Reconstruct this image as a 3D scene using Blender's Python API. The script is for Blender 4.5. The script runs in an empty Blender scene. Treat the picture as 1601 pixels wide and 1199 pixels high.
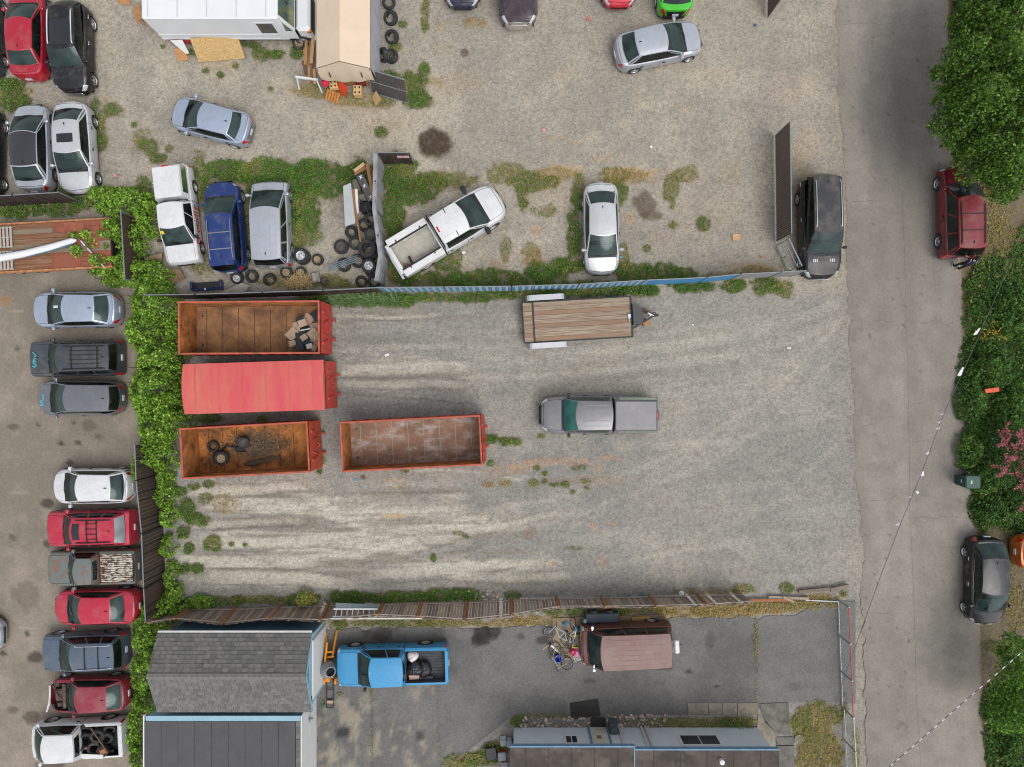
import bpy, bmesh, math, random
import numpy as np
from mathutils import Vector, Matrix
random.seed(7)
RNG = np.random.default_rng(11)
SC = bpy.context.scene
COL = SC.collection
R = math.radians

# ------------------------------------------------------------------ camera, sky, sun, exposure
CAM_H = 35.1            # drone height above the yard (m)
PPM = 30.4              # photograph pixels per metre on the ground
def g(px, py, h=0.0):
    """photograph pixel + height above ground -> place on the site (m)"""
    k = (CAM_H - h) / CAM_H / PPM
    return ((px - 800.5) * k, (599.5 - py) * k)
cam = bpy.data.cameras.new('drone_camera'); cam.lens = 24.0; cam.sensor_width = 36.0
cam.clip_start = 0.5; cam.clip_end = 2000.0
camo = bpy.data.objects.new('drone_camera', cam); COL.objects.link(camo)
camo.location = (0, 0, CAM_H); camo.rotation_euler = (0, 0, 0); SC.camera = camo

SUN_EL, SUN_AZ = R(60), R(140)      # azimuth clockwise from north (+y): light comes from the south-east
world = bpy.data.worlds.new('World'); SC.world = world; world.use_nodes = True
wn, wl = world.node_tree.nodes, world.node_tree.links
wn.clear()
sky = wn.new('ShaderNodeTexSky'); sky.sky_type = 'NISHITA'; sky.sun_disc = False
sky.sun_elevation = SUN_EL; sky.sun_rotation = SUN_AZ
sky.air_density = 1.0; sky.dust_density = 2.5; sky.ozone_density = 1.0
hs = wn.new('ShaderNodeHueSaturation'); hs.inputs['Saturation'].default_value = 0.25; hs.inputs['Value'].default_value = 1.0
bgn = wn.new('ShaderNodeBackground'); bgn.inputs['Strength'].default_value = 0.15
won = wn.new('ShaderNodeOutputWorld')
wl.new(sky.outputs[0], hs.inputs['Color']); wl.new(hs.outputs[0], bgn.inputs['Color']); wl.new(bgn.outputs[0], won.inputs['Surface'])
sunl = bpy.data.lights.new('sun', 'SUN'); sunl.energy = 0.9; sunl.angle = R(38); sunl.color = (1.0, 0.975, 0.94)
suno = bpy.data.objects.new('sun', sunl); COL.objects.link(suno)
sd = Vector((math.sin(SUN_AZ) * math.cos(SUN_EL), math.cos(SUN_AZ) * math.cos(SUN_EL), math.sin(SUN_EL)))
suno.rotation_euler = sd.to_track_quat('Z', 'Y').to_euler(); suno.location = (20, -20, 60)
SC.view_settings.view_transform = 'Standard'; SC.view_settings.look = 'None'
SC.view_settings.exposure = 0.68; SC.view_settings.gamma = 1.0
SC.view_settings.use_curve_mapping = False
SC.cycles.max_bounces = 6; SC.cycles.diffuse_bounces = 3; SC.cycles.glossy_bounces = 3
SC.cycles.transparent_max_bounces = 8; SC.cycles.use_denoising = True; SC.cycles.filter_width = 1.1

# ------------------------------------------------------------------ helpers
def lin(c):
    """8-bit sRGB triple -> linear"""
    return tuple((v / 255 / 12.92) if v / 255 <= 0.04045 else ((v / 255 + 0.055) / 1.055) ** 2.4 for v in c)

MATS = {}
def M(name, col, rough=0.7, metal=0.0, coat=0.0, var=0.15, scale=2.5, bump=0.0, bscale=30.0, col2=None, c2amt=0.0, c2scale=1.5,
      c2edge=0.12, spec=0.4, stretch=(1, 1, 1), fine=0.0, fscale=25.0):
    """procedural material: base colour with soft noise variation, an optional second colour in ragged patches (rust, dirt, faded paint, painted reflections), bump"""
    if name in MATS: return MATS[name]
    m = bpy.data.materials.new(name); m.use_nodes = True; MATS[name] = m
    N, L = m.node_tree.nodes, m.node_tree.links
    p = N['Principled BSDF']
    p.inputs['Roughness'].default_value = rough; p.inputs['Metallic'].default_value = metal
    p.inputs['Coat Weight'].default_value = coat; p.inputs['Coat Roughness'].default_value = 0.08
    p.inputs['Specular IOR Level'].default_value = spec
    tc = N.new('ShaderNodeTexCoord'); mp = N.new('ShaderNodeMapping'); mp.inputs['Scale'].default_value = stretch
    oi = N.new('ShaderNodeObjectInfo'); mu = N.new('ShaderNodeMath'); mu.operation = 'MULTIPLY'; mu.inputs[1].default_value = 40
    L.new(oi.outputs['Random'], mu.inputs[0]); L.new(mu.outputs[0], mp.inputs['Location'])
    L.new(tc.outputs['Object'], mp.inputs['Vector'])
    def noise(sc, det=4, rg=0.6):
        n = N.new('ShaderNodeTexNoise'); n.inputs['Scale'].default_value = sc; n.inputs['Detail'].default_value = det
        n.inputs['Roughness'].default_value = rg; L.new(mp.outputs[0], n.inputs['Vector']); return n
    n1 = noise(scale)
    r1 = N.new('ShaderNodeValToRGB'); r1.color_ramp.elements[0].position = 0.3; r1.color_ramp.elements[1].position = 0.7
    r1.color_ramp.elements[0].color = tuple(max(0, c * (1 - var)) for c in col) + (1,)
    r1.color_ramp.elements[1].color = tuple(min(1, c * (1 + var)) for c in col) + (1,)
    L.new(n1.outputs['Fac'], r1.inputs[0]); out = r1.outputs[0]
    if col2 is not None:
        n2 = noise(c2scale, 8, 0.68); r2 = N.new('ShaderNodeValToRGB')
        th = 0.5 + (0.5 - c2amt) * 0.5
        r2.color_ramp.elements[0].position = max(0, th - c2edge); r2.color_ramp.elements[1].position = min(1, th + c2edge)
        L.new(n2.outputs['Fac'], r2.inputs[0])
        mx = N.new('ShaderNodeMix'); mx.data_type = 'RGBA'; mx.inputs['B'].default_value = tuple(col2) + (1,)
        L.new(r2.outputs[0], mx.inputs['Factor']); L.new(out, mx.inputs['A']); out = mx.outputs['Result']
    if fine:
        n3 = noise(fscale, 3, 0.7); r3 = N.new('ShaderNodeValToRGB')
        r3.color_ramp.elements[0].position = 0.3; r3.color_ramp.elements[1].position = 0.7
        r3.color_ramp.elements[0].color = (1 - fine,) * 3 + (1,); r3.color_ramp.elements[1].color = (1, 1, 1, 1)
        L.new(n3.outputs['Fac'], r3.inputs[0])
        mx = N.new('ShaderNodeMix'); mx.data_type = 'RGBA'; mx.blend_type = 'MULTIPLY'; mx.inputs['Factor'].default_value = 1
        L.new(out, mx.inputs['A']); L.new(r3.outputs[0], mx.inputs['B']); out = mx.outputs['Result']
    L.new(out, p.inputs['Base Color'])
    if bump:
        n4 = noise(bscale, 5, 0.65); b = N.new('ShaderNodeBump'); b.inputs['Strength'].default_value = bump; b.inputs['Distance'].default_value = 0.02
        L.new(n4.outputs['Fac'], b.inputs['Height']); L.new(b.outputs[0], p.inputs['Normal'])
    return m

def attr_mat(name, rough=0.9, fine=0.3, fscale=18.0, bump=0.4, bscale=22.0, spec=0.2, transl=0.0, speck=0.0):
    """material whose albedo comes from the mesh's colour attribute times a fine procedural grain"""
    if name in MATS: return MATS[name]
    m = bpy.data.materials.new(name); m.use_nodes = True; MATS[name] = m
    N, L = m.node_tree.nodes, m.node_tree.links
    p = N['Principled BSDF']; p.inputs['Roughness'].default_value = rough; p.inputs['Specular IOR Level'].default_value = spec
    at = N.new('ShaderNodeAttribute'); at.attribute_name = 'tint'
    tc = N.new('ShaderNodeTexCoord'); out = at.outputs['Color']
    if fine:
        for sc, am, det in ((fscale, fine, 4), (fscale * 0.23, fine * 0.45, 6)):
            n = N.new('ShaderNodeTexNoise'); n.inputs['Scale'].default_value = sc; n.inputs['Detail'].default_value = det; n.inputs['Roughness'].default_value = 0.75
            L.new(tc.outputs['Object'], n.inputs['Vector'])
            r = N.new('ShaderNodeValToRGB'); r.color_ramp.elements[0].position = 0.3; r.color_ramp.elements[1].position = 0.7
            r.color_ramp.elements[0].color = (1 - am,) * 3 + (1,); r.color_ramp.elements[1].color = (1 + am,) * 3 + (1,)
            L.new(n.outputs['Fac'], r.inputs[0])
            mx = N.new('ShaderNodeMix'); mx.data_type = 'RGBA'; mx.blend_type = 'MULTIPLY'; mx.inputs['Factor'].default_value = 1; mx.clamp_result = False
            L.new(out, mx.inputs['A']); L.new(r.outputs[0], mx.inputs['B']); out = mx.outputs['Result']
    if speck:
        v = N.new('ShaderNodeTexVoronoi'); v.inputs['Scale'].default_value = 14.0
        L.new(tc.outputs['Object'], v.inputs['Vector'])
        sp = N.new('ShaderNodeSeparateColor'); L.new(v.outputs['Color'], sp.inputs[0])
        r = N.new('ShaderNodeValToRGB'); r.color_ramp.elements[0].color = (1 - speck,) * 3 + (1,); r.color_ramp.elements[1].color = (1 + speck,) * 3 + (1,)
        L.new(sp.outputs[0], r.inputs[0])
        mx = N.new('ShaderNodeMix'); mx.data_type = 'RGBA'; mx.blend_type = 'MULTIPLY'; mx.inputs['Factor'].default_value = 1; mx.clamp_result = False
        L.new(out, mx.inputs['A']); L.new(r.outputs[0], mx.inputs['B']); out = mx.outputs['Result']
    L.new(out, p.inputs['Base Color'])
    if bump:
        n4 = N.new('ShaderNodeTexNoise'); n4.inputs['Scale'].default_value = bscale; n4.inputs['Detail'].default_value = 5
        L.new(tc.outputs['Object'], n4.inputs['Vector'])
        b = N.new('ShaderNodeBump'); b.inputs['Strength'].default_value = bump; b.inputs['Distance'].default_value = 0.03
        L.new(n4.outputs['Fac'], b.inputs['Height']); L.new(b.outputs[0], p.inputs['Normal'])
    if transl:
        t = N.new('ShaderNodeBsdfTranslucent'); L.new(out, t.inputs['Color'])
        ms = N.new('ShaderNodeMixShader'); ms.inputs[0].default_value = transl
        o = N['Material Output']; L.new(p.outputs[0], ms.inputs[1]); L.new(t.outputs[0], ms.inputs[2]); L.new(ms.outputs[0], o.inputs['Surface'])
    return m

def glass_mat(name, tint, refl=1.0, film=(.30, .36, .33), amt=(.02, .10)):
    if name in MATS: return MATS[name]
    m = bpy.data.materials.new(name); m.use_nodes = True; MATS[name] = m
    N, L = m.node_tree.nodes, m.node_tree.links
    N.remove(N['Principled BSDF'])
    tr = N.new('ShaderNodeBsdfTransparent'); tr.inputs['Color'].default_value = tuple(tint) + (1,)
    gl = N.new('ShaderNodeBsdfGlossy'); gl.inputs['Roughness'].default_value = 0.12; gl.inputs['Color'].default_value = (0.8 * refl, 0.95 * refl, 0.92 * refl, 1)
    df = N.new('ShaderNodeBsdfDiffuse'); df.inputs['Color'].default_value = tuple(film) + (1,)      # diffuse film over the glass
    fr = N.new('ShaderNodeFresnel'); fr.inputs['IOR'].default_value = 1.5
    m1 = N.new('ShaderNodeMixShader'); L.new(fr.outputs[0], m1.inputs[0]); L.new(tr.outputs[0], m1.inputs[1]); L.new(gl.outputs[0], m1.inputs[2])
    tc = N.new('ShaderNodeTexCoord'); n = N.new('ShaderNodeTexNoise'); n.inputs['Scale'].default_value = 1.3; n.inputs['Detail'].default_value = 1
    L.new(tc.outputs['Object'], n.inputs['Vector'])
    rp = N.new('ShaderNodeMapRange'); rp.inputs[1].default_value = 0.35; rp.inputs[2].default_value = 0.75; rp.inputs[3].default_value = amt[0]; rp.inputs[4].default_value = amt[1]
    L.new(n.outputs['Fac'], rp.inputs[0])
    m2 = N.new('ShaderNodeMixShader'); L.new(rp.outputs[0], m2.inputs[0]); L.new(m1.outputs[0], m2.inputs[1]); L.new(df.outputs[0], m2.inputs[2])
    L.new(m2.outputs[0], N['Material Output'].inputs['Surface'])
    return m

class MB:
    """collects geometry; build() links it as ONE mesh object"""
    def __init__(s): s.v = []; s.f = []; s.mi = []
    def add(s, vs, fs, mi=0):
        o = len(s.v); s.v += [tuple(v) for v in vs]
        for f in fs: s.f.append(tuple(i + o for i in f)); s.mi.append(mi)
        return s
    def box(s, x0, x1, y0, y1, z0, z1, mi=0, rot=0, piv=None, taper=0):
        t = taper
        vs = [(x0, y0, z0), (x1, y0, z0), (x1, y1, z0), (x0, y1, z0), (x0 + t, y0 + t, z1), (x1 - t, y0 + t, z1), (x1 - t, y1 - t, z1), (x0 + t, y1 - t, z1)]
        if rot:
            cx, cy = piv or ((x0 + x1) / 2, (y0 + y1) / 2); c, sn = math.cos(rot), math.sin(rot)
            vs = [(cx + (x - cx) * c - (y - cy) * sn, cy + (x - cx) * sn + (y - cy) * c, z) for x, y, z in vs]
        return s.add(vs, [(3, 2, 1, 0), (4, 5, 6, 7), (0, 1, 5, 4), (1, 2, 6, 5), (2, 3, 7, 6), (3, 0, 4, 7)], mi)
    def bbox(s, x0, x1, y0, y1, z0, z1, b=0.02, mi=0):
        """box with chamfered top and vertical edges"""
        def ring(z, i):
            return [(x0 + i + b, y0 + i, z), (x1 - i - b, y0 + i, z), (x1 - i, y0 + i + b, z), (x1 - i, y1 - i - b, z),
                    (x1 - i - b, y1 - i, z), (x0 + i + b, y1 - i, z), (x0 + i, y1 - i - b, z), (x0 + i, y0 + i + b, z)]
        vs = ring(z0, 0) + ring(z1 - b, 0) + ring(z1, b)
        fs = [tuple(range(7, -1, -1)), tuple(range(16, 24))]
        for k in (0, 8):
            for i in range(8): fs.append((k + i, k + (i + 1) % 8, k + 8 + (i + 1) % 8, k + 8 + i))
        return s.add(vs, fs, mi)
    def obox(s, c, ax, ay, az, mi=0):
        """box from centre and three half-axis vectors"""
        c, ax, ay, az = map(Vector, (c, ax, ay, az))
        vs = [c + a * ax + b * ay + d * az for d in (-1, 1) for a, b in ((-1, -1), (1, -1), (1, 1), (-1, 1))]
        return s.add(vs, [(3, 2, 1, 0), (4, 5, 6, 7), (0, 1, 5, 4), (1, 2, 6, 5), (2, 3, 7, 6), (3, 0, 4, 7)], mi)
    def bar(s, p, q, w, h=None, mi=0, up=(0, 0, 1)):
        p, q = Vector(p), Vector(q); d = (q - p) / 2; h = h or w
        u = Vector(up); sdv = d.cross(u)
        if sdv.length < 1e-6: sdv = d.cross(Vector((1, 0, 0)))
        sdv.normalize(); u2 = sdv.cross(d).normalized()
        return s.obox((p + q) / 2, d, sdv * w / 2, u2 * h / 2, mi)
    def tube(s, pts, r, n=6, mi=0, cap=True):
        pts = [Vector(p) for p in pts]; rs = r if isinstance(r, (list, tuple)) else [r] * len(pts)
        vs = []; up = Vector((0, 0, 1))
        for i, p in enumerate(pts):
            d = (pts[min(i + 1, len(pts) - 1)] - pts[max(i - 1, 0)])
            if d.length < 1e-9: d = Vector((0, 0, 1))
            d.normalize(); a = d.cross(up)
            if a.length < 1e-3: a = d.cross(Vector((1, 0, 0)))
            a.normalize(); b = a.cross(d)
            for k in range(n):
                t = 2 * math.pi * k / n; vs.append(p + (a * math.cos(t) + b * math.sin(t)) * rs[i])
        fs = []
        for i in range(len(pts) - 1):
            for k in range(n): fs.append((i * n + k, i * n + (k + 1) % n, (i + 1) * n + (k + 1) % n, (i + 1) * n + k))
        if cap: fs.append(tuple(range(n - 1, -1, -1))); fs.append(tuple(range((len(pts) - 1) * n, len(pts) * n)))
        return s.add(vs, fs, mi)
    def lathe(s, prof, n=16, mi=0, axis='z', c=(0, 0, 0), close=False):
        """prof: list of (radius, height)"""
        vs = []; m = len(prof)
        for k in range(n):
            t = 2 * math.pi * k / n; ct, st = math.cos(t), math.sin(t)
            for r, h in prof:
                if axis == 'z': vs.append((c[0] + r * ct, c[1] + r * st, c[2] + h))
                else: vs.append((c[0] + r * ct, c[1] + h, c[2] + r * st))
        fs = []
        for k in range(n):
            k2 = (k + 1) % n
            for i in range(m if close else m - 1):
                j = (i + 1) % m
                q = (k * m + i, k2 * m + i, k2 * m + j, k * m + j)
                fs.append(q if axis == 'z' else q[::-1])
        return s.add(vs, fs, mi)
    def grid(s, fn, nu, nv, mi=0):
        vs = [fn(i / nu, j / nv) for i in range(nu + 1) for j in range(nv + 1)]
        fs = [(i * (nv + 1) + j, (i + 1) * (nv + 1) + j, (i + 1) * (nv + 1) + j + 1, i * (nv + 1) + j + 1) for i in range(nu) for j in range(nv)]
        return s.add(vs, fs, mi)
    def prism(s, poly, z0, z1, mi=0):
        n = len(poly); vs = [(x, y, z0) for x, y in poly] + [(x, y, z1) for x, y in poly]
        area = sum(poly[i][0] * poly[(i + 1) % n][1] - poly[(i + 1) % n][0] * poly[i][1] for i in range(n))
        fs = [tuple(range(n - 1, -1, -1)), tuple(range(n, 2 * n))] + [(i, (i + 1) % n, n + (i + 1) % n, n + i) for i in range(n)]
        if area < 0: fs = [f[::-1] for f in fs]
        return s.add(vs, fs, mi)
    def sheet(s, poly, z, mi=0):
        n = len(poly); area = sum(poly[i][0] * poly[(i + 1) % n][1] - poly[(i + 1) % n][0] * poly[i][1] for i in range(n))
        f = tuple(range(n)); return s.add([(x, y, z) for x, y in poly], [f if area > 0 else f[::-1]], mi)
    def mesh(s, name, mats, smooth=None):
        me = bpy.data.meshes.new(name); me.from_pydata(s.v, [], s.f)
        for m in (mats if isinstance(mats, (list, tuple)) else [mats]): me.materials.append(m)
        if any(s.mi): me.polygons.foreach_set('material_index', s.mi)
        if smooth is not None:
            me.polygons.foreach_set('use_smooth', [True] * len(me.polygons)); me.set_sharp_from_angle(angle=R(smooth))
        me.update(); return me
    def build(s, name, mats, parent=None, smooth=None, loc=None, rot=None):
        return put(name, s.mesh(name, mats, smooth), parent, loc, rot)

def put(name, me, parent=None, loc=None, rot=None, scale=None):
    o = bpy.data.objects.new(name, me); COL.objects.link(o)
    if parent is not None: o.parent = parent
    if loc is not None: o.location = loc
    if rot is not None: o.rotation_euler = rot if isinstance(rot, (tuple, list)) else (0, 0, rot)
    if scale is not None: o.scale = scale
    return o
def tag(o, label=None, cat=None, group=None, kind=None):
    if label: o['label'] = label
    if cat: o['category'] = cat
    if group: o['group'] = group
    if kind: o['kind'] = kind
    return o
def thing(name, label, cat, loc=(0, 0, 0), rz=0, group=None):
    o = bpy.data.objects.new(name, None); COL.objects.link(o); o.empty_display_size = 0.3
    o.location = loc if len(loc) == 3 else (loc[0], loc[1], 0); o.rotation_euler = (0, 0, rz)
    return tag(o, label, cat, group)
def np_mesh(name, V, F, mat, cols=None, smooth=False, nper=None):
    """fast mesh from arrays: V (n,3), F (m,k); cols (n,3) point colours"""
    me = bpy.data.meshes.new(name); n, (m, k) = len(V), F.shape
    me.vertices.add(n); me.vertices.foreach_set('co', np.ascontiguousarray(V, dtype=np.float32).ravel())
    me.loops.add(m * k); me.loops.foreach_set('vertex_index', np.ascontiguousarray(F, dtype=np.int32).ravel())
    me.polygons.add(m); me.polygons.foreach_set('loop_start', np.arange(0, m * k, k, dtype=np.int32))
    if smooth: me.polygons.foreach_set('use_smooth', np.ones(m, dtype=bool))
    me.update(calc_edges=True)
    if cols is not None:
        a = me.color_attributes.new('tint', 'FLOAT_COLOR', 'POINT')
        a.data.foreach_set('color', np.concatenate([cols, np.ones((n, 1))], 1).astype(np.float32).ravel())
    me.materials.append(mat); me.validate(); return me

# numpy value noise
def _h(ix, iy, s):
    n = (ix.astype(np.int64) * 374761393 + iy.astype(np.int64) * 668265263 + s * 1442695041) & 0x7fffffff
    n = ((n ^ (n >> 13)) * 1274126177) & 0x7fffffff
    return ((n ^ (n >> 16)) & 0xffff) / 65535.0
def vnoise(x, y, s=0):
    ix, iy = np.floor(x), np.floor(y); fx, fy = x - ix, y - iy
    fx = fx * fx * (3 - 2 * fx); fy = fy * fy * (3 - 2 * fy)
    return (_h(ix, iy, s) * (1 - fx) + _h(ix + 1, iy, s) * fx) * (1 - fy) + (_h(ix, iy + 1, s) * (1 - fx) + _h(ix + 1, iy + 1, s) * fx) * fy
def fbm(x, y, s=0, o=4, p=0.55):
    t = 0; a = 1; n = 0
    for k in range(o): t = t + a * vnoise(x, y, s + k * 17); n += a; a *= p; x = x * 2.03 + 3.1; y = y * 2.03 + 7.7
    return t / n
def sstep(a, b, x): t = np.clip((x - a) / (b - a), 0, 1); return t * t * (3 - 2 * t)
def inpoly(px, py, poly):
    r = np.zeros(px.shape, bool); n = len(poly)
    for i in range(n):
        x1, y1 = poly[i]; x2, y2 = poly[(i + 1) % n]
        if y1 == y2: continue
        c = ((y1 > py) != (y2 > py)) & (px < (x2 - x1) * (py - y1) / (y2 - y1) + x1); r ^= c
    return r
# ------------------------------------------------------------------ the ground
KA = 0.72                                   # photograph brightness -> real-world albedo
def A(r, gg, b): return tuple(c * KA for c in lin((r, gg, b)))
def AV(r, gg, b): return np.array(A(r, gg, b))
def to_px(x, y): return x * PPM + 800.5, 599.5 - y * PPM
ROAD_L = [(-400, 1290), (0, 1308), (130, 1310), (250, 1318), (430, 1326), (560, 1331), (700, 1336), (790, 1342), (880, 1350), (930, 1348), (1050, 1351), (1199, 1357), (1600, 1375)]
ROAD_R = [(-400, 1468), (0, 1480), (230, 1487), (300, 1490), (420, 1500), (600, 1505), (700, 1512), (830, 1525), (950, 1529), (1100, 1531), (1199, 1540), (1600, 1560)]
def xl(py, tab): return np.interp(py, [t[0] for t in tab], [t[1] for t in tab])

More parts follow.
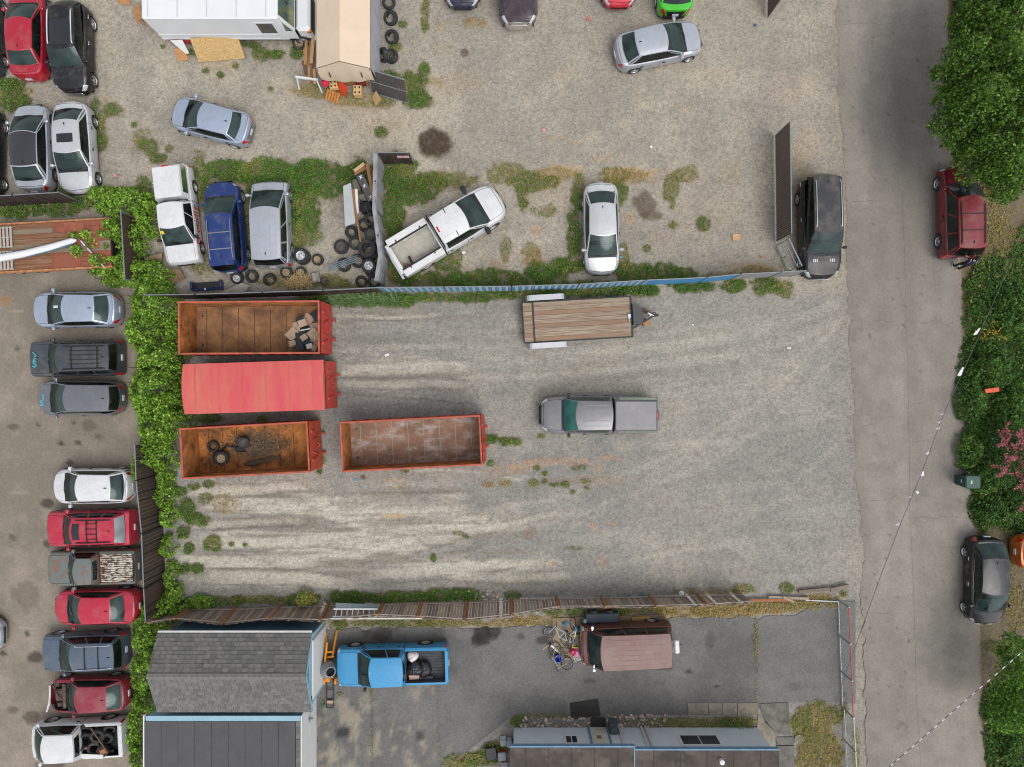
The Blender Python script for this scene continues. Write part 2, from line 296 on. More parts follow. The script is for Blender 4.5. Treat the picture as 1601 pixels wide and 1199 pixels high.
# grass and weed patches: photo px centre, radii, density, dryness (0 green .. 1 straw)
GRASS = [(350, 268, 45, 18, 1, .05), (420, 268, 60, 22, 1, .0), (500, 278, 55, 30, 1, .0), (560, 272, 32, 24, 1, .05), (478, 322, 24, 45, 1, .05), (330, 300, 16, 20, .8, .1),
 (466, 350, 14, 50, .9, .1), (310, 290, 16, 60, .5, .2), (392, 330, 8, 80, .7, .1), (320, 410, 20, 20, .6, .3), (400, 300, 12, 30, .8, 0), (488, 370, 16, 14, .6, .1), (520, 440, 30, 12, .8, .25), (450, 440, 50, 14, .6, .5), (560, 448, 30, 8, .6, .3),
 (235, 230, 18, 14, .8, .1), (248, 248, 13, 9, .8, .1), (222, 212, 14, 12, .5, .4), (265, 232, 8, 6, .7, .1), (225, 305, 14, 30, .8, .1),
 (622, 275, 34, 36, 1, .05), (612, 330, 20, 46, 1, .05), (645, 300, 40, 22, .9, .05), (665, 285, 34, 16, .9, .15), (705, 283, 44, 14, .7, .3), (790, 272, 32, 18, .6, .45), (830, 285, 42, 16, .8, .25), (870, 272, 34, 12, .5, .8), (612, 400, 14, 50, .9, .1), (630, 430, 34, 20, .9, .1),
 (897, 370, 11, 62, .9, .1), (905, 300, 12, 30, .8, .1), (960, 275, 26, 14, .7, .5), (982, 275, 30, 14, .5, .9), (970, 300, 12, 20, .7, .1), (1050, 298, 12, 30, .6, .3), (1076, 272, 24, 14, .5, .4), (1100, 350, 10, 11, .8, .1), (1053, 352, 7, 6, .6, .3), (1010, 388, 7, 7, .6, .2), (790, 390, 10, 22, .5, .3), (818, 310, 9, 20, .8, .2), (850, 330, 20, 10, .4, .3), (975, 400, 10, 25, .6, .3), (735, 330, 10, 30, .4, .2), (830, 400, 14, 22, .5, .7),
 (690, 440, 62, 14, 1, .05), (700, 405, 22, 22, .8, .1), (780, 436, 82, 16, 1, .05), (850, 425, 42, 16, 1, .0), (885, 416, 32, 12, 1, .05), (990, 425, 34, 16, 1, .05), (1040, 428, 30, 18, .9, .05), (1072, 428, 20, 12, .7, .1), (1120, 432, 30, 8, .4, .4), (1180, 424, 40, 8, .5, .7),
 (560, 466, 68, 13, 1, .05), (500, 468, 40, 10, .7, .1), (620, 470, 40, 10, .9, .05), (700, 465, 95, 9, 1, .05), (800, 458, 60, 10, .9, .05), (910, 452, 110, 13, 1, .05), (1000, 452, 40, 12, 1, 0), (1085, 447, 44, 11, 1, .0), (1145, 447, 26, 12, 1, .0), (1200, 445, 26, 18, .9, .05), (1228, 452, 12, 14, .7, .3),
 (283, 768, 12, 7, .9, .05), (303, 760, 9, 6, .8, .05), (292, 795, 13, 16, .9, .05), (310, 812, 18, 11, 1, .05), (288, 832, 14, 9, .9, .05), (296, 858, 8, 9, .9, .05), (333, 850, 13, 13, .9, .05), (288, 888, 10, 9, .9, .05), (308, 888, 10, 9, .9, .05), (327, 757, 10, 6, .7, .05), (322, 780, 12, 10, .5, .3), (350, 790, 20, 18, .3, .8), (362, 850, 5, 4, .8, .1), (384, 851, 4, 3, .8, .1), (325, 653, 22, 9, .8, .1), (410, 655, 8, 6, .8, .1), (300, 655, 8, 5, .6, .1), (270, 590, 8, 50, .5, .2), (290, 558, 14, 5, .8, .1), (280, 520, 8, 30, .7, .1),
 (768, 685, 12, 8, 1, .05), (790, 690, 10, 7, 1, .05), (806, 691, 10, 6, .9, .05), (768, 724, 6, 5, .7, .05), (634, 736, 7, 3, .8, .05), (500, 737, 4, 4, .8, .1), (503, 718, 6, 9, .4, .1), (846, 682, 5, 3, .8, .2), (765, 757, 12, 4, .5, .8), (790, 755, 10, 5, .6, .5), (835, 755, 9, 6, .7, .3), (850, 752, 5, 4, .8, .1), (868, 758, 8, 3, .7, .1), (884, 757, 6, 5, .8, .1), (915, 752, 8, 4, .6, .2), (839, 732, 5, 4, .7, .2), (852, 740, 5, 4, .7, .2), (905, 732, 12, 4, .4, .2), (895, 770, 5, 3, .7, .1), (918, 763, 5, 3, .7, .1), (898, 857, 14, 3, .5, .2), (678, 872, 4, 6, .8, .1), (715, 833, 9, 4, .5, .3), (728, 838, 6, 4, .7, .1), (630, 760, 8, 5, .4, .7),
 (650, 128, 20, 18, .9, .1), (662, 112, 10, 14, .9, .1), (652, 155, 22, 14, 1, .05), (612, 122, 20, 14, .9, .1), (598, 207, 11, 9, .9, .1), (600, 160, 22, 8, .6, .3), (500, 142, 45, 12, .6, .5), (560, 155, 40, 12, .5, .6), (430, 86, 14, 6, .8, .1), (407, 82, 14, 14, .8, .1), (435, 84, 12, 7, .8, .1), (463, 82, 12, 12, .9, .1), (475, 60, 10, 8, .6, .1), (665, 22, 7, 28, .7, .2), (618, 72, 10, 8, .7, .1), (630, 38, 7, 6, .7, .1), (424, 140, 5, 5, .7, .2), (680, 130, 12, 10, .3, .9), (637, 130, 12, 12, .4, .95), (740, 36, 20, 8, .4, .8), (345, 117, 6, 6, .9, .1), (322, 110, 6, 5, .7, .1), (368, 102, 5, 5, .8, .1), (390, 70, 12, 6, .7, .1), (255, 73, 4, 4, .8, .1), (300, 82, 8, 5, .6, .1),
 (22, 152, 28, 28, 1, .1), (12, 130, 14, 12, .8, .1), (152, 205, 14, 30, .9, .1), (160, 225, 12, 14, .8, .1), (176, 172, 15, 10, .8, .1), (150, 165, 8, 10, .6, .1), (95, 300, 40, 8, .8, .1), (60, 328, 80, 12, 1, .05), (20, 335, 30, 10, 1, .05), (130, 318, 20, 10, .9, .0), (210, 195, 5, 4, .7, .1),
 (350, 940, 55, 8, .9, .1), (410, 937, 50, 8, .7, .2), (470, 937, 26, 12, .9, .1), (545, 934, 46, 11, 1, .0), (600, 936, 30, 8, .8, .1), (640, 933, 40, 10, 1, .05), (700, 930, 40, 11, 1, .0), (740, 930, 20, 10, 1, .0), (800, 930, 14, 7, .6, .1), (1100, 924, 60, 6, .4, .6), (1165, 920, 24, 8, .7, .3), (1230, 919, 12, 8, .8, .2), (300, 945, 30, 10, .8, .1),
 (610, 973, 90, 7, .8, .3), (700, 974, 60, 7, .8, .6), (790, 974, 40, 6, .7, .9), (840, 970, 50, 8, .8, .85), (920, 957, 80, 6, .8, .2), (1000, 955, 60, 6, .7, .35), (1060, 957, 50, 9, .8, .85), (1130, 955, 60, 10, .9, .8), (1200, 950, 50, 10, .9, .8), (1260, 944, 50, 10, .9, .7), (1290, 936, 30, 7, .6, .8), (530, 980, 14, 8, .7, .2), (505, 1098, 4, 7, .9, .0), (532, 1085, 6, 3, .8, .0),
 (1182, 1000, 3, 36, .9, .5), (1183, 1060, 2, 44, .7, .6), (581, 1160, 2, 40, .6, .4), (580, 1085, 2, 14, .5, .5), (685, 1160, 2, 40, .4, .5), (740, 1186, 42, 10, 1, .2), (770, 1176, 22, 14, 1, .2), (715, 1194, 30, 8, .9, .3), (790, 1165, 20, 10, .7, .3), (810, 1128, 12, 12, .9, .2), (850, 1118, 50, 6, .6, .4), (1070, 1130, 100, 9, .8, .35), (1160, 1128, 30, 9, .9, .2), (1275, 1130, 42, 34, .9, .4), (1280, 1175, 38, 40, .9, .65), (1320, 1100, 6, 18, .8, .3), (1338, 1170, 7, 40, .5, .8), (1318, 928, 8, 6, .7, .3),
 (1545, 330, 40, 40, .5, .8), (1560, 375, 40, 30, .6, .6), (1550, 430, 34, 40, .9, .2), (1580, 470, 40, 60, 1, .05), (1545, 520, 34, 60, 1, .05), (1580, 580, 40, 70, 1, .0), (1540, 620, 30, 60, 1, .0), (1570, 700, 44, 70, 1, .0), (1555, 790, 40, 40, 1, .1), (1590, 810, 30, 34, 1, .1), (1610, 560, 40, 200, 1, .05), (1545, 240, 30, 60, .9, .1), (1505, 60, 14, 90, 1, .0), (1540, 60, 30, 90, .9, .05), (1520, 200, 20, 60, .8, .05), (1590, 950, 24, 40, .5, .6), (1575, 905, 14, 60, .5, .7), (1560, 1010, 26, 10, .5, .2), (1585, 1055, 26, 14, .8, .1), (1555, 1110, 24, 34, 1, .05), (1590, 1120, 40, 40, 1, .05), (1570, 1170, 40, 40, 1, .1), (1600, 1190, 30, 30, 1, .1), (1516, 470, 9, 40, .9, .1), (1520, 550, 12, 50, 1, .05), (1522, 620, 12, 50, 1, .0), (1526, 690, 12, 40, 1, 0), (1534, 760, 14, 40, 1, .05), (1540, 815, 14, 20, 1, .1), (1500, 40, 12, 60, 1, 0), (1503, 130, 12, 60, 1, 0), (1508, 220, 12, 40, 1, .1), (1548, 1090, 14, 20, 1, .1), (1552, 1140, 16, 30, 1, .05), (1562, 1190, 16, 30, 1, .1), (1590, 410, 20, 30, 1, .1), (1560, 640, 40, 150, 1, 0)]
# bare brown soil, dry moss and stains on the gravel: px centre, radii, colour, strength
STAINS = [(680, 224, 31, 28, (76, 63, 48), .97), (726, 82, 9, 9, (98, 84, 70), .8), (1008, 318, 20, 22, (92, 78, 62), .75), (1020, 337, 20, 10, (96, 80, 64), .7),
 (780, 415, 22, 12, (150, 112, 78), .6), (835, 405, 16, 14, (170, 118, 72), .6), (985, 340, 10, 12, (190, 140, 90), .5), (1030, 372, 22, 16, (168, 142, 116), .5), (837, 360, 8, 10, (196, 140, 84), .6),
 (930, 750, 70, 9, (176, 132, 92), .35), (870, 722, 60, 7, (184, 142, 104), .6), (955, 716, 24, 6, (184, 142, 104), .6), (935, 733, 12, 7, (184, 146, 106), .5), (820, 728, 24, 8, (186, 146, 108), .6), (928, 822, 9, 8, (182, 140, 108), .6), (960, 820, 8, 5, (182, 140, 108), .5), (942, 878, 10, 10, (180, 142, 108), .5), (830, 833, 10, 14, (140, 108, 80), .6), (812, 735, 14, 8, (150, 116, 80), .5), (862, 880, 14, 6, (176, 140, 106), .5),
 (620, 750, 26, 4, (196, 166, 118), .6), (570, 747, 14, 4, (110, 96, 80), .5), (568, 745, 5, 5, (74, 60, 50), .7), (620, 806, 20, 3, (206, 172, 120), .7), (795, 735, 30, 10, (172, 140, 104), .4), (770, 735, 20, 16, (170, 138, 106), .35), (480, 815, 12, 10, (128, 110, 92), .6), (485, 800, 12, 10, (120, 106, 90), .4), (440, 810, 26, 4, (150, 122, 92), .5), (475, 757, 10, 4, (140, 116, 92), .5), (500, 760, 10, 4, (160, 128, 96), .4),
 (755, 805, 8, 6, (190, 158, 130), .5), (785, 800, 14, 6, (190, 164, 140), .4), (700, 765, 20, 6, (120, 108, 96), .4), (640, 770, 8, 16, (124, 118, 104), .4),
 (720, 130, 40, 20, (166, 136, 104), .4), (750, 38, 24, 8, (184, 156, 112), .5), (690, 40, 14, 12, (180, 152, 110), .5), (690, 75, 24, 14, (170, 150, 126), .4), (560, 165, 60, 10, (160, 138, 100), .5), (480, 140, 40, 14, (166, 138, 98), .5), (340, 100, 40, 12, (172, 146, 104), .45), (235, 225, 30, 14, (146, 128, 100), .5), (215, 235, 14, 10, (130, 106, 84), .5), (165, 155, 10, 10, (188, 158, 104), .5), (45, 145, 10, 14, (188, 158, 108), .5), (500, 262, 60, 6, (160, 132, 100), .5), (440, 262, 60, 5, (172, 140, 106), .4), (600, 195, 40, 16, (166, 146, 110), .5),
 (880, 268, 40, 12, (196, 158, 96), .6), (985, 270, 40, 12, (196, 156, 96), .55), (940, 248, 20, 7, (182, 148, 112), .4), (850, 215, 8, 5, (140, 120, 96), .5), (895, 222, 14, 5, (170, 146, 104), .5), (865, 215, 12, 10, (180, 152, 110), .4), (1060, 275, 60, 16, (170, 146, 110), .45), (1140, 270, 20, 30, (160, 138, 104), .4), (860, 300, 60, 40, (170, 148, 116), .35), (875, 115, 20, 12, (164, 142, 112), .4),
 (1100, 330, 60, 50, (168, 152, 130), .5), (760, 360, 40, 40, (160, 142, 120), .3), (1180, 420, 50, 10, (176, 150, 108), .6),
 (1165, 415, 30, 8, (150, 128, 90), .5), (410, 300, 160, 50, (122, 112, 76), .55), (1000, 135, 14, 50, (186, 172, 148), .5), (1010, 165, 10, 7, (205, 190, 160), .6), (1120, 120, 46, 16, (186, 172, 150), .5), (1075, 172, 10, 6, (196, 178, 146), .6), (1240, 130, 60, 20, (184, 166, 146), .5), (1230, 150, 30, 14, (192, 170, 150), .5), (1270, 215, 20, 30, (178, 158, 136), .5), (1250, 290, 24, 60, (150, 132, 104), .5), (1250, 240, 24, 30, (160, 142, 112), .5)]

SA, DK = (197, 190, 173), (112, 107, 98)
TRACKS_AND_SHADOW = [([(520, 580), (740, 574)], 9, SA, .75), ([(525, 600), (735, 602)], 6, SA, .6), ([(520, 592), (650, 590), (745, 594)], 1.8, DK, .7), ([(530, 612), (640, 622), (760, 632)], 2.5, DK, .6), ([(520, 494), (600, 497), (700, 492)], 3, SA, .6), ([(530, 502), (650, 500)], 1.8, DK, .6), ([(540, 530), (660, 528)], 2, DK, .4), ([(540, 545), (720, 540)], 5, SA, .4), ([(520, 556), (700, 556)], 2, DK, .4),  # the long dark line above the scraped container is its shadow, painted in
 ([(290, 770), (380, 764), (480, 760)], 7, SA, .8), ([(300, 778), (470, 774)], 2, DK, .6), ([(320, 790), (400, 786), (480, 790)], 8, SA, .8), ([(330, 800), (480, 806)], 2, DK, .5), ([(300, 822), (480, 814)], 6, SA, .6), ([(320, 828), (470, 824)], 1.8, DK, .6), ([(330, 850), (500, 846), (600, 852)], 8, SA, .9), ([(340, 862), (520, 864)], 2, DK, .5), ([(320, 880), (500, 876)], 9, SA, .9), ([(320, 900), (480, 905), (560, 918)], 10, SA, .9), ([(330, 890), (500, 892)], 2, DK, .5),
 ([(570, 860), (620, 848), (720, 842)], 7, SA, .95), ([(580, 868), (660, 860), (730, 846)], 2.2, DK, .7), ([(580, 800), (660, 796)], 5, SA, .7), ([(575, 812), (655, 814)], 2, DK, .5), ([(580, 900), (680, 892), (800, 880)], 8, SA, .8), ([(600, 912), (700, 906), (820, 888)], 2, DK, .5), ([(700, 840), (800, 818), (880, 800)], 5, SA, .6), ([(560, 772), (700, 770)], 1.8, DK, .4), ([(700, 900), (800, 905), (900, 900)], 7, SA, .6), ([(640, 735), (760, 738)], 3, SA, .4),
 ([(760, 800), (900, 770), (1080, 700), (1200, 620), (1320, 500)], 5, SA, .2), ([(780, 830), (920, 800), (1100, 730), (1220, 650), (1325, 540)], 5, SA, .18), ([(780, 560), (1000, 545), (1180, 520), (1320, 470)], 7, SA, .22), ([(800, 590), (1000, 575), (1200, 548), (1320, 500)], 5, SA, .22), ([(790, 574), (1000, 560), (1190, 534), (1320, 486)], 3, DK, .2), ([(900, 900), (1050, 860), (1200, 790), (1330, 680)], 7, SA, .18), ([(960, 700), (1150, 690), (1320, 640)], 6, SA, .2), ([(1040, 610), (1150, 600), (1300, 560)], 4, DK, .18), ([(940, 880), (1080, 850), (1230, 770)], 3, DK, .18), ([(800, 545), (850, 560), (880, 590)], 3, DK, .3)]
def ellm(px, py, e, n):
    d = np.sqrt(((px - e[0]) / e[2]) ** 2 + ((py - e[1]) / e[3]) ** 2) + (n - 0.5) * 0.9
    return 1 - sstep(0.65, 1.05, d)

def ground_cols(x, y):
    px, py = to_px(x, y)
    n1 = fbm(x * .22, y * .22, 1); n2 = fbm(x * .9, y * .9, 5, 5); n3 = fbm(x * 3.1, y * 3.1, 9, 3); ne = fbm(x * 2.2, y * 2.2, 21, 4, .65)
    t = sstep(.3, .7, n1 * .5 + n2 * .5)[:, None]
    c = AV(142, 140, 134) * (1 - t) + AV(159, 154, 144) * t
    up = (1 - sstep(430, 470, py))[:, None]                    # upper yard: browner crushed rock
    c = c * (1 - up) + (AV(155, 149, 137) * (1 - t) + AV(180, 170, 152) * t) * up
    pale = sstep(.52, .72, fbm(x * .6, y * .6, 31, 5, .65))[:, None] * .32
    c = c * (1 - pale) + AV(180, 172, 157) * pale
    # drag marks and sandy streaks in the lower yard, running with the wheel tracks; one painted shadow line among them
    bend = np.where(px > 800, (px - 800) * .10, 0) * (1 - sstep(620, 900, py) * .6)
    sx, sy = px / 30.4, (py + bend) / 30.4
    st = fbm(sx * .16, sy * 1.3, 41, 5, .6)
    reg = np.maximum.reduce([ellm(px, py, e, ne * .6 + .2) * e[4] for e in
        [(480, 850, 200, 85, 1.0), (340, 880, 90, 40, .9), (660, 850, 170, 70, .9), (780, 885, 110, 40, .8), (640, 590, 120, 40, .75), (650, 500, 140, 25, .4), (900, 470, 200, 200, .25), (560, 530, 60, 40, .4), (1000, 560, 300, 90, .22), (1100, 820, 260, 90, .2), (420, 780, 110, 30, .9), (830, 770, 60, 60, .4), (640, 780, 110, 30, .5)]])
    sand = (sstep(.44, .55, st) * np.clip(reg * 1.1, 0, 1) * (.35 + .65 * sstep(.4, .52, fbm(sx * .35, sy * 3.2, 57, 4, .6))))[:, None]
    c = c * (1 - sand) + (AV(193, 187, 171) * (.94 + .12 * n3[:, None])) * sand
    dark = (sstep(.40, .33, st) * np.clip(reg * 1.2 + .12, 0, 1) * (py > 440) * (px > 270))[:, None] * .35
    c = c * (1 - dark) + AV(122, 117, 106) * dark
    fine = (sstep(.56, .62, fbm(sx * .3, sy * 4.5, 77, 3)) * np.clip(reg + .15, 0, 1) * (py > 440))[:, None] * .5
    c = c * (1 - fine) + AV(134, 124, 108) * fine
    for pts, w, col, am in TRACKS_AND_SHADOW:
        xs, ys = [p[0] for p in pts], [p[1] for p in pts]; yc = np.interp(px, xs, ys) + (fbm(px * .02, px * 0 + ys[0], 7, 2) - .5) * 6
        dd = py - yc + (n3 - .5) * 2.5; en = sstep(xs[0] - 12, xs[0] + 20, px) * (1 - sstep(xs[-1] - 30, xs[-1] + 10, px)) * am * np.clip(.35 + 1.2 * (n2 - .1), 0, 1.1)
        if w > 2.6 and am > .35:
            k = np.clip(np.exp(-((abs(dd) - w * 1.25) / 1.7) ** 2) * en * .55, 0, 1)[:, None]; c = c * (1 - k) + AV(*DK) * k
        k = np.clip(np.exp(-(abs(dd) / w) ** 4) * en, 0, 1)[:, None]; c = c * (1 - k) + AV(*col) * k
    for e in STAINS:
        k = (ellm(px, py, e, ne if e[5] < .9 else ne * .45 + .25) * e[5] * (.62 if e[5] < .7 else 1))[:, None]; c = c * (1 - k) + AV(*e[4]) * (.85 + .3 * n3[:, None]) * k
    for e in GRASS:
        k = (ellm(px, py, (e[0], e[1], e[2] * 1.12 + 1, e[3] * 1.12 + 1), ne) * .75 * e[4])[:, None]
        c = c * (1 - k) + (AV(96, 88, 52) * (1 - e[5]) + AV(164, 138, 86) * e[5]) * (.8 + .4 * n3[:, None]) * k
    # brown fines along the road edges, leaf litter on the verge
    dl = xl(py, ROAD_L) - px
    sh = (np.exp(-np.clip(dl, 0, None) / 14.0) * .3 * (.5 + n2))[:, None]; c = c * (1 - sh) + AV(146, 132, 116) * sh
    dr = px - xl(py, ROAD_R)
    vg = (sstep(-2, 6, dr) * .8)[:, None]; lit = AV(104, 92, 62) * (.7 + .6 * n3[:, None])
    c = c * (1 - vg) + lit * vg
    jn = sstep(.66, .70, fbm(x * 5.5, y * 5.5, 55, 2))[:, None] * .28; c = c * (1 - jn) + AV(120, 112, 100) * jn
    return np.clip(c, 0.004, 0.9)
def ground_z(x, y):
    px, py = to_px(x, y)
    reg = ellm(px, py, (560, 830, 300, 110), np.full(x.shape, .5)) + .4 * ellm(px, py, (760, 560, 330, 110), np.full(x.shape, .5))
    st = fbm(px / 30.4 * .16, py / 30.4 * 1.3, 41, 5, .6); fi = fbm(px / 30.4 * .3, py / 30.4 * 4.5, 77, 3)
    inlot = ((py > 470) & (py < 915) & (px > 275) & (px < 1300)).astype(float)
    z = reg * ((st - .5) * .22 + (fi - .5) * .05) * inlot
    z += (fbm(x * 2.4, y * 2.4, 61, 4) - .5) * .035 * (px < xl(py, ROAD_L) - 12)
    return np.minimum(z, .05) - .03 + .022 * np.exp(-((px - xl(py, ROAD_L)) / 25) ** 2) * (py < 925)
def tri_grid(nx, ny):
    i, j = np.meshgrid(np.arange(nx - 1), np.arange(ny - 1), indexing='ij'); a = (i * ny + j).ravel()
    return np.stack([a, a + ny, a + ny + 1, a + 1], 1)
gx = np.concatenate([[-400, -120, -50], np.arange(-29, 29.01, .085), [50, 120, 400]])
gy = np.concatenate([[-400, -120, -40], np.arange(-22, 22.01, .085), [40, 120, 400]])
X, Y = np.meshgrid(gx, gy, indexing='ij'); xf, yf = X.ravel(), Y.ravel()
gc = ground_cols(xf, yf); gz = ground_z(xf, yf); far = (abs(xf) > 28.5) | (abs(yf) > 21.5)
gz[far] = -.03
MG = attr_mat('crushed_gravel', fine=.26, fscale=40, bump=.7, bscale=36, speck=.21)
put('ground', np_mesh('ground', np.stack([xf, yf, gz], 1), tri_grid(len(gx), len(gy)), MG, gc, smooth=True))['kind'] = 'structure'

def strip(name, rows, left, right, z, colfn, mat, step=.12, along='y'):
    """sheet between two edge curves given in photo px; along='y': left(py), right(py) are x; along='x': top(px), bottom(px)"""
    ps = np.arange(rows[0], rows[1] + .01, step * PPM)
    l = np.array([left(p) for p in ps]); r = np.array([right(p) for p in ps])
    nu = int(max(2, np.median(abs(r - l)) / PPM / step)); u = np.linspace(0, 1, nu + 1)
    E = l[:, None] * (1 - u) + r[:, None] * u; P = np.repeat(ps[:, None], nu + 1, 1)
    px, py = (E, P) if along == 'y' else (P, E)
    x = (px - 800.5) / PPM; y = (599.5 - py) / PPM
    V = np.stack([x.ravel(), y.ravel(), np.full(x.size, z)], 1); F = tri_grid(len(ps), nu + 1)
    n = np.cross(V[F[0, 1]] - V[F[0, 0]], V[F[0, 2]] - V[F[0, 0]])
    if n[2] < 0: F = F[:, ::-1]
    o = put(name, np_mesh(name, V, F, mat, np.clip(colfn(x.ravel(), y.ravel()), .004, .9), smooth=True)); o['kind'] = 'structure'; return o
def jag(v, s): return lambda p: v(p) + (float(vnoise(np.array([p * .07]), np.array([s * 3.3]), s)[0]) - .5) * 7 + (float(vnoise(np.array([p * .3]), np.array([s * 1.3]), s)[0]) - .5) * 3
def road_cols(x, y):
    px, py = to_px(x, y); n1 = fbm(x * .25, y * .12, 3, 4); n2 = fbm(x * 1.6, y * 1.6, 8, 4); L, Rr = xl(py, ROAD_L), xl(py, ROAD_R)
    u = (px - L) / (Rr - L); t = sstep(.3, .7, n1 * .6 + n2 * .4)[:, None]
    c = AV(132, 126, 118) * (1 - t) + AV(151, 144, 134) * t
    for uc, w, am in ((.18, .09, .10), (.42, .08, .12), (.66, .09, .10), (.88, .06, .08)):          # paler worn wheel paths
        k = (np.exp(-((u - uc) / w) ** 2) * am)[:, None]; c = c * (1 + k)
    e = (np.exp(-u / .03) * .15 + np.exp(-(1 - u) / .03) * .35)[:, None] * (.5 + n2[:, None]); c = c * (1 - e) + AV(142, 122, 102) * e
    sp = sstep(.87, .89, fbm(x * 5, y * 5, 19, 2, .3))[:, None] * .6; return c * (1 - sp) + AV(96, 86, 78) * sp
MR = attr_mat('worn_asphalt', fine=.12, fscale=24, bump=.4, bscale=40, speck=.09)
road = strip('road', (-700, 1900), jag(lambda p: float(xl(p, ROAD_L)), 3), jag(lambda p: float(xl(p, ROAD_R)), 4), .006, road_cols, MR)
def lot_cols(x, y):
    px, py = to_px(x, y); n1 = fbm(x * .3, y * .3, 13, 4); n2 = fbm(x * 1.3, y * 1.3, 18, 5); t = sstep(.3, .7, n1 * .5 + n2 * .5)[:, None]
    c = AV(132, 123, 111) * (1 - t) + AV(156, 145, 130) * t; ne = fbm(x * 2.2, y * 2.2, 21, 4, .65)
    for e in [(75, 788, 12, 8, (66, 58, 52), .8), (57, 1028, 16, 12, (70, 60, 54), .8), (50, 1120, 14, 14, (78, 68, 60), .7), (20, 1110, 10, 6, (80, 70, 62), .6), (43, 990, 5, 5, (70, 62, 56), .8), (5, 1022, 7, 5, (64, 56, 52), .8), (96, 693, 4, 4, (60, 52, 48), .9), (122, 692, 7, 4, (66, 58, 52), .8), (22, 668, 14, 8, (86, 76, 66), .7), (110, 723, 7, 4, (60, 52, 46), .8), (10, 470, 10, 12, (160, 116, 60), .5), (20, 385, 40, 20, (96, 88, 78), .5), (20, 840, 8, 7, (84, 74, 66), .6), (75, 850, 8, 8, (70, 62, 54), .7), (40, 930, 24, 26, (100, 90, 80), .5), (80, 1195, 30, 8, (72, 62, 54), .7), (155, 683, 8, 5, (92, 82, 70), .6), (60, 665, 4, 4, (70, 60, 54), .7), (28, 545, 7, 5, (84, 74, 66), .6), (115, 660, 5, 3, (68, 60, 54), .7), (140, 665, 12, 10, (96, 86, 74), .6), (35, 810, 10, 5, (146, 132, 112), .4)]:
        k = (ellm(px, py, e, ne) * e[5])[:, None]; c = c * (1 - k) + AV(*e[4]) * k
    for yy, x0, x1 in ((487, 8, 42), (772, 10, 52), (810, 14, 66), (983, 30, 60)):                        # faint worn stall lines
        k = (np.exp(-((py - yy - (px - x0) * -.04) / 1.2) ** 2) * ((px > x0) & (px < x1)) * .35 * (n2 > .4))[:, None]; c = c * (1 - k) + AV(176, 166, 150) * k
    top = (1 - sstep(336, 350, py))[:, None] * .7; c = c * (1 - top) + AV(168, 158, 144) * top
    return c
MP = attr_mat('old_parking_asphalt', fine=.16, fscale=20, bump=.4, bscale=30, speck=.1)
strip('parking_lot', (333, 1800), lambda p: -700.0, jag(lambda p: float(np.interp(p, [333, 460, 700, 940, 1199], [190, 205, 228, 246, 232])), 6), .002, lot_cols, MP)
def drive_cols(x, y):
    px, py = to_px(x, y); n1 = fbm(x * .35, y * .35, 23, 4); n2 = fbm(x * 1.5, y * 1.5, 28, 5); n3 = fbm(x * 3.3, y * 3.3, 29, 4); t = sstep(.3, .7, n1 * .6 + n2 * .4)[:, None]
    c = AV(102, 101, 99) * (1 - t) + AV(122, 120, 116) * t; ne = fbm(x * 2.2, y * 2.2, 21, 4, .65)
    w = (sstep(.46, .62, fbm(x * 2.6, y * 2.6, 33, 5, .7) * .6 + n2 * .4) * np.maximum.reduce([ellm(px, py, e, ne) for e in [(560, 1150, 46, 70), (630, 1160, 70, 50), (545, 1110, 24, 40), (660, 1080, 22, 20), (510, 1160, 30, 60)]]))[:, None] * .55
    c = c * (1 - w) + AV(178, 166, 142) * w
    for e in [(752, 990, 16, 24, (48, 44, 44), .85), (770, 985, 14, 14, (52, 47, 46), .8), (745, 1000, 12, 14, (50, 45, 44), .8), (598, 992, 20, 16, (62, 56, 54), .7), (575, 985, 10, 12, (60, 54, 52), .6), (535, 1145, 14, 8, (40, 38, 38), .7), (656, 1150, 8, 8, (62, 56, 50), .7), (1040, 1045, 14, 4, (58, 54, 52), .7), (1077, 1050, 6, 4, (56, 52, 50), .8), (848, 1000, 14, 8, (60, 52, 46), .7), (814, 995, 7, 7, (66, 58, 50), .6), (1110, 1000, 8, 14, (76, 72, 70), .5), (920, 1065, 14, 3, (72, 68, 66), .6), (1120, 1072, 4, 3, (52, 50, 50), .8), (1243, 1073, 12, 8, (78, 74, 72), .6), (1270, 1060, 30, 12, (134, 128, 120), .3)]:
        k = (ellm(px, py, e, ne) * e[5])[:, None]; c = c * (1 - k) + AV(*e[4]) * k
    g2 = sstep(1184, 1188, px)[:, None] * .35; c = c * (1 - g2) + AV(128, 125, 121) * g2
    for xx in (581, 686): k = (np.exp(-((px - xx) / 1.5) ** 2) * .5 * (py > 1060))[:, None]; c = c * (1 - k) + AV(70, 68, 56) * k
    return c
MD = attr_mat('dark_driveway_asphalt', fine=.2, fscale=20, bump=.4, bscale=30, speck=.12)
dtop = lambda p: float(np.interp(p, [480, 520, 700, 800, 860, 1000, 1090, 1170, 1186, 1240, 1312, 1340], [984, 984, 980, 980, 978, 968, 966, 962, 966, 960, 935, 940]))
dbot = lambda p: float(np.interp(p, [480, 688, 692, 730, 800, 860, 1186, 1188, 1310, 1340], [1290, 1290, 1215, 1175, 1120, 1119, 1117, 1098, 1098, 1100]))
strip('driveway', (480, 1338), jag(dtop, 7), dbot, .004, drive_cols, MD, along='x')

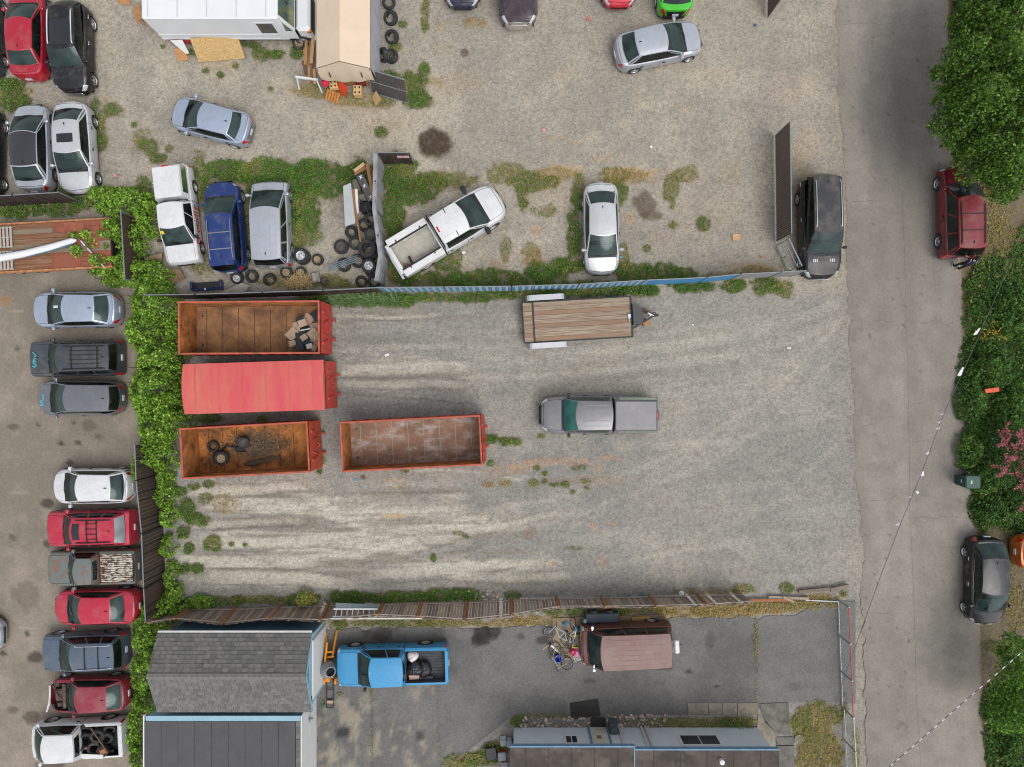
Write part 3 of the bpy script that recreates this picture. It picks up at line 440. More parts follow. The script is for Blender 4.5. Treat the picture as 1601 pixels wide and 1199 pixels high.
def ribbon(mb, pts, w, z, mi=0, sub=6, amp=.05, s=1):
    """thin ragged ribbon lying on the ground along photo-px points"""
    P = []
    for i in range(len(pts) - 1):
        for k in range(sub):
            t = k / sub; P.append((pts[i][0] * (1 - t) + pts[i + 1][0] * t, pts[i][1] * (1 - t) + pts[i + 1][1] * t))
    P.append(pts[-1]); W = [Vector((*g(*p), z)) + Vector((random.uniform(-amp, amp), random.uniform(-amp, amp), 0)) for p in P]
    vs = []; fs = []
    for i, p in enumerate(W):
        d = (W[min(i + 1, len(W) - 1)] - W[max(i - 1, 0)]).normalized(); q = Vector((-d.y, d.x, 0)) * w * random.uniform(.35, .8)
        vs += [p + q, p - q]
    for i in range(len(W) - 1): fs.append((2 * i, 2 * i + 1, 2 * i + 3, 2 * i + 2))
    mb.add(vs, fs, mi)
MCR = M('crack_dark', A(104, 98, 91), .95)
for pts in ([(1312, 38), (1350, 36), (1385, 38), (1400, 34)], [(1436, 24), (1455, 21), (1476, 24)], [(1455, 180), (1466, 192), (1462, 203)], [(1470, 195), (1482, 205)], [(1326, 317), (1370, 314), (1402, 316)], [(1410, 300), (1418, 560), (1424, 850), (1438, 1199)],
            [(1456, 500), (1480, 508), (1500, 500)], [(1330, 500), (1420, 503), (1450, 505)], [(1345, 667), (1365, 664)], [(1410, 692), (1430, 690), (1455, 689)], [(1345, 783), (1390, 781), (1400, 776)], [(1420, 810), (1445, 808), (1460, 810), (1500, 806)], [(1350, 958), (1380, 958), (1395, 959)]):
    mb = MB(); ribbon(mb, pts, .012, .009); mb.build('crack', MCR, road)
# concrete pads and walks by the house
MC = M('weathered_concrete', A(150, 142, 126), .9, var=.18, scale=1.2, bump=.3, bscale=40, col2=A(112, 104, 90), c2amt=.35, c2scale=2, fine=.2)
MC2 = M('dark_concrete', A(126, 122, 114), .9, var=.2, scale=1.5, bump=.3, col2=A(92, 88, 80), c2amt=.4, c2scale=2.5, fine=.2)
walk = tag(bpy.data.objects.new('concrete_walk', None), kind='structure'); COL.objects.link(walk)
def slab(px, mat, z0=-.05, z1=.03, name='slab', parent=walk):
    mb = MB(); mb.prism([g(*p) for p in px], z0, z1); return mb.build(name, mat, parent)
for a, b in ((1075, 1107), (1108.2, 1129), (1130.2, 1152), (1153.2, 1184)): slab([(a, 1099), (b, 1098), (b, 1116), (a, 1117)], MC)
slab([(1186, 1100), (1232, 1098), (1236, 1150), (1212, 1146), (1196, 1128)], MC2); slab([(1185, 1117), (1198, 1128), (1215, 1150), (1205, 1160), (1183, 1140)], MC)
slab([(1213, 1152), (1240, 1152), (1241, 1164), (1214, 1164)], MC2); slab([(1214, 1165.5), (1241, 1165.5), (1243, 1230), (1214, 1230)], MC2, z1=.05)

# ------------------------------------------------------------------ vegetation helpers
def leaves(name, C, size, colr, up=.55, nrm=None, aspect=.55, fold=True, mat=None, tilt=None):
    """many small leaf faces (two triangles each, folded) round points C (n,3)"""
    n = len(C); d = RNG.normal(size=(n, 3)); d[:, 2] = np.abs(d[:, 2]) * .5 + up * 1.6
    if nrm is not None: d = d + nrm * 1.2
    d /= np.linalg.norm(d, axis=1)[:, None]
    a = np.cross(d, RNG.normal(size=(n, 3))); a /= np.linalg.norm(a, axis=1)[:, None] + 1e-9; b = np.cross(d, a)
    s = (size * (.6 + .8 * RNG.random(n)))[:, None] if np.ndim(size) == 0 else (size * (.7 + .6 * RNG.random(n)))[:, None]
    V = np.stack([C - a * s * .5, C + b * s * aspect * .5 + d * s * .06, C + a * s * .5, C - b * s * aspect * .5 + d * s * .06], 1).reshape(-1, 3)
    i = np.arange(n) * 4; F = np.concatenate([np.stack([i, i + 2, i + 1], 1), np.stack([i, i + 3, i + 2], 1)])
    return np_mesh(name, V, F, mat or ML, np.repeat(colr, 4, 0))
def blades(name, P, length, width, colr, mat=None, droop=.55):
    n = len(P); t = RNG.random(n) * 2 * math.pi; lean = (.25 + .75 * RNG.random(n))
    L = (length * (.5 + RNG.random(n))); d = np.stack([np.cos(t) * lean, np.sin(t) * lean, np.sqrt(np.clip(1.15 - lean ** 2, .05, 1))], 1)
    q = np.stack([-np.sin(t), np.cos(t), np.zeros(n)], 1) * (width * (.6 + .8 * RNG.random(n)))[:, None]
    m = P + d * L[:, None] * .55; e = P + d * L[:, None] * np.array([1, 1, droop])
    V = np.stack([P - q * .6, P + q * .6, m + q, m - q, e], 1).reshape(-1, 3); i = np.arange(n) * 5
    F = np.concatenate([np.stack([i, i + 1, i + 2], 1), np.stack([i, i + 2, i + 3], 1), np.stack([i + 3, i + 2, i + 4], 1)])
    return np_mesh(name, V, F, mat or ML, np.repeat(colr, 5, 0))
ML = attr_mat('leaf_green', rough=.55, fine=0, bump=0, spec=.35, transl=.25)
G_DK, G_MD, G_LT, G_YL, G_DRY = (AV(44, 88, 24), AV(80, 134, 40), AV(118, 172, 60), AV(152, 176, 66), AV(196, 168, 108))
def mixc(*cw):
    s = sum(w for _, w in cw); return sum(c[None] * (w / s)[:, None] for c, w in cw)
# ------------------------------------------------------------------ vehicles
BLK = M('black_trim', (.012, .012, .013), .45, var=.2)
RUB = M('tyre_rubber', (.022, .022, .023), .85, var=.35, scale=6, bump=.3, bscale=30, col2=A(110, 100, 90), c2amt=.15, c2scale=3)
UND = M('underbody_dark', (.008, .008, .008), .9)
CHR = M('chrome', (.75, .75, .77), .15, 1.0, var=.05)
ALU = M('alloy_rim', (.55, .56, .58), .35, .8, var=.15)
STL = M('painted_steel_rim', (.32, .32, .31), .5, .5, var=.3)
HLG = M('headlight_lens', (.42, .44, .46), .12, coat=1, var=.15, scale=12)
RED = M('taillight_red', A(190, 20, 24), .15, coat=1, var=.25, scale=10)
AMB = M('amber_lens', A(220, 120, 30), .2, coat=1)
PLW = M('licence_plate_white', A(222, 224, 228), .4)
INT = M('interior_grey', A(96, 98, 96), .8, var=.3, scale=5)
DSH = M('dashboard_vinyl', A(70, 80, 78), .7, var=.3, scale=4)
GLW = glass_mat('windscreen_glass', (.45, .62, .58), film=(.10, .15, .14), amt=(.03, .3)); GLD = glass_mat('tinted_glass', (.07, .10, .10), amt=(.01, .05)); GLB = glass_mat('pale_filmed_glass', (.5, .6, .6), film=(.36, .42, .44), amt=(.5, .85))  # the last glass carries a strong pale diffuse film
MIR = M('mirror_plastic', (.02, .02, .022), .4)
def paint(name, rgb, metal=.0, rough=.35, coat=.5, dirt=.18, col2=None, c2amt=.0, c2scale=1.5, var=.05):
    c = A(*rgb)
    d = col2 if col2 else tuple(.6 * v + .4 * w for v, w in zip(c, A(170, 160, 140)))
    return M('paint_' + name, c, rough, metal, coat, var=var, scale=1.1, col2=d, c2amt=c2amt if col2 else dirt, c2scale=c2scale, c2edge=.2 if not col2 else .08, fine=.12, fscale=7)

WHEELS = {}
def wheel_meshes(style):
    if style in WHEELS: return WHEELS[style]
    t = MB(); t.lathe([(.205, -.09), (.285, -.105), (.32, -.09), (.335, -.05), (.335, .05), (.32, .09), (.285, .105), (.205, .09)], 20, axis='y')
    r = MB(); r.lathe([(.0, .055), (.045, .07), (.06, .04), (.17, .03 if style != 'steel' else .01), (.19, .07), (.21, .095), (.21, -.09)], 20, axis='y')
    if style != 'steel':
        r = MB(); r.lathe([(.185, .06), (.212, .096), (.212, -.09)], 20, axis='y'); r.lathe([(0, .085), (.05, .08), (.06, .05)], 10, axis='y')
        r.lathe([(0, .0), (.2, .0)], 16, 1, axis='y')
        for k in range(5 if style == 'five' else 7):
            a = 2 * math.pi * k / (5 if style == 'five' else 7); u = Vector((math.cos(a), 0, math.sin(a))); w = Vector((-u.z, 0, u.x))
            r.obox(u * .12 + Vector((0, .062, 0)), u * .085, w * .026, Vector((0, .012, 0)))
    WHEELS[style] = (t.mesh('wheel', RUB, 40), r.mesh('rim', [STL if style == 'steel' else ALU, BLK], 40)); return WHEELS[style]

def add_wheel(parent, x, y, side, r, style, wd=1.0):
    t, rm = wheel_meshes(style); s = r / .335
    o = put('wheel', t, parent, (x, y, r), (0, 0, 0 if side > 0 else math.pi), (s, wd, s)); put('rim', rm, o)

FRONT_W = [(0, .46), (.004, .56), (.01, .66), (.02, .755), (.035, .83), (.055, .89), (.08, .93), (.12, .965), (.18, .985), (.3, 1), (.7, 1), (.82, .985), (.89, .955), (.93, .915), (.96, .855), (.978, .785), (.99, .68), (.997, .57), (1, .48)]
BOX_W = [(0, .84), (.004, .92), (.012, .965), (.03, .985), (.08, .995), (.2, 1), (.8, 1), (.94, .995), (.98, .985), (.99, .97), (.996, .94), (1, .88)]

def vehicle(name, label, front, rear, W=1.8, H=1.45, kind='sedan', pm=None, group=None, cowl=.25, wst=.40, rend=.74, deck=.88, zn=.62, zh=.78, zc=.93, zb=.95, zd=.98,
            boxy=False, roofm=None, hoodm=None, lidm=None, bumpm=None, wheel='five', wr=.32, doors=2, sunroof=False, rails=None, bars=False, ribs=0, fin=True, rearlid=True, pillar=None,
            bed=None, bedm=None, bedz=.55, chrome=False, tint=None, roofw=.74, bulge=.21, rb=.15, spoiler=False, h0=.6, cat='car', mirror=None, rg=None, nohood=False, wiper=True, quarter=True, plate=True, handlem=None, meas=True):
    fx, fy = g(*front, h0); rx, ry = g(*rear, h0)
    L = math.hypot(fx - rx, fy - ry); rz = math.atan2(fy - ry, fx - rx)
    T = thing(name, label, cat, ((fx + rx) / 2, (fy + ry) / 2, 0), rz, group)
    X = lambda t: L * (.5 - t)
    if meas:        # the t values were read off the photograph: undo the outward lean of higher points
        def tr_(tm, h):
            qx, qy = g(front[0] + tm * (rear[0] - front[0]), front[1] + tm * (rear[1] - front[1]), h)
            return ((fx - qx) * (fx - rx) + (fy - qy) * (fy - ry)) / (L * L)
        cowl, wst, rend, deck = max(.02, tr_(cowl, zc)), tr_(wst, H - .05), min(.965, tr_(rend, H - .05)), min(.985, tr_(deck, zb))
        wst = max(wst, cowl + .03); rend = max(rend, wst + .1); deck = max(deck, rend + .012)
        if bed: bed = (max(deck + .012, tr_(bed[0], zb)), min(.988, tr_(bed[1], zb)))
    roofm = roofm or pm; hoodm = hoodm or pm; lidm = lidm or pm; bumpm = bumpm or pm; pillar = pillar or pm
    tint = tint or (GLW, GLD, GLW if kind == 'sedan' else GLD)
    wf, wb = .5 - (.185 if kind != 'pickup' else .155), None
    tw = [(.17 if not boxy else .16), (.80 if kind != 'pickup' else .79)]
    wt = BOX_W if boxy else FRONT_W
    width = lambda t: float(np.interp(t, [a for a, _ in wt], [b for _, b in wt])) * W / 2
    if kind == 'pickup': prof = [(0, zn - .12), (.006, zn), (.02, zh - .06), (.06, zh), (cowl, zc), (deck, zb), (bed[0], zb), (.985, zb), (.996, zb - .02), (1, zb - .1)]
    elif kind == 'sedan': prof = [(0, zn - .12), (.008, zn), (.03, zh - .05), (.08, zh), (.16, (zh + zc) / 2 + .02), (cowl, zc), (deck, zd), (.962, zd - .005), (.978, zd - .04), (.988, zd - .16), (1, .52)]
    else: prof = [(0, zn - .12), (.008, zn), (.03, zh - .05), (.08, zh), (.16, (zh + zc) / 2 + .02), (cowl, zc), (deck, zb), (.985, zb - .05), (.995, zb - .3), (1, .5)]
    ztop = lambda t: float(np.interp(t, [a for a, _ in prof], [b for _, b in prof]))
    R_ = wr * 1.16
    def zlow(t):
        z = .24
        for w_ in tw:
            d = abs(X(t) - X(w_))
            if d < R_: z = max(z, wr * .95 + math.sqrt(R_ * R_ - d * d))
        return z
    g1 = .004
    dA = cowl + .02; nD = doors; dEnd = min(deck - .03, rend + .02) if kind != 'pickup' else deck - .01
    cuts = [dA + (dEnd - dA) * k / nD for k in range(nD + 1)]
    h_st = .028 if not boxy else .016
    ts = set([0, .002, .004, .007, .0155, .035, .055, .87, .972, .982, .993, .998, .012, .02, h_st, h_st + .004, .045, .08, .12, .16, .2, cowl - .045, cowl - .026, cowl, .5, .6, .7, .85, .9, .93, .95, .965, .978, .985, .99, .995, 1, deck, deck + .03])
    for w_ in tw:
        for k in (-1.02, -.99, -.9, -.7, -.4, 0, .4, .7, .9, .99, 1.02): ts.add(round(w_ + k * R_ / L, 5))
    for c in cuts: ts.update((c - g1 / 2, c + g1 / 2))
    if kind == 'sedan': ts.update((deck + .014, .958, .962))
    if bed: ts.update((bed[0], bed[1], deck + .012, (deck + bed[0]) / 2))
    ts = sorted(t for t in ts if 0 <= t <= 1); tt = [ts[0]]
    for t in ts[1:]:
        if t - tt[-1] > .0009: tt.append(t)
    ts = tt
    grid = []
    for t in ts:
        w = width(t); zt = ztop(t); lo = zlow(t); cr = .05 * (W / 1.8) if not boxy else .03
        s = zt - (.17 if zt > .75 else .12); mid = max(lo + .01, min(s - .03, .62)); l2 = max(lo + .005, min(mid - .02, .38))
        if lo > s: s = lo + .03; mid = lo + .02; l2 = lo + .01
        grid.append([(0, zt + cr), (.35 * w, zt + .88 * cr), (.62 * w, zt + .6 * cr), (.80 * w, zt + .2 * cr), (.818 * w, zt + .16 * cr), (.90 * w, zt - .02), (.955 * w, zt - .065 if zt - .065 > s else s + .01),
                     (.985 * w, s), (1.0 * w, mid), (.99 * w, l2), (.955 * w, lo)])
    nc = 11; part = {}
    bf, br_ = (.27, .20) if not boxy else (.09, .03)
    if kind == 'pickup' and not boxy: bf, br_ = .16, .02
    def bow(t, y):      # nose and tail are curved in plan
        k = (y / (W / 2)) ** 2
        return -bf * k * max(0, 1 - t / .15) ** 1.5 + br_ * k * max(0, (t - .87) / .13) ** 1.5
    cwp = .045 if not boxy and kind != 'pickup' else .026
    def cell(i, j, sd, key):
        p = part.setdefault(key, (MB(), {})); mb, vid = p; ids = []
        for a, b in ((i, j), (i, j + 1), (i + 1, j + 1), (i + 1, j)):
            k = (a, b, sd)
            if k not in vid:
                y, z = grid[a][b]; vid[k] = len(mb.v); mb.v.append((X(ts[a]) + bow(ts[a], y), y * sd, z))
            ids.append(vid[k])
        if sd < 0: ids = ids[::-1]
        mb.f.append(tuple(ids)); mb.mi.append(0)
    for i in range(len(ts) - 1):
        t = (ts[i] + ts[i + 1]) / 2
        incab = cowl < t < deck
        inbed = bed and bed[0] < t < bed[1]
        hl = (.012 if boxy else .008) < t < (.03 if boxy else .065)
        tl = (.972 if not boxy else .978) < t < .997
        cut = any(abs(t - c) < g1 / 2 + 1e-6 for c in cuts)
        for j in range(nc - 1):
            for sd in (1, -1):
                key = 'body'
                if incab and j < 5: continue
                if inbed and j < 4: continue
                if j < 3:
                    if h_st < t < cowl: key = 'hood' if t < cowl - cwp else 'cowl_panel'
                    if ts[i] >= h_st - 1e-6 and ts[i + 1] <= h_st + .0045: key = 'gap'
                    if kind == 'sedan' and deck + .014 < t < .958: key = 'trunk_lid'
                    if kind == 'sedan' and (deck < t < deck + .014 or .958 < t < .962): key = 'gap'
                    if bed and deck < t < deck + .012: key = 'gap'
                    if t < .012 or t > .988: key = ('bumper', 0 if t < .5 else 1)
                elif j == 3:
                    if h_st < t < cowl: key = 'gap'
                    if kind == 'sedan' and deck < t < .962: key = 'gap'
                if bed and deck + .0 < t < (deck + bed[0]) / 2: key = 'gap'
                if j in (4, 5, 6) and hl: key = ('headlight', sd)
                if tl and j in ((5, 6, 7) if kind != 'pickup' else (6, 7)): key = ('taillight', sd)
                if (t < .012 or t > .992) and j >= 5 and not (isinstance(key, tuple) and key[0] != 'bumper'): key = ('bumper', 0 if t < .5 else 1)
                if cuts[0] < t < cuts[-1] and 6 <= j <= 8:
                    if cut: key = 'gap'
                    else:
                        k = max(q for q in range(nD) if t > cuts[q]); key = ('door', sd, k)
                elif cut and 6 <= j <= 8: key = 'gap'
                if nohood and key == 'hood': continue
                cell(i, j, sd, key)
    # end caps
    for idx, t in ((0, 0), (len(ts) - 1, 1)):
        mb, vid = part.setdefault(('bumper', t), (MB(), {})); ring = [(X(t) + bow(t, y), y, z) for y, z in grid[idx]] + [(X(t) + bow(t, y), -y, z) for y, z in grid[idx][:0:-1]]
        f = tuple(range(len(ring))); mb.add(ring, [f if t == 1 else f[::-1]])
    matof = {'body': pm, 'hood': hoodm, 'trunk_lid': lidm, 'gap': UND, 'cowl_panel': BLK, 'bumper': bumpm}
    names = {'gap': 'panel_gap'}
    for k, (mb, _) in part.items():
        if isinstance(k, tuple): nm = k[0]; mt = {'headlight': HLG, 'taillight': RED, 'door': pm, 'bumper': bumpm}[nm]
        else: nm = names.get(k, k); mt = matof[k]
        o = mb.build(nm, mt, T, 32)
        if nm == 'panel_gap': o['kind'] = 'stuff'
        if nm == 'door':
            m2 = MB(); x0 = X(cuts[k[2] + 1]) + .12; yy = width(.5) * k[1]
            m2.bbox(x0, x0 + .17, min(yy, yy + .035 * k[1]), max(yy, yy + .035 * k[1]), zb - .24, zb - .2, .008); m2.build('door_handle', handlem or (CHR if chrome else BLK), o)
    # greenhouse
    yr, zr = W / 2 * roofw, H - .07
    x0, x1, x2, x3 = X(cowl), X(wst) - .04, X(rend), X(deck)
    if boxy or kind == 'pickup': bulge, rb = bulge * .6, rb * .4
    ybf, ybr = .90 * width(cowl), .90 * width(min(deck, .97)); zf_, zr_ = ztop(cowl) - .02, ztop(deck) - .02
    yrr = yr * (.97 if kind != 'sedan' else .95)
    def top(u, s):      # roof surface: u front..rear, s -1..1
        y = (yr * (1 - u) + yrr * u); x = x1 * (1 - u) + x2 * u + .13 * (1 - s * s) * ((1 - u) - u * .6)
        crown = .07 * (1 - abs(s) ** 2.6); arch = .035 * (1 - (2 * u - 1) ** 2)
        return (x, y * s, zr + crown + arch - .012 * u)
    mb = MB(); mb.grid(lambda u, v: top(u, 1 - 2 * v), 10, 12)
    roof = mb.build('roof', roofm, T, 40)
    if ribs:
        mbr = MB()
        for k in range(ribs):
            s = -.72 + 1.44 * k / (ribs - 1)
            a, b = top(.16, s), top(.93, s); c_ = top(.5, s)
            for p, q in ((a, c_), (c_, b)): mbr.bar((p[0], p[1], p[2] + .004), (q[0], q[1], q[2] + .004), .03, .014)
        mbr.build('roof_rib', roofm, roof)
    if sunroof:
        mbs = MB(); su = sunroof if isinstance(sunroof, tuple) else (.12, .42, .62)
        mbs.grid(lambda u, v: tuple(np.add(top(su[0] + (su[1] - su[0]) * u, su[2] * (1 - 2 * v)), (0, 0, .006))), 4, 6); mbs.build('sunroof', M('sunroof_glass', (.01, .012, .014), .12, coat=.6, var=.3), roof, 40)
    def ws(u, v):       # windscreen: u across, v up
        s = 2 * u - 1; b = (x0 + bulge * (1 - s * s), ybf * s, zf_ + .02 + .04 * (1 - s * s)); t_ = top(0, s)
        k = math.sin(v * math.pi) * .025
        return tuple(b[i] * (1 - v) + t_[i] * v + (k if i != 1 else 0) for i in range(3))
    mb = MB(); mb.grid(lambda u, v: ws(u * .94 + .03, .04 + v * .92), 10, 4); wsd = mb.build('windshield', tint[0], T, 40)
    mb = MB()
    for a, b in ((0, .03), (.97, 1)): mb.grid(lambda u, v: ws(a + (b - a) * u, v), 1, 4)
    mb.grid(lambda u, v: ws(u * .94 + .03, .96 + v * .04), 10, 1); mb.build('windshield_frame', pillar, T, 40)
    mb = MB(); mb.grid(lambda u, v: ws(u * .94 + .03, v * .04), 10, 1); mb.build('windshield_seal', BLK, T)
    def rw(u, v):
        s = 1 - 2 * u; b = (x3 - rb * (1 - s * s), ybr * s, zr_ + .02 + .02 * (1 - s * s)); t_ = top(1, s); k = math.sin(v * math.pi) * .02
        return tuple(b[i] * (1 - v) + t_[i] * v + ((-k, 0, k)[i]) for i in range(3))
    lo_, hi_ = (.07, .93) if kind != 'pickup' else (.3, .85); rl, rr_ = ((.05, .95) if kind != 'pickup' else (.16, .84))
    if rg: lo_, hi_ = rg
    mb = MB(); mb.grid(lambda u, v: rw(rl + (rr_ - rl) * u, lo_ + v * (hi_ - lo_)), 10, 4); mb.build('rear_window', tint[2], T, 40)
    mb = MB()
    for a, b in ((0, rl), (rr_, 1)): mb.grid(lambda u, v: rw(a + (b - a) * u, v), 2, 4)
    for a, b in ((0, lo_), (hi_, 1)): mb.grid(lambda u, v: rw(rl + (rr_ - rl) * u, a + (b - a) * v), 10, 1)
    mb.build('rear_frame', pm, T, 40)
    # sides
    nW = nD + (1 if (quarter and kind in ('suv', 'van')) else 0)
    us = [.05 + .91 * k / nW for k in range(nW + 1)] if kind != 'sedan' else ([.04, .5, .93] if nD == 2 else [.04, .9])
    if kind == 'pickup': us = [.05, .93] if nD == 1 else [.05, .55, .93]
    if kind == 'suv' and nW == 3: us = [.04, .38, .68, .95]
    for sd in (1, -1):
        def sideS(u, v):
            bx = x0 * (1 - u) + x3 * u; by = (ybf * (1 - u) + ybr * u); bz = (zf_ * (1 - u) + zr_ * u) + .0
            bow = W * .018 * math.sin(u * math.pi); t_ = top(u, 1.0)
            k = math.sin(v * math.pi) * .03
            return (bx * (1 - v) + t_[0] * v, sd * ((by + bow) * (1 - v) + abs(t_[1]) * v + k), bz * (1 - v) + t_[2] * v)
        def gridS(mb, a, b, c, d, nu):
            if sd < 0: mb.grid(lambda u, v: sideS(a + (b - a) * u, d + (c - d) * v), nu, 3 if d - c > .3 else 1)
            else: mb.grid(lambda u, v: sideS(a + (b - a) * u, c + (d - c) * v), nu, 3 if d - c > .3 else 1)
        fr = MB(); gp = .022 if not boxy else .03
        gridS(fr, 0, us[0], 0, 1, 1); gridS(fr, us[-1], 1, 0, 1, 2)
        gridS(fr, us[0], us[-1], .9, 1, 8)
        fr.build('side_frame', pillar, T, 40)
        tr = MB(); gridS(tr, us[0], us[-1], 0, .07, 8); tr.build('window_trim', CHR if chrome else BLK, T, 40)
        for k in range(len(us) - 1):
            a, b = us[k] + (gp if k else 0), us[k + 1]
            w_ = MB(); gridS(w_, a, b, .07, .9, 4); w_.build('side_window', tint[1], T, 40)
            if k: pl = MB(); gridS(pl, us[k], us[k] + gp, .07, .9, 1); pl.build('door_pillar', BLK if not boxy else pillar, T)
        # mirror
        mx = MB(); mxx, my = X(cowl + .035), .94 * W / 2
        mx.bbox(mxx - .07, mxx + .07, min(my * sd + .03 * sd, my * sd + .2 * sd), max(my * sd + .03 * sd, my * sd + .2 * sd), zc + .02, zc + .16, .03); mx.box(mxx - .03, mxx + .03, min(.85 * my * sd, (my + .04) * sd), max(.85 * my * sd, (my + .04) * sd), zc + .03, zc + .07)
        mx.build('mirror', mirror or pm, T, 30)
    if wiper and not nohood:
        for s0, s1 in ((.25, .48), (.55, .80)):
            wp = MB(); p, q = Vector(ws(s0, .05)), Vector(ws(s1, .09)); o3 = Vector((.012, 0, .02)); wp.bar(p + o3, q + o3, .022, .015); wp.build('wiper', BLK, T)
    # rails, bars, fin, spoiler
    if rails:
        for s in (.86, -.86):
            rr = MB(); pts = [Vector(top(u, s)) + Vector((0, 0, .045 if 0 < k < 5 else -.01)) for k, u in enumerate((.08, .13, .35, .6, .88, .94))]
            rr.tube(pts, .028, 5); rr.build('roof_rail', rails, roof, 60)
        if bars:
            for u in (bars if isinstance(bars, tuple) else (.33, .66)):
                p, q = Vector(top(u, .86)) + Vector((0, 0, .06)), Vector(top(u, -.86)) + Vector((0, 0, .06)); rr = MB(); rr.bar(p, q, .05, .03); rr.build('roof_bar', rails if bars is not True else BLK, roof)
    if fin and kind in ('sedan', 'suv') :
        p = top(.88, 0); fb = MB(); fb.add([(p[0] + .09, -.02, p[2]), (p[0] + .09, .02, p[2]), (p[0] - .07, .03, p[2]), (p[0] - .07, -.03, p[2]), (p[0] - .05, 0, p[2] + .06)], [(0, 1, 4), (1, 2, 4), (2, 3, 4), (3, 0, 4)]); fb.build('aerial', BLK, roof)
    if spoiler:
        sb = MB(); p = top(1, 0); sb.bbox(p[0] - .16, p[0] + .04, -yrr * .93, yrr * .93, p[2] - .05, p[2] - .005, .015); sb.build('spoiler', roofm, T)
    # cabin interior
    ib = MB(); xa, xb = X(cowl) - .02, max(X(deck) + .05, -L / 2 + .25); yi = .86 * width(.5)
    ib.add([(xa, -yi, .5), (xa, yi, .5), (xb, yi, .5), (xb, -yi, .5), (xa, -yi, zc - .04), (xa, yi, zc - .04), (xb, yi, zb - .05), (xb, -yi, zb - .05)], [(3, 2, 1, 0), (0, 1, 5, 4), (1, 2, 6, 5), (2, 3, 7, 6), (3, 0, 4, 7)], 1)
    ib.add([(xa, -yi, zc - .03), (xa, yi, zc - .03), (xa - .42, yi, zc - .1), (xa - .42, -yi, zc - .1), (xa - .46, -yi, .6), (xa - .46, yi, .6)], [(0, 1, 2, 3)[::-1], (3, 2, 5, 4)[::-1]], 1)
    if kind == 'sedan': ib.add([(xb, -yi, zd - .06), (xb, yi, zd - .06), (xb + .45, yi, zd - .1), (xb + .45, -yi, zd - .1)], [(0, 1, 2, 3)], 1)
    sx = X(wst) - .28; rows = [sx] if kind == 'pickup' and doors == 1 else [sx, min(sx - .85, X(rend) + .35)]
    for r_, xx in enumerate(rows):
        for s in (1, -1):
            ib.bbox(xx - .05, xx + .45, min(s * .1, s * .6), max(s * .1, s * .6), .5, .68, .05, 0); yy0, yy1 = min(s * .1, s * .6), max(s * .1, s * .6)
            ib.add([(xx + .04, yy0, .64), (xx + .04, yy1, .64), (xx - .14, yy1 - .02, 1.12), (xx - .14, yy0 + .02, 1.12), (xx - .1, yy0, .62), (xx - .1, yy1, .62), (xx - .24, yy1 - .02, 1.1), (xx - .24, yy0 + .02, 1.1)], [(0, 1, 2, 3), (5, 4, 7, 6), (3, 2, 6, 7), (0, 3, 7, 4), (1, 5, 6, 2)], 0)
            ib.bbox(xx - .26, xx - .15, s * .35 - .12, s * .35 + .12, 1.12, 1.28, .03, 0)
    ib.tube([(X(wst) + .16, .36 + .18 * math.cos(a), .94 + .16 * math.sin(a)) for a in np.linspace(0, 2 * math.pi, 13)], .018, 5, 1)
    ib.build('interior', [INT, DSH], T)
    ub = MB(); ub.box(-L / 2 + .22, L / 2 - .25, -W * .40, W * .40, .13, .5); ub.build('underbody', UND, T)  # box shaped wide and low to deepen the shade beneath the car
    for w_ in tw:
        for s in (1, -1): add_wheel(T, X(w_), s * (W / 2 - .115), s, wr, wheel)
    gb = MB(); gb.bbox(L / 2 - .02, L / 2 + .012, -W * .24, W * .24, .42, zn - .08, .01); gb.build('grille', CHR if chrome else BLK, T)
    if plate:
        pb = MB(); pb.box(-L / 2 - .02, -L / 2 + .01, -.155, .155, .58, .73); pb.build('licence_plate', PLW, T)
    # pickup bed
    if bed:
        xa, xb = X(bed[0]), X(bed[1]); yi = .80 * W / 2; bm = bedm or BLK; z1 = zb + .005
        bb = MB(); bb.add([(xa, -yi, bedz), (xa, yi, bedz), (xb, yi, bedz), (xb, -yi, bedz), (xa, -yi, z1), (xa, yi, z1), (xb, yi, z1), (xb, -yi, z1)], [(3, 2, 1, 0), (0, 1, 5, 4), (1, 2, 6, 5), (2, 3, 7, 6), (3, 0, 4, 7)])
        for s in (1, -1): bb.bbox(X(tw[1]) - .4, X(tw[1]) + .4, min(s * yi, s * (yi - .18)), max(s * yi, s * (yi - .18)), bedz, bedz + .22, .04)
        for k in range(9):
            yy = -yi + .2 + (2 * yi - .4) * k / 8; bb.box(xb + .02, xa - .02, yy - .03, yy + .03, bedz, bedz + .018)
        bb.build('bed', bm, T)
        tg = MB(); tg.bbox(-L / 2 + .0, X(bed[1]) - .005, -W * .40, W * .40, .5, zb + .03, .02); tg.build('tailgate', lidm, T)
    return T, dict(bed=bed, cowl=cowl, X=X, top=top, L=L, W=W, zb=zb, ws=ws, roof=roof, width=width, ztop=ztop, rz=rz)

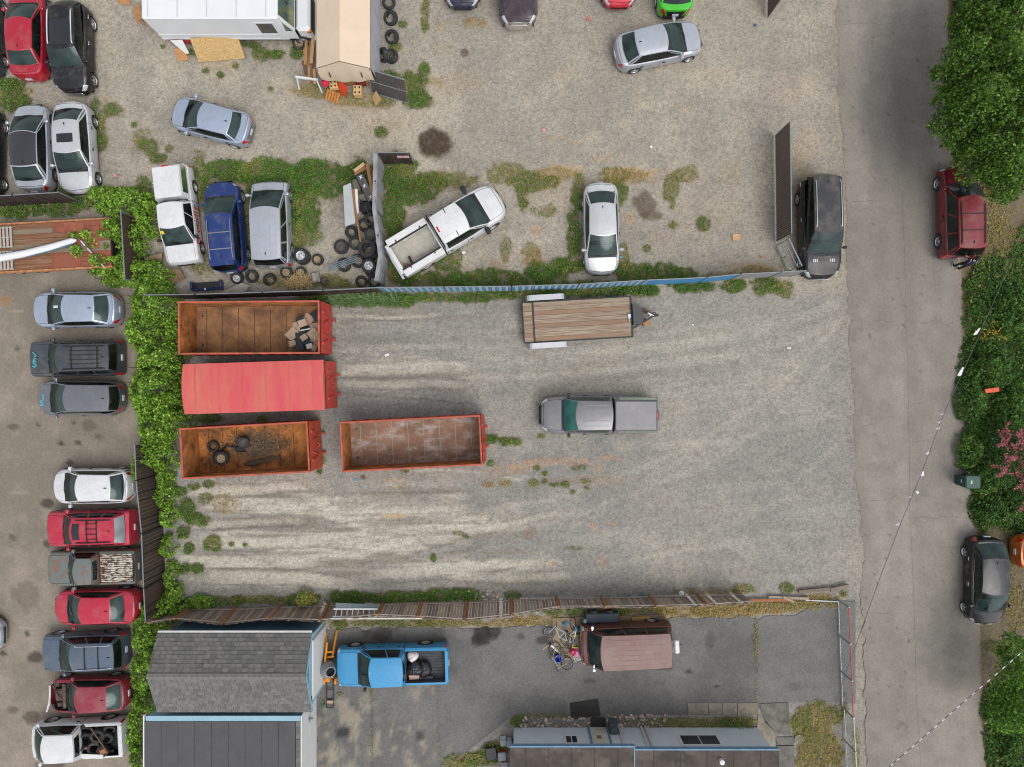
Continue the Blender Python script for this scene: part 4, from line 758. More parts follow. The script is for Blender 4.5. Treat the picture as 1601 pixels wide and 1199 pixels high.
def canopy(T, d, t0, t1, pm, top_z, inset=.13, glass=True, win=True, rear_light=True, ribs=False):
    """pickup-bed cap: sloping sides, flat ribbed top, side and rear glass"""
    xa, xb = d['X'](t0), d['X'](t1); yb, z0 = d['W'] / 2 * .93, d['zb'] + .01; yt = yb - inset
    base = [(xa, -yb), (xa, yb), (xb, yb), (xb, -yb)]; t_ = [(xa - .03, -yt), (xa - .03, yt), (xb + inset, yt), (xb + inset, -yt)]
    mb = MB(); vs = [(x, y, z0) for x, y in base] + [(x, y, top_z - .06) for x, y in t_]
    i2 = [(xa - .08, -yt + .05), (xa - .08, yt - .05), (xb + inset + .06, yt - .05), (xb + inset + .06, -yt + .05)]
    vs += [(x, y, top_z) for x, y in i2]
    fs = [(8, 9, 10, 11)[::-1]] + [(k, (k + 1) % 4, 4 + (k + 1) % 4, 4 + k)[::-1] for k in range(4)] + [(4 + k, 4 + (k + 1) % 4, 8 + (k + 1) % 4, 8 + k)[::-1] for k in range(4)]
    mb.add(vs, fs); c = mb.build('canopy', pm, T, 25)
    if win:
        for s in (1, -1):
            wb = MB(); f = lambda u, v: (xa - .25 + (xb + .35 - xa) * u, s * (yb + (yt - yb) * v + .006), z0 + (top_z - .06 - z0) * v)
            wb.grid(lambda u, v: f(u, .15 + .65 * (v if s < 0 else 1 - v)), 2, 1); wb.build('canopy_window', GLD, c)
        wb = MB(); wb.grid(lambda u, v: (xb + inset * (.15 + .65 * v) - .006, -yt * .85 + 2 * yt * .85 * (1 - u), z0 + (top_z - .06 - z0) * (.15 + .65 * v)), 2, 1); wb.build('canopy_rear_window', GLD, c)
    if rear_light:
        lb = MB(); lb.bbox(xb + inset - .02, xb + inset + .05, -.16, .16, top_z - .03, top_z + .015, .01); lb.build('brake_light', RED, c)
    if ribs:
        for u in (.45,):
            rb_ = MB(); xx = xa + (xb - xa) * u; rb_.bbox(xx - .02, xx + .02, -yt, yt, top_z, top_z + .015, .004); rb_.build('canopy_rib', pm, c)
    return c
P_SIL = paint('silver', (192, 197, 206), .4, .32, .5); P_SIL2 = paint('silver_warm', (208, 210, 213), .3, .35, .5); P_LBL = paint('pale_blue_silver', (176, 188, 208), .35, .35, .4)
P_GRY = paint('mid_grey', (128, 132, 138), .5, .35, .4); P_DGR = paint('charcoal', (74, 80, 86), .3, .4, .3); P_BLK = paint('black', (17, 19, 25), .0, .4, .25, .1)
P_WHT = paint('white', (226, 227, 228), .0, .4, .3, .2); P_RED = paint('cherry_red', (176, 20, 48), .0, .4, .4, .12); P_RED2 = paint('faded_red', (190, 30, 62), .0, .45, .3, .15); P_MAR = paint('maroon', (112, 20, 34), .1, .3, .7, .1)
P_BLU = paint('royal_blue', (20, 52, 116), .1, .35, .4, .1); P_SKY = paint('faded_sky_blue', (68, 154, 204), .0, .5, .15, .2, (.42, .52, .56), .1, 1.6)
P_NAV = paint('navy', (34, 42, 66), .1, .3, .6); P_PUR = paint('dark_purple', (62, 48, 60), .2, .35, .5); P_GRN = paint('lime_green', (58, 196, 34), .0, .35, .6, .06); P_CRD = paint('coral_red', (214, 52, 66), .0, .35, .5, .06)
P_ORG = paint('orange', (206, 110, 40), .1, .35, .6, .08); P_SLB = paint('slate_blue', (96, 112, 130), .35, .4, .3); P_TAU = paint('pickup_grey', (128, 127, 131), .35, .4, .3); P_BRN = paint('brown_van', (112, 64, 54), .0, .5, .2, .2); P_BRT = paint('faded_brown_roof', (136, 104, 100), .0, .65, .05, .35)
P_RST = paint('grey_primer', (112, 122, 118), .0, .6, .05, .2, A(150, 84, 56), .34, 3.2); P_WRK = paint('wreck_red', (146, 40, 58), .0, .5, .15, .2); P_GRE = paint('faded_green', (88, 122, 116), .0, .55, .1, .2, A(150, 70, 70), .2, 2.5)
BRD = M('red_roof_paint', A(176, 56, 66), .6, var=.1, col2=A(196, 150, 140), c2amt=.35, c2scale=6, c2edge=.15)
G1 = 'cars in the upper yard'; G2 = 'cars along the vine-covered fence'; G3 = 'cars parked nose-out in the asphalt lot'; G4 = 'vehicles parked along the street'
SUV = dict(kind='suv', cowl=.22, wst=.36, rend=.90, deck=.972, H=1.7, W=1.86, zn=.72, zh=.92, zc=1.06, zb=1.08, zd=1.08, wr=.36, cat='suv', doors=2)
V = {}
V['redtl'] = vehicle('sedan', 'cherry red sedan cut off by the top edge beside the black crossover', (44, -18), (47, 125), 1.8, 1.45, pm=P_RED, group=G1, rend=0.65, cowl=0.2, wst=0.335, deck=0.825)
V['blktl'] = vehicle('crossover', 'black crossover with silver roof rails and dark glass roof, next to the red sedan', (116, 147), (113, 7), pm=P_BLK, group=G1, rails=CHR, sunroof=(.08, .66, .72), chrome=True, **{**SUV, 'deck': 1.02, 'wst': 0.53, 'cowl': 0.32, 'rend': 0.98, 'H': 1.66})
V['sbr'] = vehicle('sedan', 'silver sedan with a black glass roof, tail toward the fence', (50, 163), (56, 301), 1.84, 1.47, pm=P_SIL, roofm=M('black_glass_roof', (.02, .02, .024), .2, coat=.8), group=G1, rend=0.675, deck=0.85, cowl=0.17, wst=0.32)
V['ssr'] = vehicle('sedan', 'silver sedan with a dark sunroof parked beside the black-roofed one', (123, 303), (115, 161), 1.84, 1.46, pm=P_SIL2, group=G1, sunroof=(.30, .58, .60), cowl=0.285, wst=0.48, rend=0.8, deck=0.92)
V['gbl'] = vehicle('sedan', 'grey-blue sedan parked alone at an angle on the gravel', (270, 174), (394, 207), 1.76, 1.43, pm=P_LBL, group=G1, cowl=0.205, wst=0.34, rend=0.69, deck=0.82, bumpm=paint('grey_bumper', (110, 116, 126), .2))
V['edg1'] = vehicle('sedan', 'dark sedan mostly outside the left edge of the picture by the red sedan', (-27, -14), (-24, 120), 1.78, 1.45, pm=P_DGR, group=G1, meas=False)
V['edg2'] = vehicle('sedan', 'black sedan mostly outside the left edge of the picture by the silver pair', (-27, 310), (-24, 168), 1.78, 1.45, pm=P_BLK, group=G1, meas=False)
V['nav'] = vehicle('sedan', 'navy car of which only the front bumper shows at the top edge', (723, 12), (722, -135), 1.82, 1.45, pm=P_NAV, group=G1, meas=False)
V['pur'] = vehicle('pickup', 'dark purple pickup with chrome bumper cut off by the top edge', (811, 42), (808, -150), 1.96, 1.75, 'pickup', P_PUR, G1, cowl=.23, wst=.33, rend=.56, deck=.58, bed=(.6, .97), zn=.8, zh=.98, zc=1.08, zb=1.1, wr=.37, bumpm=CHR, chrome=True, cat='pickup', meas=False)
V['cor'] = vehicle('sedan', 'coral red car whose nose just shows at the top edge', (968, 11), (968, -130), 1.78, 1.44, pm=P_CRD, group=G1, meas=False)
V['grn'] = vehicle('hatchback', 'lime green small car with its tail just inside the top edge', (1052, -110), (1055, 25), 1.84, 1.55, 'suv', P_GRN, G1, cowl=.22, wst=.36, rend=.80, deck=.90, zc=1.0, zb=1.02, zd=1.0, bumpm=BLK, meas=False)
V['gsd'] = vehicle('sedan', 'grey sedan parked askew on open gravel below the lime green car', (1096, 57), (961, 86), 1.84, 1.46, pm=P_SIL, group=G1, cowl=0.23, wst=0.4, rend=0.71, deck=0.875)
V['wpk'] = vehicle('pickup', 'white pickup with a white canopy and red lettering on its door', (290, 414), (272, 262), 1.74, 1.66, 'pickup', P_WHT, G2, cowl=0.235, wst=0.41, rend=0.64, deck=0.65, bed=(.655, .985), zn=.72, zh=.90, zc=1.0, zb=1.0, wr=.34, doors=2, boxy=True, mirror=BLK, wheel='steel', cat='pickup')
canopy(V['wpk'][0], V['wpk'][1], V['wpk'][1]['bed'][0], .985, P_WHT, 1.62, .14, ribs=True)
V['blu'] = vehicle('wagon', 'royal blue crossover wagon with grey roof rails and crossbars', (348, 284), (361, 427), pm=P_BLU, group=G2, rails=M('grey_rail', A(120, 124, 130), .5), bars=(.38, .74), spoiler=True, **{**SUV, 'deck': 0.945, 'wst': 0.36, 'cowl': 0.2, 'rend': 0.855, 'H': 1.62, 'W': 1.8})
V['van'] = vehicle('minivan', 'silver minivan with ribbed roof beside the blue wagon', (423, 284), (428, 418), pm=P_SIL, group=G2, ribs=5, **{**SUV, 'cowl': 0.12, 'wst': 0.315, 'rend': 0.89, 'deck': 0.98, 'H': 1.72, 'roofw': .80, 'boxy': True, 'cat': 'minivan'})
V['utl'] = vehicle('utility_pickup', 'white work pickup with side toolboxes parked diagonally by the grey fence', (783, 310), (617, 410), 2.04, 1.86, 'pickup', P_WHT, 'vehicles behind the blue striped fence', cowl=0.19, wst=0.34, rend=0.58, deck=0.595, bed=(.62, .965), bedm=M('dusty_bed', A(196, 192, 180), .8, var=.12, col2=A(168, 150, 124), c2amt=.3), zn=.85, zh=1.05, zc=1.14, zb=1.16, wr=.4, mirror=BLK, cat='pickup', wheel='steel', h0=.7)
V['wsd'] = vehicle('sedan', 'pale silver sedan parked nose toward the blue striped fence', (941, 430), (938, 286), 1.8, 1.44, pm=P_SIL2, group='vehicles behind the blue striped fence', cowl=0.235, wst=0.45, rend=0.76, deck=0.89)
V['bsv'] = vehicle('suv', 'black suv with silver window trim parked beside the slatted gate', (1282, 437), (1278, 277), pm=P_BLK, roofm=paint('dusty_black_roof', (54, 54, 58), 0, .5, .15, .2), hoodm=paint('dusty_black_hood', (48, 47, 49), 0, .5, .12, .2), group=G4, rails=CHR, chrome=True, **{**SUV, 'deck': 1.04, 'W': 1.94, 'H': 1.8, 'rend': 1.0, 'cowl': 0.27, 'wst': 0.47})
V['rsv'] = vehicle('suv', 'dark red suv with a bike on its rear, parked across the street', (1496, 262), (1499, 404), pm=P_MAR, roofm=paint('maroon_roof', (128, 26, 36), 0, .45, .4, .2), group=G4, rails=BLK, bars=True, boxy=True, **{**SUV, 'deck': 0.965, 'wst': 0.33, 'cowl': 0.2, 'W': 1.84, 'H': 1.76, 'rend': 0.875})
V['bsd'] = vehicle('sedan', 'glossy black sedan parked on the far side of the street', (1539, 976), (1541, 838), 1.84, 1.46, pm=P_BLK, roofm=P_BLK, group=G4, chrome=True, cowl=0.18, wst=0.355, rend=0.73, deck=0.9)
V['org'] = vehicle('hatchback', 'orange car cut off by the right edge behind the black sedan', (1716, 864), (1585, 862), 1.78, 1.5, 'suv', P_ORG, G4, cowl=.22, wst=.36, rend=.84, deck=.93, zc=1.0, zb=1.0, meas=False)
V['gpk'] = vehicle('pickup', 'grey pickup with a matching hard canopy alone in the gravel yard', (843, 648), (1027, 648), 1.92, 1.85, 'pickup', P_TAU, None, cowl=0.215, wst=0.33, rend=0.615, deck=0.625, bed=(.64, .985), zn=.85, zh=1.04, zc=1.12, zb=1.14, wr=.39, ribs=5, mirror=BLK, cat='pickup', bumpm=BLK, tint=(glass_mat('teal_glass', (.22, .62, .52), film=(.05, .18, .155), amt=(.4, .75)), GLD, GLD))
canopy(V['gpk'][0], V['gpk'][1], V['gpk'][1]['bed'][0] - .016, .988, P_TAU, 1.82, .16)
V['l1'] = vehicle('sedan', 'pale blue-silver sedan, topmost of the cars in the asphalt lot', (52, 485), (189, 484), 1.8, 1.44, pm=P_LBL, group=G3, cowl=0.21, wst=0.35, rend=0.67, deck=0.85)
V['l2'] = vehicle('suv', 'charcoal suv with a black roof rack and cyan scrawl on its hood', (49, 562), (192, 559), pm=P_DGR, roofm=P_DGR, group=G3, rails=BLK, bars=(.28, .80), boxy=True, **{**SUV, 'deck': 0.985, 'rend': 0.86, 'W': 1.78, 'H': 1.68, 'cowl': 0.22, 'wst': 0.29})
V['l3'] = vehicle('wagon', 'mid grey rounded crossover with cyan scrawl on its hood', (63, 622), (194, 622), pm=P_GRY, group=G3, **{**SUV, 'rend': 0.8, 'deck': 0.96, 'W': 1.76, 'H': 1.6, 'cowl': 0.17, 'wst': 0.305})
V['l4'] = vehicle('sedan', 'white sedan in the asphalt lot below the empty stalls', (84, 760), (209, 759), 1.76, 1.44, pm=P_WHT, group=G3, cowl=0.185, wst=0.3, rend=0.68, deck=0.87, mirror=P_WHT)
V['l5'] = vehicle('suv', 'boxy faded red suv with a dark sunroof and roof rack', (76, 826), (212, 823), pm=P_RED2, group=G3, rails=BLK, bars=(.38, .62), sunroof=(.05, .22, .62), boxy=True, **{**SUV, 'rend': 0.735, 'deck': 0.875, 'W': 1.76, 'H': 1.62, 'cowl': 0.2, 'wst': 0.265, 'tint': (GLW, GLD, GLB)})
V['l6'] = vehicle('pickup', 'rusty grey pickup with a peeling white slatted bed', (77, 888), (218, 884), 1.74, 1.6, 'pickup', P_RST, G3, cowl=0.25, wst=0.285, rend=0.455, deck=0.495, bed=(.51, .975), bedm=BLK, bedz=.6, zn=.72, zh=.88, zc=.98, zb=.98, wr=.33, doors=1, boxy=True, wheel='steel', cat='pickup')
V['l7'] = vehicle('sedan', 'faded red sedan between the rusty pickup and the slate blue suv', (86, 949), (220, 946), 1.76, 1.43, pm=P_RED2, group=G3, cowl=0.195, wst=0.3, rend=0.62, deck=0.8)
V['l8'] = vehicle('suv', 'slate blue suv with silver roof rails, third up in the asphalt lot row', (69, 1019), (199, 1014), pm=P_SLB, group=G3, rails=CHR, bars=True, boxy=True, **{**SUV, 'rend': 0.84, 'deck': 0.97, 'W': 1.8, 'H': 1.68, 'cowl': 0.215, 'wst': 0.33})
V['l9'] = vehicle('sedan', 'wrecked maroon sedan with its hood missing and a green trunk lid', (78, 1086), (203, 1082), 1.74, 1.42, pm=P_WRK, lidm=P_GRE, group=G3, cowl=0.27, wst=0.335, rend=0.68, deck=0.88, nohood=True)
V['l10'] = vehicle('pickup', 'stripped white pickup with its bed full of scrap tyres', (56, 1157), (199, 1150), 1.84, 1.72, 'pickup', P_WHT, G3, cowl=0.015, wst=0.075, rend=0.39, deck=0.405, bed=(.43, .90), bedm=BLK, bedz=.62, zn=.9, zh=.98, zc=1.0, zb=1.04, wr=.36, doors=1, boxy=True, wheel='steel', wiper=False, cat='pickup')
V['edg3'] = vehicle('sedan', 'silver car whose nose barely enters at the left edge', (5, 994), (-130, 994), 1.78, 1.44, pm=P_SIL, group=G3, meas=False)
V['bpk'] = vehicle('pickup', 'faded sky blue pickup with rubbish bags in its open bed', (527, 1040), (702, 1035), 1.94, 1.74, 'pickup', P_SKY, None, cowl=0.21, wst=0.3, rend=0.57, deck=0.585, bed=(.605, .965), bedm=M('worn_bed_liner', (.05, .055, .06), .8, var=.3), bedz=.6, zn=.82, zh=1.0, zc=1.08, zb=1.1, wr=.38, doors=2, boxy=True, wheel='steel', cat='pickup', mirror=BLK)
V['bvn'] = vehicle('van', 'brown passenger van with a faded ribbed roof on the dark driveway', (906, 1007), (1050, 1001), 1.98, 2.0, 'van', P_BRN, None, cowl=0.11, wst=0.245, rend=0.985, deck=1.0, zn=.85, zh=1.05, zc=1.2, zb=1.22, wr=.36, doors=2, boxy=True, wheel='steel', roofm=P_BRT, ribs=6, roofw=.86, bumpm=CHR, cat='van', mirror=CHR, plate=False)

# --- small things that belong to single vehicles
def stroke(mb, pts, w=.06, n=1):
    for p, q in zip(pts, pts[1:]): mb.bar(p, q, w, .006)
CYN = M('cyan_marker', A(84, 170, 180), .6)
def scrawl(key, strokes, t, s=1.0):
    T, d = V[key]; mb = MB()
    for st in strokes:
        pts = []
        for a, b in st:
            tt = t + b * s / d['L']; yy = a * s; w = d['width'](tt)
            pts.append((d['X'](tt), yy, d['ztop'](tt) + .05 * (1 - (abs(yy) / w) ** 2) + .012))
        stroke(mb, pts)
    o = mb.build('marker_scrawl', CYN, T); o['label'] = 'cyan marker scrawl on the hood'
S_ = [(.36, -.16), (.42, -.05), (.38, .06), (.28, .05), (.26, -.08), (.18, -.12), (.14, .0), (.18, .1)]
scrawl('l2', [[(a - .02, b) for a, b in S_], [(.08, -.12), (.1, .05)], [(.1, -.1), (.0, -.05), (-.02, .1)], [(-.1, -.05), (-.16, .1), (-.34, -.12)]], .10)
scrawl('l3', [S_, [(.1, .06), (.0, .12), (-.1, .04), (-.22, .12)]], .085, .9)
# red door lettering on the white pickup, traced strokes reading Proudly
T, d = V['wpk']; mb = MB()
GLY = {'P': [[(0, 0), (0, 1), (.6, 1), (.6, .5), (0, .5)]], 'r': [[(0, 0), (0, .62)], [(0, .45), (.25, .62), (.45, .58)]], 'o': [[(0, .1), (0, .52), (.25, .64), (.5, .52), (.5, .1), (.25, 0), (0, .1)]],
       'u': [[(0, .62), (0, .1), (.25, 0), (.5, .1), (.5, .62)], [(.5, .1), (.5, 0)]], 'd': [[(.5, 1), (.5, 0)], [(.5, .1), (.25, 0), (0, .1), (0, .5), (.25, .62), (.5, .5)]], 'l': [[(.1, 1), (.1, 0)]], 'y': [[(0, .62), (.25, .05)], [(.5, .62), (.1, -.3)]]}
xx = d['X'](.19); hh = .34
for ch in 'Proudly':
    for st in GLY[ch]:
        pts = [(xx - a * .42, d['W'] / 2 + .012 - (.0 if b < .5 else .012), .56 + b * hh) for a, b in st]
        for p, q in zip(pts, pts[1:]): mb.bar(p, q, .012, .06, up=(0, 0, 1)) if abs(p[2] - q[2]) < 1e-4 else mb.obox((Vector(p) + Vector(q)) / 2, (Vector(q) - Vector(p)) / 2 * 1.05, (0, .006, 0), Vector((q[2] - p[2], 0, -(q[0] - p[0]))).normalized() * .03)
    xx -= .19 if ch == 'l' else .31
mb.build('door_lettering', M('red_lettering', A(196, 24, 40), .5), T)['label'] = 'red painted lettering on the door'
nb = MB(); p = d['ws'](.12, .74); nb.obox((p[0] + .02, p[1], p[2] + .02), (.06, 0, -.08), (0, .07, 0), (.006, 0, .006)); nb.build('notice', M('yellow_notice', A(240, 200, 40), .7), T)
# hood vents of the black suv
T, d = V['bsv']
for s in (.42, -.42):
    for k in range(3):
        mb = MB(); mb.box(d['X'](.185), d['X'](.155), s + (k - 1) * .085 - .025, s + (k - 1) * .085 + .025, 1.0 + .02, 1.0 + .085); mb.build('hood_vent', CHR, T)
# roof slots on the charcoal suv rack
T, d = V['l2']
for s in (-.5, -.18, .18, .5):
    mb = MB(); a, b = Vector(d['top'](.24, s)), Vector(d['top'](.86, s)); mb.bar(a + Vector((0, 0, .07)), b + Vector((0, 0, .075)), .03, .02); mb.build('rack_slat', BLK, d['roof'])
# red suv: spare roof rack square on the boxy red one
T, d = V['l5']
for s in (-.6, -.2, .2, .6):
    mb = MB(); a, b = Vector(d['top'](.38, s)), Vector(d['top'](.62, s)); mb.bar(a + Vector((0, 0, .065)), b + Vector((0, 0, .065)), .03, .02); mb.build('rack_slat', BLK, d['roof'])
# white slatted bed cover of the rusty pickup
T, d = V['l6']; WSL = M('peeling_white_paint', A(214, 208, 192), .7, var=.1, col2=A(84, 56, 40), c2amt=.5, c2scale=3, c2edge=.05, stretch=(1.4, 4, 1))
cv = MB(); cv.box(d['X'](.97), d['X'](d['bed'][0] + .005), -.70, .70, .90, .93); cover = cv.build('bed_cover', M('rust_dark', A(84, 58, 44), .9, var=.3), T)
for k in range(13):
    yy = -.66 + 1.32 * k / 12; mb = MB(); mb.box(d['X'](.968), d['X'](d['bed'][0] + .008), yy - .042, yy + .042, .93, .965); mb.build('slat', WSL, cover)
cb = MB(); cb.box(d['X'](d['bed'][0] + .004), d['X'](d['bed'][0] - .015), -.74, .74, .9, 1.06); cb.build('headboard', M('rusty_steel', A(120, 70, 48), .85, var=.3, col2=A(70, 46, 36), c2amt=.4, c2scale=3), T)
# work pickup: side toolboxes, cab bar, tail rack
T, d = V['utl']; UW = paint('toolbox_white', (232, 232, 230), 0, .45, .2)
for s in (1, -1):
    mb = MB(); mb.bbox(d['X'](.975), d['X'](.615), min(s * .70, s * 1.04), max(s * .70, s * 1.04), .75, 1.24, .02); bx_ = mb.build('side_toolbox', UW, T)
    mb = MB(); mb.bbox(d['X'](.97), d['X'](.62), min(s * .62, s * .70), max(s * .62, s * .70), 1.2, 1.25, .01); mb.build('rubber_rail', BLK, bx_)
    for tt in (.68, .90): mb = MB(); mb.bbox(d['X'](tt) - .03, d['X'](tt) + .03, min(s * .68, s * .8), max(s * .68, s * .8), 1.24, 1.27, .005); mb.build('lid_latch', BLK, bx_)
mb = MB(); mb.bbox(d['X'](.455), d['X'](.448), -.74, .74, 1.80, 1.865, .01); mb.bbox(d['X'](.598), d['X'](.585), -.9, .9, 1.7, 1.86, .01); mb.build('cab_bar', BLK, T)
mb = MB()
for k in range(5): mb.bbox(d['X'](.56), d['X'](.475), -.5 + .25 * k - .03, -.5 + .25 * k + .03, 1.83, 1.865, .01)
mb.build('roof_rib', P_WHT, T); mb = MB(); mb.bbox(d['X'](.575), d['X'](.56), -.16, .16, 1.82, 1.87, .01); mb.build('brake_light', RED, T)
mb = MB(); mb.bbox(-d['L'] / 2 - .12, -d['L'] / 2 + .03, -.95, .95, .5, .62, .02); mb.build('rear_step', CHR, T)
for s in (1, -1): mb = MB(); mb.bbox(d['X'](.235) - .1, d['X'](.235) + .14, min(s * 1.02, s * 1.36), max(s * 1.02, s * 1.36), 1.2, 1.42, .04); mb.build('tow_mirror', BLK, T)
c_, s_ = math.cos(d['rz']), math.sin(d['rz'])
def on_veh(key, t, y, z):
    T, d = V[key]; x = d['X'](t); a = d['rz']; return (T.location.x + x * math.cos(a) - y * math.sin(a), T.location.y + x * math.sin(a) + y * math.cos(a), z)
mb = MB(); mb.box(-.06, .06, -.2, .2, 0, .08); mb.build('tool_tray', BLK, rot=R(25), loc=on_veh('utl', .88, -.30, .59)); tag(bpy.data.objects['tool_tray'], 'small black tool tray in the dusty bed of the work pickup', 'tray')
mb = MB(); mb.box(-.18, .18, -.03, .03, 0, .05, rot=.4); mb.box(-.16, .16, -.03, .03, .02, .07, rot=-.8); mb.box(-.1, .1, -.04, .04, .05, .1, rot=1.3); tag(mb.build('wood_scraps', M('wood_scrap', A(150, 112, 78), .8, var=.3), loc=on_veh('utl', .935, -.42, .59)), 'short wood scraps by the tailgate of the work pickup', 'scrap wood', kind='stuff')
# engine bay of the wrecked sedan
T, d = V['l9']; mb = MB(); mb.bbox(d['X'](.17), d['X'](.08), -.3, .3, .35, .72, .06); mb.box(d['X'](.24), d['X'](.2), -.6, .6, .4, .85); mb.bbox(d['X'](.16), d['X'](.1), .38, .6, .4, .68, .03); mb.bbox(d['X'](.12), d['X'](.06), -.62, -.4, .4, .64, .03); mb.tube([(d['X'](.05), -.5, .66), (d['X'](.12), -.1, .76), (d['X'](.2), .4, .7)], .035, 6)
mb.build('engine', M('greasy_engine', A(78, 66, 58), .7, var=.5, scale=9, col2=A(140, 110, 86), c2amt=.3, c2scale=6), T)
mb = MB(); mb.tube([(d['X'](-.02), .78, .75), (d['X'](.03), .3, .82), (d['X'](.045), -.2, .84), (d['X'](.04), -.55, .8)], .05, 6); mb.build('bent_strip', M('bent_white_strip', A(216, 208, 206), .6), T)
# licence sticker on glass, windscreen paper
for key, s, v, nm, c in (('l1', .44, .55, 'paper_sheet', (206, 236, 222)),):
    T, d = V[key]; p = d['ws'](s, v); q = d['ws'](s, v + .25); mb = MB(); mb.obox((Vector(p) + Vector(q)) / 2 + Vector((.01, 0, .015)), (Vector(q) - Vector(p)) / 2, (0, .06, 0), (.003, 0, .003)); mb.build(nm, M('paper', A(*c), .8), T)
# van: chrome bumper bar, spare on the tail
T, d = V['bvn']; mb = MB(); mb.bbox(-d['L'] / 2 - .34, -d['L'] / 2 - .12, -.05, .62, .62, .80, .04); mb.build('tail_box', M('white_plastic', A(226, 226, 228), .5), T)
mb = MB(); mb.tube([(-d['L'] / 2 - .05, .3, .5), (-d['L'] / 2 - .55, .26, .5)], .035, 6); mb.build('hitch', BLK, T)
# ------------------------------------------------------------------ containers, trailers
def corners(px4, h):
    """photo px of TL, TR, BR, BL at height h -> centre, heading, length, width"""
    P = [Vector((*g(*p, h), 0)) for p in px4]; c = sum(P, Vector()) / 4
    ax = (P[1] + P[2] - P[0] - P[3]) / 2; ay = (P[0] + P[1] - P[3] - P[2]) / 2
    return c, math.atan2(ax.y, ax.x), ax.length, ay.length
RUST = M('rusted_floor', A(164, 120, 82), .9, var=.3, scale=1.6, col2=A(112, 82, 60), c2amt=.42, c2scale=1.2, bump=.3, bscale=20, fine=.25)
RUSTO = M('orange_rust', A(200, 128, 64), .85, var=.28, scale=1.4, col2=A(92, 60, 36), c2amt=.4, c2scale=1.3, bump=.3, bscale=18, fine=.2)
RUSTW = M('scraped_floor', A(158, 122, 100), .8, var=.25, scale=1.2, col2=A(204, 190, 182), c2amt=.33, c2scale=1.5, c2edge=.1, bump=.25, fine=.3, stretch=(.7, 1.3, 1))
DRED = M('container_red', A(200, 62, 58), .55, var=.15, scale=2, col2=A(150, 76, 54), c2amt=.42, c2scale=2.5)
DPNK = M('container_pink_red', A(214, 70, 76), .6, var=.1, scale=2, col2=A(176, 84, 62), c2amt=.3, c2scale=2.5)
DORG = M('container_orange_red', A(188, 76, 50), .65, var=.15, scale=2, col2=A(140, 80, 54), c2amt=.3, c2scale=2.5)
LIDM = M('faded_lid', A(210, 120, 98), .7, var=.08, scale=1.0, fine=.1, col2=A(212, 62, 84), c2amt=.52, c2scale=.9, c2edge=.28, stretch=(1.3, .35, 1))
RIMM = M('container_rim', A(198, 92, 70), .65, var=.15, scale=2, col2=A(140, 86, 58), c2amt=.45, c2scale=3)
